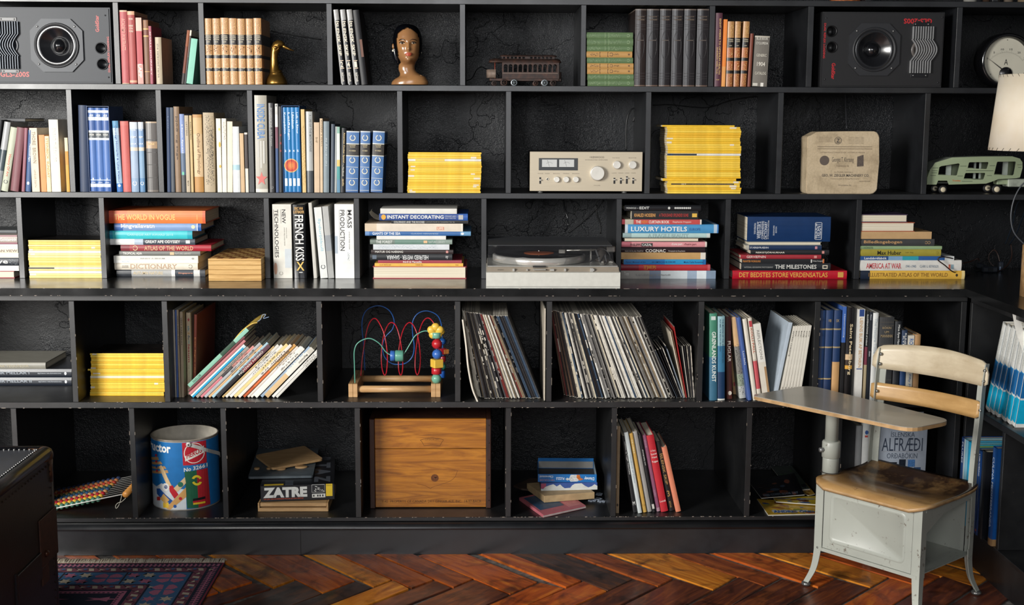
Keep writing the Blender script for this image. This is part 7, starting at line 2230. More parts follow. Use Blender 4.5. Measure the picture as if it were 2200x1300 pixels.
# jigsaw box with blue and white sides
z3 = z2+h2+.0008
h3 = .026
P = [J(427, 822, z3+h3), J(1143, 805, z3+h3), 0, 0]
P[3] = P[0]+Vector((-.004, .17, 0)); P[2] = P[1]+Vector((-.004, .17, 0))
t, L = boxq('jigsaw_box', P, z3, h3, M('3f5a9c', .4, var=.08, scale=60), 'jigsaw box with a blue and white jigsaw edge pattern', 'game box')
e = P[1]-P[0]
L2 = Matrix.Translation(P[0]-L-Vector((0, 0, h3))) @ Matrix.Rotation(math.atan2(e.y, e.x), 4, 'Z')
wl = e.length
b = B()
prof = [(.1, 0), (.1, .65), (.15, .8), (.22, .95), (.28, .6), (.34, .9), (.38, .55), (.42, .3), (.52, .35), (.55, .7), (.6, .95), (.72, 1.), (.78, .6), (.84, .35), (.9, .5), (.95, .8), (1, .55), (1, 0)]
poly = [(0, 0), (0, .3), (.04, .25), (.07, .55)]+prof[1:]
b.prism([(wl*p[0], h3*(p[1]*.92+.0)) for p in poly], -.0006, .0004, 'Y')
bmesh.ops.transform(b.bm, matrix=L2, verts=b.bm.verts)
b.obj('jigsaw_pattern', M('d3d6d2', .45), t)
b = B().box(0, wl*.09, -.0003, .0003, h3*.3, h3)
bmesh.ops.transform(b.bm, matrix=L2, verts=b.bm.verts)
b.obj('pink_corner', M('a8506c', .45), t)
# open box tray, face up, tilted back
z4 = z3+h3+.0008
P0, P1 = J(388, 800, z4), J(1132, 805, z4)
t = thing('open_puzzle_box', 'open bright blue puzzle box bottom on top of the jigsaw pile', 'game box', mat=Matrix.Translation(P0) @ Matrix.Rotation(math.atan2(P1.y-P0.y, P1.x-P0.x), 4, 'Z'))
w5 = (P1-P0).length
h5 = .028
BLm = M('1c6cb0', .35, var=.05)
boxo('front_side', BLm, t, 0, w5, 0, .002, 0, h5)
boxo('back_side', BLm, t, .002, w5-.002, .168, .17, 0, h5+.012)
boxo('left_side', BLm, t, 0, .0018, .0021, .17, 0, h5)
boxo('right_side', M('8fa3b0', .4), t, w5-.0018, w5, .0021, .17, 0, h5)
boxo('bottom', M('3a3a3c', .6), t, .002, w5-.002, .0021, .1679, .0005, .002)
boxo('back_lining', M('8f8d88', .6), t, .004, w5-.004, .1665, .1678, .004, h5)
def ot(sx, u0, u1, v0, v1, col, bold=.02):
    text(sx, lambda a, w: (w5*(u1-(u1-u0)*a), -.0004, h5*(v1-(v1-v0)*w)), M(col, .4, var=0), t, bold)
ot('Disney', .79, .96, .25, .75, 'dfe6ea')
ot('Clementoni', .03, .26, .52, .82, 'd3dde2')
ot('104 COLOR', .03, .28, .12, .35, 'c98a60', .0)
ot('PUZZLE', .31, .45, .3, .62, 'dfe6ea')
b = B().prism([(w5*u, h5*v) for u, v in ((.47, .4), (.5, .55), (.53, .45), (.56, .95), (.7, .95), (.72, .5), (.68, .1), (.56, .05), (.53, .3), (.5, .2))], -.0005, .0002, 'Y')
b.obj('printed_patch', M('c9cdcc', .4, var=.2, scale=200), t)
b = B().prism([(w5*u, h5*v) for u, v in ((.66, .55), (.66, .95), (.71, .95), (.73, .5), (.77, .45), (.76, .3), (.71, .2))], -.0006, .0003, 'Y')
b.obj('printed_patch', M('c06a2c', .4, var=.2, scale=200), t)
# jigsaw pieces
def piece(cx_, cy_, a_, s_, z_, label):
    p_ = J(cx_, cy_, z_)
    pts = []
    for i in range(4):
        g0 = i*math.pi/2
        c_, s2 = math.cos(g0), math.sin(g0)
        for u, v in ((-1, -1), (-.3, -1), (-.25, -1.25 if i % 2 else -.75), (0, -1.5 if i % 2 else -.55), (.25, -1.25 if i % 2 else -.75), (.3, -1)):
            pts.append((s_*(u*c_-v*s2), s_*(u*s2+v*c_)))
    o = B().prism(pts, 0, .0025, 'Z').obj('jigsaw_piece', M('8d96a3', .6), None)
    o.location = p_
    o.rotation_euler = (0, 0, a_)
    tag(o, label, 'puzzle piece', 'loose jigsaw pieces right of the jigsaw pile')
piece(1075, 1040, .3, .010, Z5+.0005, 'blue grey jigsaw piece, nearest the shelf edge')
piece(1150, 1020, .9, .011, Z5+.0032, 'blue grey jigsaw piece, in the middle of the loose heap')
piece(1195, 1050, .1, .010, Z5+.0005, 'blue grey jigsaw piece, rightmost of the loose heap')
piece(1165, 960, 1.3, .011, Z5+.006, 'blue grey jigsaw piece, furthest back in the loose heap')
# ---------------------------------------------------------------- leaning books, bottom row
c = Bay(Z5, 0, 'left of the comics')
kw = dict(yc=1103)
c.V(1323, 1330, 916, '9c8668', 'thin tan book upright against the divider', tx0=1326, h='p', yc=1103, t=[('#disc', 1083, 1089, '3a3028', .2, .8, '')], D=.26)
c.V(1361, 1369.5, 938, '17181a', 'leaning black book with white slanted title', tx0=1336, yc=1102, t=[('Leikhúsin og Tryggð í Vesturheimi', 950, 1020, 'd0d0cc', .3, .75), ('M', 1079, 1087, 'd0d0cc', .2, .8, 'H')])
c.V(1371, 1380, 930, 'c6cdcc', 'leaning pale grey book', tx0=1340.8, yc=1103.5, t=[('Handbook of Colour', 978, 1040, '8fa0a8', .3, .7)])
c.V(1381.4, 1390, 932, 'c9a050', 'leaning mustard yellow book', tx0=1351, yc=1102, t=[('THE CHINESE', 945, 975, 'e6d3a0', .3, .7), ('#ring', 1083, 1091, 'a5803c', .2, .8, '')])
c.V(1391, 1401, 928, '9d9a96', 'leaning stone grey book', tx0=1359, yc=1101)
c.V(1402.4, 1409, 935, '1b1a1d', 'leaning black book with white and red foot', tx0=1371.5, yc=1101.5, t=[('photography now', 967, 1001, 'd0d0cc', .3, .75), ('#rect', 1085, 1095, 'c8c4bc', .1, .9, '')])
c.V(1410.5, 1419, 936, [(.95, '8e5570'), (1, 'b08a98')], 'leaning dusty mauve book', tx0=1379.6, yc=1100, t=[('SÖGUR', 946, 963, 'a9889a', .2, .8), ('ALÞÝÐU', 1054, 1068, 'a9889a', .2, .8)])
c.V(1420.5, 1436.5, 937, 'bb2430', 'leaning bright red book with white words', tx0=1389, yc=1101, t=[('A Very', 968, 973, 'e6cfc8', .15, .85, 'H'), ('Special', 975, 980, 'e6cfc8', .1, .9, 'H'), ('Friend', 982, 986, 'e6cfc8', .15, .85, 'H'), ('Reggae', 991, 996, 'e6cfc8', .1, .9, 'H'), ('Lundi', 1077, 1081, 'e6cfc8', .1, .9, 'H')])
c.V(1438, 1449.5, 950, '1c1b1d', 'leaning black book with gold ship title', tx0=1408.6, yc=1099, D=.16, t=[('ÍSLENSK SKIP', 976, 1043, 'a5824c', .3, .9), ('3', 1056, 1069, 'a5824c', .25, .75, 'H'), ('BÁTAR', 1079, 1093, 'a5824c', .3, .7)])
c.V(1452.5, 1464, 962, 'd98364', 'leaning salmon orange book', tx0=1421.6, yc=1101, D=.2)
c.done()
# ---------------------------------------------------------------- comics
def comic(P, z_, cols, label, th_=.002, tx=None):
    """P: corners in photo px front-left, front-right, back-right, back-left on height z_"""
    W = [onZ(1600+a*.1231, 960+c_*.12308, z_) for a, c_ in P]
    L_ = sum(W, Vector())/4; L_.z = z_
    t_ = thing('comic_magazine', label, 'magazine', L_, group='comics lying in the bottom bay behind the desk')
    b = B().prism([((p-L_).x, (p-L_).y) for p in W], 0, th_, 'Z')
    b.obj('page_block', M('c9c6bc', .6), t_)
    # glossy cover with coloured shapes
    q = B()
    r = random.Random(int(z_*1e5))
    V = [p-L_ for p in W]
    ex_, ey_ = V[1]-V[0], V[3]-V[0]
    f = lambda u, v: (V[0]+(V[1]-V[0])*u*(1-v)+(V[2]-V[3])*u*v+(V[3]-V[0])*v)
    co = B().prism([(f(u, v).x, f(u, v).y) for u, v in ((.0, .0), (1, .0), (1, 1), (0, 1))], th_+.0001, th_+.0004, 'Z').obj('cover', M(cols[0], .3, var=.2, scale=30), t_)
    for i in range(16):
        u, v = r.uniform(.05, .85), r.uniform(.08, .8)
        s_, s2 = r.uniform(.05, .16), r.uniform(.04, .14)
        pts = [f(min(.97, max(.03, u+s_*math.cos(g_)*r.uniform(.6, 1.1))), min(.97, max(.03, v+s2*math.sin(g_)*r.uniform(.6, 1.1)))) for g_ in [h_*.785 for h_ in range(8)]]
        B().prism([(p.x, p.y) for p in pts], th_+.0004, th_+.0006+i*.00002, 'Z').obj('printed_shape', M(cols[1+i % (len(cols)-1)], .3, var=.1), co)
    if tx:
        for sx, u0, u1, v0, v1, col in tx:
            text(sx, lambda a, w: f(u0+(u1-u0)*a, v0+(v1-v0)*w)+Vector((0, 0, th_+.0012)), M(col, .3, var=0), co, .03)
    return t_
z = Z5+.0005
comic([(410, 1205), (1420, 1180), (1400, 1010), (215, 925)], z, ['b5902c', '7a4420', '20407c', 'a5a9a8', '8a8a30', 'c4a23c'], 'yellow comic with blue letters, frontmost of the heap', .003, [('ANDRES ÖND', .12, .80, .1, .3, '2c5290')])
comic([(545, 970), (1500, 1040), (1500, 860), (500, 905)], z+.0075, ['a58f28', '4a2018', '1f4a8c', 'b59c38'], 'yellow and blue comic lying across the front comic', .003)
comic([(1110, 860), (1225, 832), (1065, 640), (800, 700)], z+.0135, ['9c7a2c', '5c3018', '8a6a28'], 'brown and yellow comic under the dark comic', .002)
comic([(800, 780), (1140, 745), (820, 340), (450, 350)], z+.0165, ['3d4640', '3a5a34', '20242a'], 'dark green comic at the right of the heap', .002)
comic([(290, 905), (1045, 845), (860, 470), (60, 600)], z+.020, ['15151a', '6a3a20', '8a4a30', '16161c', '3a4a5a', '241a1c'], 'dark comic with orange figures on top of the heap', .002, [('FREE COMIC BOOK DAY', .08, .88, .06, .16, '6f7c8c')])
comic([(1250, 820), (1500, 800), (1330, 520), (1170, 455)], z+.0095, ['2f6aa0', '5f8fb8', '1f4f88'], 'light blue comic behind the desk post', .002)
# encyclopedia facing out, and the books beside it
Ye = -.11
p0, p1 = onY(1884, 980, Ye), onY(1990, 980, Ye)
t = thing('encyclopedia', 'grey encyclopedia facing out between the desk seat and desktop', 'book', (p0.x, Ye, Z5+.0006))
we = p1.x-p0.x
he = onY(1937, 892, Ye).z-Z5
boxo('cover', M('9aa2ae', .4, var=.04), t, 0, we, 0, .003, 0, he, bev=.0008)
boxo('page_block', PAGES, t, .002, we-.004, .0033, .045, .003, he-.003)
boxo('back_cover', M('9aa2ae', .4), t, 0, we, .0453, .048, 0, he, bev=.0008)
def eu(px, py): q = onY(px, py, Ye); return (q.x-p0.x, q.z-Z5-.0006)
def et(sx, x0_, x1_, y0_, y1_, col='3f4858', bold=.0):
    a, c_ = eu(x0_, y1_), eu(x1_, y0_)
    ftext(sx, a[0], c_[0], a[1], c_[1], -.0004, M(col, .5, var=0), t, bold)
et('ÍSLENSKA', 1914, 1966, 926, 939)
et('ALFRÆÐI', 1894, 1983, 941, 969, '333c4c')
et('ORÐABÓKIN', 1905, 1971, 971, 985)
a = eu(1894, 970.2); c_ = eu(1980, 969.6)
boxo('rule_line', M('8a7f78', .5), t, a[0], c_[0], -.0003, .0002, a[1], a[1]+.0006)
for x0_, y0_, x1_, y1_, col in ((1931, 987, 1946, 1001, '1c2430'), (1912, 993, 1927, 1001, '1d222c'), (1950, 987.5, 1966, 1003, '4a78b0'), (1963, 1004, 1978, 1014, '2f4a70')):
    a, c_ = eu(x0_, y1_), eu(x1_, y0_)
    boxo('small_picture', M(col, .4, var=.3, scale=300), t, a[0], c_[0], -.0003, .0002, a[1], c_[1])
c = Bay(Z5, -.16, 'behind the desk post')
c.V(1846.5, 1862, 908, 'b4b6b4', 'light grey book with blue and red dots', z=Z5, t=[('#disc', 925, 934, '2c4a80', .3, .75, ''), ('#rect', 936, 940, 'a03a34', .3, .7, '')])
c.V(1832, 1845.6, 915, '8d8f90', 'grey book', z=Z5)
c.done()
# ---------------------------------------------------------------- cables and switches at the right
def cbl(pts, r_, label, col='1a1512'):
    return cable([onY(x_, y_, y) for x_, y_, y in pts], r_, label, M(col, .4))
def swi(px, py, Y, rz, ry, label):
    p_ = onY(px, py, Y)
    t_ = thing('inline_switch', label, 'switch', (p_.x, p_.y, max(p_.z, ZC+.0005)), rz, 'inline cable switches')
    t_.rotation_euler = (0, ry, rz)
    boxo('switch_body', M('20252c', .35), t_, -.028, .028, -.011, .011, 0, .021, bev=.004)
    boxo('rocker', M('14171c', .3), t_, -.009, .009, -.0125, -.0105, .006, .016, bev=.001)
swi(2124.5, 597, .20, 0, 0, 'dark inline switch lying on the worktop')
swi(2111, 582, .27, 0, R_(18), 'dark inline switch tilted behind the other')
p_ = onY(2150, 570, .24)
t_ = thing('power_plug', 'dark power plug hanging above the inline switches', 'plug', p_)
boxo('plug_body', M('2a303a', .35), t_, -.008, .010, -.008, .008, -.022, .014, bev=.004)
boxo('plug_face', M('7f8fa8', .4), t_, -.008, -.002, -.0085, -.0078, -.02, -.004)
cbl([(2108, 594, .2), (2080, 590, .12), (2050, 585, .0), (2030, 570, -.02), (2015, 558, -.022), (2024, 552, -.02), (2045, 555, .0), (2060, 562, .05)], .0021, 'brown cable looping over the yellow atlas pile', '2a1a12')
cbl([(2141, 597, .2), (2160, 600, .18), (2180, 606, .15), (2210, 610, .1)], .0024, 'reddish cable running right from the inline switch', '5a2f24')
cbl([(2068, 566, .25), (2085, 562, .28), (2100, 556, .28), (2104, 560, .27)], .002, 'short brown cable behind the yellow atlas pile', '3a2018')
cbl([(2148, 562, .24), (2143, 545, .25), (2135, 537, .27), (2125, 548, .28), (2126, 562, .28), (2140, 577, .27)], .0019, 'thin dark cable arching above the power plug', '3a2a24')
cbl([(2172, 525, .28), (2174, 548, .26), (2168, 565, .24), (2155, 578, .22), (2140, 584, .21)], .0022, 'dark cable curving right of the power plug', '2c1c16')
cbl([(2205, 415, -.02), (2185, 440, .1), (2176, 480, .2), (2164, 515, .28), (2160, 524, .3)], .0022, 'bluish cable descending behind the lamp', '1c2530')
cbl([(2210, 430, -.02), (2196, 470, .1), (2182, 505, .2), (2168, 526, .28)], .0022, 'second bluish cable descending behind the lamp', '16202c')
cbl([(2210, 385, -.3), (2192, 402, -.3), (2178, 430, -.3), (2172, 462, -.3), (2175, 490, -.3), (2186, 510, -.3), (2210, 533, -.3)], .0024, 'shiny dark hoop of cable below the lampshade', '4a4d52')
# ---------------------------------------------------------------- lamp
Yl = -.42
a, bq = onY(2155, 160, Yl), onY(2131, 323, Yl)
R1, R0 = .155, .155+(a.x-bq.x)
L = Vector((bq.x+R0, Yl, ZC))
t = thing('table_lamp', 'table lamp with a stitched parchment shade at the right edge', 'lamp', L)
PCm = NT('parchment', .7)
v_ = PCm.coords()
pm = PCm.col(PCm.mix(PCm.ramp(PCm.noise(v_, 7, 4), [(.3, 'd8c8ac'), (.7, 'e9e0cf')]), 'a5845a', PCm.ramp(PCm.noise(PCm.coords((3, 3, .8)), 22, 2), [(.74, 0.), (.78, .5)])))
PCm.b.inputs['Subsurface Weight'].default_value = .15
PCm.b.inputs['Subsurface Radius'].default_value = (.02, .015, .01)
z0, z1_ = bq.z-ZC, a.z-ZC
b = B()
b.sm = True
n_ = 48
b.grid([[(r*math.cos(2*math.pi*i/n_), r*math.sin(2*math.pi*i/n_), z) for i in range(n_)] for r, z in ((R0-.001, z0), (R0, z0), (R1, z1_), (R1-.001, z1_), (R0-.001, z0))], True, (False, False))
b.obj('lamp_shade', pm, t)
b = B()
for i in range(40):
    g_ = 2*math.pi*i/40
    for r, z, s_ in ((R0, z0, 1), (R1, z1_, -1)):
        p_ = Vector((r*math.cos(g_), r*math.sin(g_), z-s_*.0008))
        q_ = Vector(((r+.0004)*math.cos(g_+.045), (r+.0004)*math.sin(g_+.045), z+s_*.008))
        b.tube([p_, q_], .0008, 4)
tag(b.obj('stitching', M('3a2e24', .6), t), kind='stuff')
B().cyl((0, 0, .14), .007, z1_-.16, 'Z', 14).obj('stem', M('2a2a2c', .3, .6), t)
xb_ = onY(2195.5, 600, Yl).x-L.x
rb = abs(xb_)
b = B().lathe([(rb, .0005), (rb, .16), (rb*.9, .165), (rb*.3, .17)], (0, 0, 0), 'Z', 40)
b.obj('lamp_base', mat_wood('lamp_wood', [(.3, '8a6844'), (.7, 'b89468')], .4), t)
for sx in (0, 2.094, 4.188):
    B().tube([(0, 0, z1_-.02), ((R1-.001)*math.cos(sx), (R1-.001)*math.sin(sx), z1_-.004)], .0015, 5).obj('shade_spoke', M('8a8a88', .3, .8), t)
# ---------------------------------------------------------------- things on the shelf above the top row
zq = Z0+TH+.0005
for x_, r_, h_, col, lab in ((1.645, .022, .05, '8e8c86', 'grey lidded jar on the uppermost shelf, leftmost of the bottles'), (1.70, .012, .06, '3a2c24', 'small brown bottle on the uppermost shelf beside the grey jar'), (1.735, .012, .06, '4a4540', 'small grey bottle on the uppermost shelf, middle of the row'), (1.775, .016, .07, '6a5f54', 'small tan bottle on the uppermost shelf, fourth from left'), (1.83, .022, .07, '7a6a56', 'wide tan bottle on the uppermost shelf near the right edge')):
    b = B().lathe([(r_, 0), (r_, h_*.6), (r_*.5, h_*.75), (r_*.45, h_), (r_*.2, h_)], (0, 0, 0), 'Z', 20)
    t_ = thing('small_bottle', lab, 'bottle', (x_, .03, zq), group='bottles on the uppermost shelf')
    b.obj('glass_body', M(col, .25), t_)
    B().lathe([(r_*.5, h_+.0003), (r_*.5, h_+.012)], (0, 0, 0), 'Z', 14).obj('cap', M('2a2a2a', .4), t_)
t_ = thing('woven_basket', 'orange brown woven basket on the uppermost shelf', 'basket', (1.23, .07, zq))
b = B()
for i in range(7):
    b.lathe([(.048+.004*math.sin(i), i*.008), (.053, i*.008+.004), (.048, i*.008+.0075)], (0, 0, 0), 'Z', 24, (i == 0, False))
b.obj('basket_body', M('a85c2c', .7, var=.3, scale=150), t_)

b = B()
P = spl([onY(x_, y_, y) for x_, y_, y in ((2180, 655, -.60), (2183, 672, -.605), (2188, 700, -.61), (2197, 733, -.615), (2212, 770, -.62))], 5)
b.grid([[p+Vector((-.011, 0, 0)), p+Vector((.011, 0, 0)), p+Vector((.011, .0015, 0)), p+Vector((-.011, .0015, 0))] for p in P])
tag(b.obj('paper_strip', M('dcdad2', .6), None), 'curved white paper strip hanging from the worktop edge beside the blue volumes', 'paper')
# ================================================================ school desk
SEZ = .345                                    # seat height
A0, A1 = onZ(1749.5, 1028, SEZ), onZ(1979, 1092, SEZ)
org = Vector((A0.x, A0.y, 0))
du = (A1-A0); du.z = 0
SW = du.length                                # seat width along the front edge
du.normalize()
dv = Vector((-du.y, du.x, 0))                 # towards the back rest
SD = .318
ang = math.atan2(du.y, du.x)+R_(3)
du = Vector((math.cos(ang), math.sin(ang), 0))
dv = Vector((-du.y, du.x, 0))
t = thing('school_desk', 'old school desk chair with plywood seat, grey metal frame and attached writing top', 'desk', org, ang)
Mi = (Matrix.Translation(org) @ Matrix.Rotation(ang, 4, 'Z')).inverted()
def G(px, py, z): return Mi @ onZ(px, py, z)
PNT = NT('chipped_grey_paint', .38, spec=.5)
v_ = PNT.coords()
n1 = PNT.noise(v_, 18, 6, .7)
n2 = PNT.noise(v_, 90, 4, .7)
PNTm = PNT.col(PNT.mix(PNT.ramp(PNT.noise(v_, 4, 3), [(.3, '999c94'), (.7, 'acafa5')]), '5a4c40', PNT.ramp(PNT.mix(n1, n2, .5), [(.585, 0.), (.64, .85)])))
def ply(name, base, dark, k_=.5):
    q = NT(name, .35)
    v = q.coords((3, 12, 12))
    c1_ = q.ramp(q.noise(v, 3, 5, .6, .6), [(.3, base[0]), (.7, base[1])])
    w_ = q.ramp(q.noise(q.coords((1, 1, 1)), 7, 5, .65), [(.42, 0.), (.60, 1.)])
    q.b.inputs['Coat Weight'].default_value = .25
    q.b.inputs['Coat Roughness'].default_value = .15
    return q.col(q.mix(c1_, dark, q.mix(0., w_, k_)))
def seatmat():
    q = NT('worn_plywood_seat', .32)
    v = q.coords((3, 12, 12))
    c1_ = q.ramp(q.noise(v, 3, 5, .6, .6), [(.3, 'a07a4c'), (.7, 'bb945f')])
    sep = q.n('SeparateXYZ')
    q.l(q.tc.outputs['Object'], sep.inputs[0])
    mr = q.n('MapRange')
    mr.inputs[1].default_value, mr.inputs[2].default_value = .05, .16
    q.l(sep.outputs[1], mr.inputs[0])
    nz = q.ramp(q.noise(q.coords(), 9, 5, .7), [(.3, .5), (.55, 1.)])
    w_ = q.mix(0., nz, mr.outputs[0])
    cr = q.ramp(q.noise(q.coords((1, 1, 1)), 28, 6, .75, 1.5), [(.60, 0.), (.66, .6)])
    q.b.inputs['Coat Weight'].default_value = .35
    q.b.inputs['Coat Roughness'].default_value = .12
    return q.col(q.mix(q.mix(c1_, '2c1d14', w_), '4a2e1a', cr))
# seat: dished plywood with rolled front and rounded corners
def seat_h(u, v):
    """u across 0..1, v depth 0..1"""
    z = SEZ-.012
    z += -.020*math.exp(-((v-.62)/.26)**2)*math.exp(-((u-.5)/.42)**4)
    z += .010*math.exp(-((v-1)/.10)**2)
    z -= .016*max(0, (.10-v)/.10)**2
    return z
Nu, Nv = 26, 24
b = B()
b.sm = True
top, bot = [], []
for j in range(Nv+1):
    v = j/Nv
    inset_ = 0
    r_ = .055/SD
    if v < r_: inset_ = .055*(1-math.sqrt(max(0, 1-((r_-v)/r_)**2)))
    if v > 1-.08: inset_ = .03*(1-math.sqrt(max(0, 1-((v-.92)/.08)**2)))
    taper = .026*v
    rowt, rowb = [], []
    for i in range(Nu+1):
        u = i/Nu
        x = inset_-.012+taper*.5+(SW+.024-2*inset_-taper)*u
        y = -.014+(SD+.014)*v
        z = seat_h(u, v)+.012
        rowt.append(b.bm.verts.new((x, y, z)))
        rowb.append(b.bm.verts.new((x, y, z-.0095)))
    top.append(rowt); bot.append(rowb)
for j in range(Nv):
    for i in range(Nu):
        b.face((top[j][i], top[j][i+1], top[j+1][i+1], top[j+1][i]))
        b.face((bot[j][i], bot[j+1][i], bot[j+1][i+1], bot[j][i+1]))
b.mi = 1
for j in range(Nv):
    b.face((top[j][0], top[j+1][0], bot[j+1][0], bot[j][0]))
    b.face((top[j][Nu], bot[j][Nu], bot[j+1][Nu], top[j+1][Nu]))
for i in range(Nu):
    b.face((top[0][i], bot[0][i], bot[0][i+1], top[0][i+1]))
    b.face((top[Nv][i], top[Nv][i+1], bot[Nv][i+1], bot[Nv][i]))
EDG = M('b89468', .45, var=.15, scale=30)
b.obj('seat', [seatmat(), EDG], t)
# front corner posts, rear posts, legs
zb = .130                                      # bottom of the box
zt_ = SEZ-.016
def lshape(x, y, sx, sy, w_, z0, z1_, name, th_=.003):
    b = B()
    b.box(min(x, x+sx*w_), max(x, x+sx*w_), min(y, y+sy*th_), max(y, y+sy*th_), z0, z1_)
    b.box(min(x, x+sx*th_), max(x, x+sx*th_), min(y+sy*th_, y+sy*w_), max(y+sy*th_, y+sy*w_), z0, z1_)
    return b.obj(name, PNTm, t)
xL, xR_, yF, yR = .004, SW-.010, .006, SD-.012
lshape(xL, yF, 1, 1, .028, zb-.01, zt_, 'front_post')
lshape(xR_, yF, -1, 1, .028, zb-.01, zt_, 'front_post')
def leg(x, y, dx, dy, sx, sy, z0=zb+.02):
    P = spl([(x, y, z0), (x+dx*.02, y+dy*.02, z0-.045), (x+dx*.25, y+dy*.25, .055), (x+dx*.8, y+dy*.8, .012)], 5)
    b = B()
    rings = []
    for i, p in enumerate(P):
        w_ = .027-.009*i/(len(P)-1)
        rings.append([p, p+Vector((sx*w_, 0, 0)), p+Vector((sx*w_, sy*.003, 0)), p+Vector((sx*.003, sy*.003, 0)), p+Vector((sx*.003, sy*w_, 0)), p+Vector((0, sy*w_, 0))])
    b.grid(rings)
    o = b.obj('leg', PNTm, t)
    q = P[-1]
    B().lathe([(.013, .0005), (.0155, .004), (.0155, .008), (.011, .013)], (q.x+sx*.007, q.y+sy*.007, 0), 'Z', 20).obj('foot_glide', M('7a7a78', .3, .7), o)
leg(xL, yF, -.022, -.030, 1, 1)
leg(xR_, yF, .022, -.030, -1, 1)
leg(xL, yR, -.022, .030, 1, -1)
leg(xR_, yR, .022, .030, -1, -1)
B().lathe([(.0035, 0), (.0035, -.002)], (xL+.014, yF, zb-.004), 'Y', 10).obj('rivet', M('8a8a86', .4, .5), t)
# front panel with pressed rim
b = B()
px0, px1 = xL+.030, xR_-.030
o_ = [(px0, zb), (px1, zb), (px1, zt_), (px0, zt_)]
r1 = rrect(px0+.022, px1-.022, zb+.022, zt_-.022, .018, 4)
r2 = rrect(px0+.027, px1-.027, zb+.027, zt_-.027, .015, 4)
r3 = rrect(px0+.032, px1-.032, zb+.032, zt_-.032, .012, 4)
holed(b, o_, [r1], yF+.002, yF+.0035)
b.sm = True
b.grid([[(p[0], yF+.002, p[1]) for p in r1], [(p[0], yF-.0015, p[1]) for p in r2], [(p[0], yF+.0035, p[1]) for p in r3]], True, (False, True))
b.obj('front_panel', PNTm, t)
boxo('bottom_lip', PNTm, t, px0-.02, px1+.02, yF-.001, yF+.016, zb-.012, zb-.001)
boxo('top_lip', PNTm, t, px0-.004, px1+.004, yF-.0005, yF+.002, zt_-.008, zt_)
# shelf floor, rear panel, side apron
boxo('book_shelf', PNTm, t, xL+.004, xR_-.004, yF+.004, yR-.004, zb, zb+.003)
boxo('left_panel', PNTm, t, xL+.0005, xL+.003, yF+.029, yR-.029, zb, zt_)
boxo('rear_panel', PNTm, t, xL+.03, xR_-.03, yR-.003, yR-.0005, zb+.0, zt_-.02)
b = B()
b.prism([(yF+.028, zt_-.0), (yR-.028, zt_), (yR-.028, zt_-.018), (yF+.12, zt_-.032), (yF+.028, zt_-.075)], xR_-.003, xR_-.0005, 'X')
b.obj('side_apron', PNTm, t)
b = B()
b.prism([(yF+.02, zt_+.004), (yR-.01, zt_+.004), (yR-.01, zt_-.010), (yF+.02, zt_-.010)], xR_-.002, xR_+.001, 'X')
b.obj('seat_rail', PNTm, t)
# rear posts curving up into the back rest
def bp_(px, py, v_off): 
    """point on the local plane y=v_off seen at px,py"""
    d = Mi.to_3x3() @ ray(px, py)
    c0 = Mi @ CAM
    s_ = (v_off-c0.y)/d.y
    return c0+d*s_
LQ = [(yR, .13), (yR, .26), (yR-.001, SEZ), (yR+.004, SEZ+.10), (yR+.016, SEZ+.20), (yR+.022, SEZ+.30), (yR+.036, SEZ+.375)]
for sx, x_ in ((1, xL), (-1, xR_)):
    b = B()
    P = spl([(0, a_, c_) for a_, c_ in LQ], 6)
    rings = []
    for p in P:
        x2 = x_+(-.010*sx)*min(1, max(0, (p.z-SEZ)/.2))*0
        rings.append([(x2, p.y, p.z), (x2+sx*.026, p.y, p.z), (x2+sx*.026, p.y-.003, p.z), (x2+sx*.003, p.y-.003, p.z), (x2+sx*.003, p.y-.022, p.z), (x2, p.y-.022, p.z)])
    b.grid(rings)
    b.obj('rear_post', PNTm, t)
BPL = ply('backrest_plywood', ('c0b094', 'd6c8ac'), '8d7350', .25)
BPL2 = ply('lower_slat_plywood', ('b48c56', 'c79f68'), '8d6a3c', .25)
def slat(name, z0, z1_, yb, mat, arch, r_, x0=-.004, x1=None):
    x1 = SW+.004 if x1 is None else x1
    N = 28
    b = B()
    b.sm = True
    rows = []
    for i in range(N+1):
        u = i/N
        x = x0+(x1-x0)*u
        bow = .030*math.sin(math.pi*u)**.9
        e = min(u, 1-u)*(x1-x0)
        top_ = z1_+arch*math.sin(math.pi*u)
        if e < r_: top_ -= r_-math.sqrt(max(0, r_*r_-(r_-e)**2))
        lo = z0
        if e < .008: lo += .008-math.sqrt(max(0, .008**2-(.008-e)**2))
        yy = yb+bow*.9
        tl = .10
        M_ = 4
        fr = [(x, yy+(lo+(top_-lo)*q/M_-z0)*tl, lo+(top_-lo)*q/M_) for q in range(M_+1)]
        bk_ = [(p[0], p[1]+.0085, p[2]) for p in fr][::-1]
        rows.append(fr+bk_)
    b.grid(rows)
    return b.obj(name, mat, t)
def zat(px, py, v_off): return bp_(px, py, v_off).z
zl0, zl1 = zat(1873, 853, yR-.012), zat(1874, 834, yR-.012)
s2 = slat('lower_back_slat', SEZ+.208, SEZ+.262, yR-.002, BPL2, .0, .004, -.012, SW-.016)
s1 = slat('upper_back_rest', SEZ+.308, SEZ+.380, yR+.008, BPL, .018, .034, -.016, SW+.0)
for x_ in (.012, SW-.012):
    for z_ in (SEZ+.324, SEZ+.356):
        B().lathe([(.0055, 0), (.005, -.003), (.002, -.0045)], (x_, yR+.0095+(z_-SEZ-.31)*.1, z_), 'Y', 14).obj('rivet', M('8c8c88', .3, .8), t)
    B().lathe([(.0055, 0), (.005, -.003), (.002, -.0045)], (x_, yR+.0005, SEZ+.236), 'Y', 14).obj('rivet', M('8c8c88', .3, .8), t)
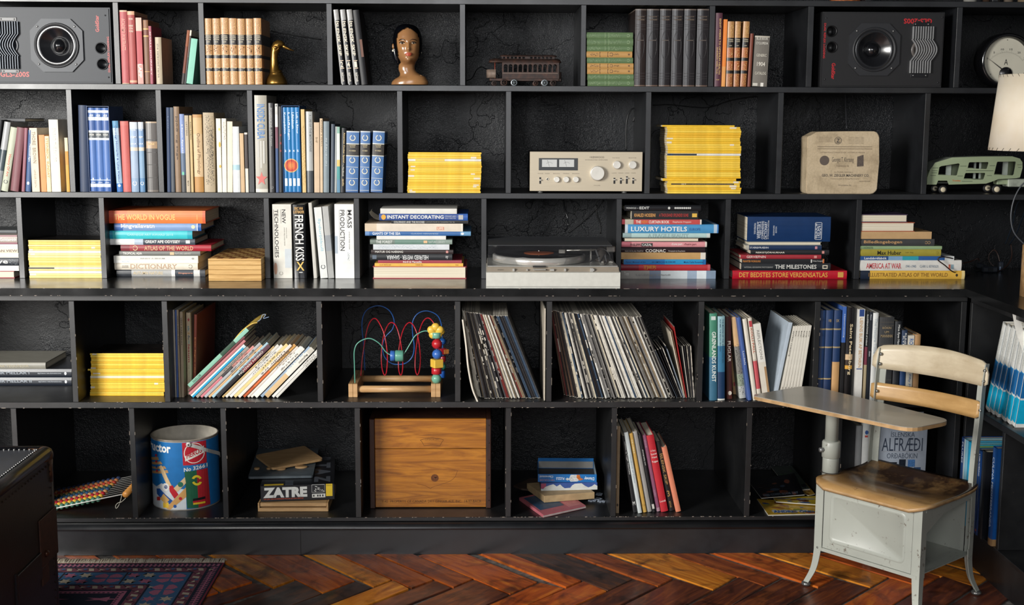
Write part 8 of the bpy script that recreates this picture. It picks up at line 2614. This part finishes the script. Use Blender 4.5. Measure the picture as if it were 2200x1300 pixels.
# post
pc = G(1783.5, 1018, SEZ-.006)
DZ = .585
B().lathe([(.0255, SEZ-.03), (.0255, SEZ+.045), (.0245, SEZ+.05)], (pc.x, pc.y, 0), 'Z', 28).obj('lower_post', PNTm, t)
col_ = B().lathe([(.0255, SEZ+.048), (.0285, SEZ+.05), (.0285, SEZ+.098), (.026, SEZ+.102)], (pc.x, pc.y, 0), 'Z', 28).obj('clamp_collar', PNTm, t)
B().lathe([(.0205, SEZ+.10), (.0205, DZ-.03), (.026, DZ-.011)], (pc.x, pc.y, 0), 'Z', 28).obj('upper_post', PNTm, t)
cd = (Mi.to_3x3() @ Vector((-.95, -.3, 0))).normalized()
b = B().tube([Vector((pc.x, pc.y, SEZ+.075))+cd*.026, Vector((pc.x, pc.y, SEZ+.075))+cd*.042], .0075, 6)
b.obj('clamp_bolt', M('8a8c8c', .35, .6), col_)
B().lathe([(.031, SEZ+.0012), (.029, SEZ+.003), (.0262, SEZ+.001)], (pc.x, pc.y, 0), 'Z', 28, (False, False)).obj('seat_hole_ring', M('2a2220', .6), t)
# writing top
Wp = [G(1612, 849, DZ), G(1957, 921, DZ), G(2046, 903, DZ), G(1738, 827, DZ)]
W4 = [(p.x, p.y) for p in Wp]
poly = []
for i in range(4):
    p0_, p1_, p2_ = [Vector(W4[j]) for j in (i-1, i, (i+1) % 4)]
    rr_ = (.03, .05, .045, .06)[i]
    d0, d1 = (p0_-p1_).normalized()*rr_, (p2_-p1_).normalized()*rr_
    for s_ in (0, .2, .4, .6, .8, 1):
        q = (1-s_)**2*(p1_+d0)+2*s_*(1-s_)*p1_+s_*s_*(p1_+d1)
        poly.append((q.x, q.y))
# lean corners outwards so the rounded outline keeps its size
b = B()
b.prism(poly, DZ-.0125, DZ-.002, 'Z')
bmesh.ops.recalc_face_normals(b.bm, faces=b.bm.faces)
b.obj('writing_top_core', EDG, t)
LAM = NT('grey_laminate', .28, spec=.5)
n_ = LAM.noise(LAM.coords((1, 1, 1)), 5, 4)
LAMm = LAM.col(LAM.ramp(n_, [(.3, '9a9488'), (.7, 'aaa498')]))
LAM.b.inputs['Coat Weight'].default_value = .2
b = B().prism(poly, DZ-.0019, DZ, 'Z')
b.obj('writing_top_laminate', LAMm, t)
boxo('top_bracket', PNTm, t, pc.x-.05, pc.x+.05, pc.y-.05, pc.y+.05, DZ-.0155, DZ-.0127, bev=.001)
# ================================================================ rug
XRg = -.846
YRg = -.335
t = thing('rug', 'pink blue and navy woven rug with a cream fringe', 'rug', (XRg, YRg, 0))
NAVY, PINK, MAUV, BLUE, CREAM, DKB = '232b40', 'cf7c98', '8f5264', '4a78a4', 'dccdb4', '342a2e'
rm = {c_: M(c_, .9, var=.10, scale=260) for c_ in (NAVY, PINK, MAUV, BLUE, CREAM, DKB, '8e3348')}
WR, HR_ = 1.05, 1.9
b = B()
boxo('weave', rm[NAVY], t, -WR, 0, -HR_, 0, .0005, .007)
def rg(name, polys, col, z_):
    b = B()
    for P in polys:
        vs = [b.bm.verts.new((p[0], p[1], z_)) for p in P]
        b.face(vs)
    bmesh.ops.triangulate(b.bm, faces=b.bm.faces)
    for f in b.bm.faces:
        if f.normal.z < 0: f.normal_flip()
    o = b.obj(name, rm[col], t, recalc=False)
    return tag(o, kind='stuff')
def frame(d0, d1):
    """L shaped band between distances d0 and d1 from the back and right edges (and the far sides)"""
    return [[(-WR+d0, -d0), (-d0, -d0), (-d0, -d1), (-WR+d0, -d1)], [(-d1, -d1), (-d0, -d1), (-d0, -HR_+d0), (-d1, -HR_+d0)], [(-WR+d0, -d1), (-WR+d1, -d1), (-WR+d1, -HR_+d0), (-WR+d0, -HR_+d0)], [(-WR+d1, -HR_+d0), (-d1, -HR_+d0), (-d1, -HR_+d1), (-WR+d1, -HR_+d1)]]
rg('edge_band', frame(0, .006), '8e3348', .0074)
rg('pink_band', frame(.012, .036), PINK, .0074)
rg('mauve_band', frame(.046, .082), MAUV, .0074)
rg('blue_band', frame(.088, .192), BLUE, .0074)
rg('mauve_band', frame(.198, .236), MAUV, .0074)
rg('pink_band', frame(.248, .268), PINK, .0074)
sq, tr, cr_, rh, st_, ln = [], [], [], [], [], []
def path(d, step):
    """positions along the back edge band then down the right edge band at distance d"""
    out_ = []
    x = -d
    while x > -WR+d:
        out_.append((x, -d, 0)); x -= step
    y = -d-step
    while y > -HR_+d:
        out_.append((-d, y, 1)); y -= step
    return out_
def rot(P, o_, f):
    return [((o_[0]+p[0]), (o_[1]+p[1])) if not f else ((o_[0]+p[1]), (o_[1]+p[0])) for p in P]
for q in path(.024, .0145): sq.append(rot([(-.005, -.012), (.003, -.012), (.005, -.002), (-.003, -.002)], q, q[2])); sq.append(rot([(-.003, .002), (.005, .002), (.003, .012), (-.005, .012)], q, q[2]))
for q in path(.258, .0145): sq.append(rot([(-.004, -.008), (.003, -.008), (.004, -.001), (-.003, -.001)], q, q[2]))
for d_ in (.064, .217):
    for i, q in enumerate(path(d_, .070)):
        cr_.append(rot([(-.004, -.011), (.012, -.011), (.006, .011), (-.010, .011)], q, q[2]))
        cr_.append(rot([(.026, -.008), (.044, .002), (.028, .006)], q, q[2]))
        ln.append(rot([(-.030, -.017), (-.025, -.017), (.010, .017), (.005, .017)], q, q[2]))
        ln.append(rot([(.012, .017), (.017, .017), (.044, -.017), (.039, -.017)], q, q[2]))
        rh.append(rot([(-.028, .004), (-.018, -.002), (-.012, .008), (-.022, .014)], q, q[2]))
def star8(s_, n_=8, k_=.55):
    return [(s_*(1 if i % 2 == 0 else k_)*math.cos(math.pi*i/n_), s_*(1 if i % 2 == 0 else k_)*math.sin(math.pi*i/n_)) for i in range(2*n_)]
cs_, ps_ = [], []
for i, q in enumerate(path(.140, .100)):
    if i % 2 == 0:
        for sx in (-1, 1):
            for sy in (-1, 1):
                ps_.append(rot([(sx*.003, sy*.004), (sx*.040, sy*.008), (sx*.044, sy*.020), (sx*.030, sy*.034), (sx*.018, sy*.040), (sx*.003, sy*.026)], q, q[2]))
    else:
        for sx in (-1, 1):
            for sy in (-1, 1):
                (cs_ if sx*sy > 0 else ps_).append(rot([(p[0]+sx*.025, p[1]+sy*.026) for p in star8(.023, 6, .5)], q, q[2]))
        ln.append(rot([(-.052, -.05), (-.047, -.05), (-.047, .05), (-.052, .05)], q, q[2]))
rg('dark_diamonds', sq, NAVY, .0077)
rg('cream_bars', cr_, CREAM, .0079)
rg('dark_lines', ln, DKB, .0077)
rg('blue_dots', rh, BLUE, .0079)
rg('pink_stars', ps_, PINK, .0079)
rg('cream_stars', cs_, CREAM, .0081)
rg('field_figures', [[(-WR*.5+p[0]*3+o_, -.315+p[1]) for p in star8(.020, 5, .4)] for o_ in (-.26, -.1, .06, .22)], PINK, .0077)
b = B()
r = random.Random(4)
for i in range(420):
    x = -WR+WR*i/420+r.uniform(-.001, .001)
    l_ = r.uniform(.030, .050)
    dx = r.uniform(-.004, .012)
    z_ = r.uniform(.003, .008)
    b.tube([(x, 0, .006), (x+dx*.4, l_*.5, z_+.006), (x+dx, l_, .0035)], .0017, 4, False)
tag(b.obj('fringe', M('e0d6c2', .9), t), kind='stuff')
# ================================================================ trunk
XT, YT, ZTt = -1.158, -1.0, .572
t = thing('steamer_trunk', 'black studded travel trunk with brown leather corners at the lower left', 'trunk', (XT, YT, .0085))
LH = NT('black_leather', .34)
LH.bump(LH.noise(LH.coords(), 120, 4), .25, .001)
LHm = LH.col(LH.ramp(LH.noise(LH.coords(), 8, 4), [(.3, '0b0c0f'), (.7, '15161a')]))
LB = M('3c241a', .45, var=.25, scale=60)
ND = M('9a9a98', .25, .9, var=0)
wT, dT, hT = .55, .62, ZTt-.0085
b = B().box(-wT, 0, -dT, 0, 0, hT-.004)
b.obj('body', LHm, t)
boxo('lid_top', M('141d29', .3, var=.2, scale=30), t, -wT+.03, -.03, -dT+.03, -.03, hT-.0038, hT, bev=.001)
# rounded edge bars
def bar(p, q, name='edge_binding', r_=.018, m_=LHm):
    return B().tube([Vector(p), Vector(q)], r_, 14).obj(name, m_, t)
e_ = .012
bar((-e_, -dT, hT-e_), (-e_, -.02, hT-e_))
bar((-wT, -e_, hT-e_), (-.02, -e_, hT-e_))
bar((-e_, -e_, .01), (-e_, -e_, hT-.03), 'edge_binding', .013)
bar((-e_, -dT+e_, .01), (-e_, -dT+e_, hT-.03), 'edge_binding', .013)
# leather corner cap
b = B().ball((-.016, -.016, hT-.018), .024, .024, .024, 18, 12)
b.tube([(-.016, -.016, hT-.09), (-.016, -.016, hT-.02)], [.0195, .0215], 16)
b.tube([(-.055, -.016, hT-.016), (-.016, -.016, hT-.018)], [.020, .0215], 16)
b.tube([(-.016, -.06, hT-.016), (-.016, -.016, hT-.018)], [.0195, .0215], 16)
b.obj('leather_corner', M('4a3426', .4, var=.3, scale=60), t)
b = B()
b.box(.0, .004, -.13, .001, .27, .40, bev=.001)
b.box(-.002, .003, -.125, -.075, .22, .27, bev=.001)
b.obj('leather_patch', LB, t)
b = B()
b.box(0, .005, -.30, -.13, .245, .315, bev=.001)
b.box(0, .004, -.31, -.30, .16, .32)
b.obj('leather_strap', LHm, t)
B().lathe([(.010, 0), (.008, .006), (.002, .009)], (.004, -.095, .30), 'X', 12).obj('strap_stud', M('4a2c1c', .3, .5), t)
b = B()
for i in range(44):
    y = -.03-i*.0135
    b.ball((-.030, y, hT+.001), .0034, .0034, .0028, 8, 5)
for i in range(38):
    x = -.035-i*.0135
    b.ball((x, -.030, hT+.001), .0034, .0034, .0028, 8, 5)
tag(b.obj('nail_heads', ND, t), kind='stuff')
b = B()
for i in range(26):
    b.ball((.0008, -.03-i*.022, hT-.040), .002, .0028, .0028, 8, 5)
for i in range(24):
    b.ball((.0008, -.026, hT-.06-i*.022), .002, .0028, .0028, 8, 5)
tag(b.obj('side_nail_heads', M('2c2018', .35, .6), t), kind='stuff')
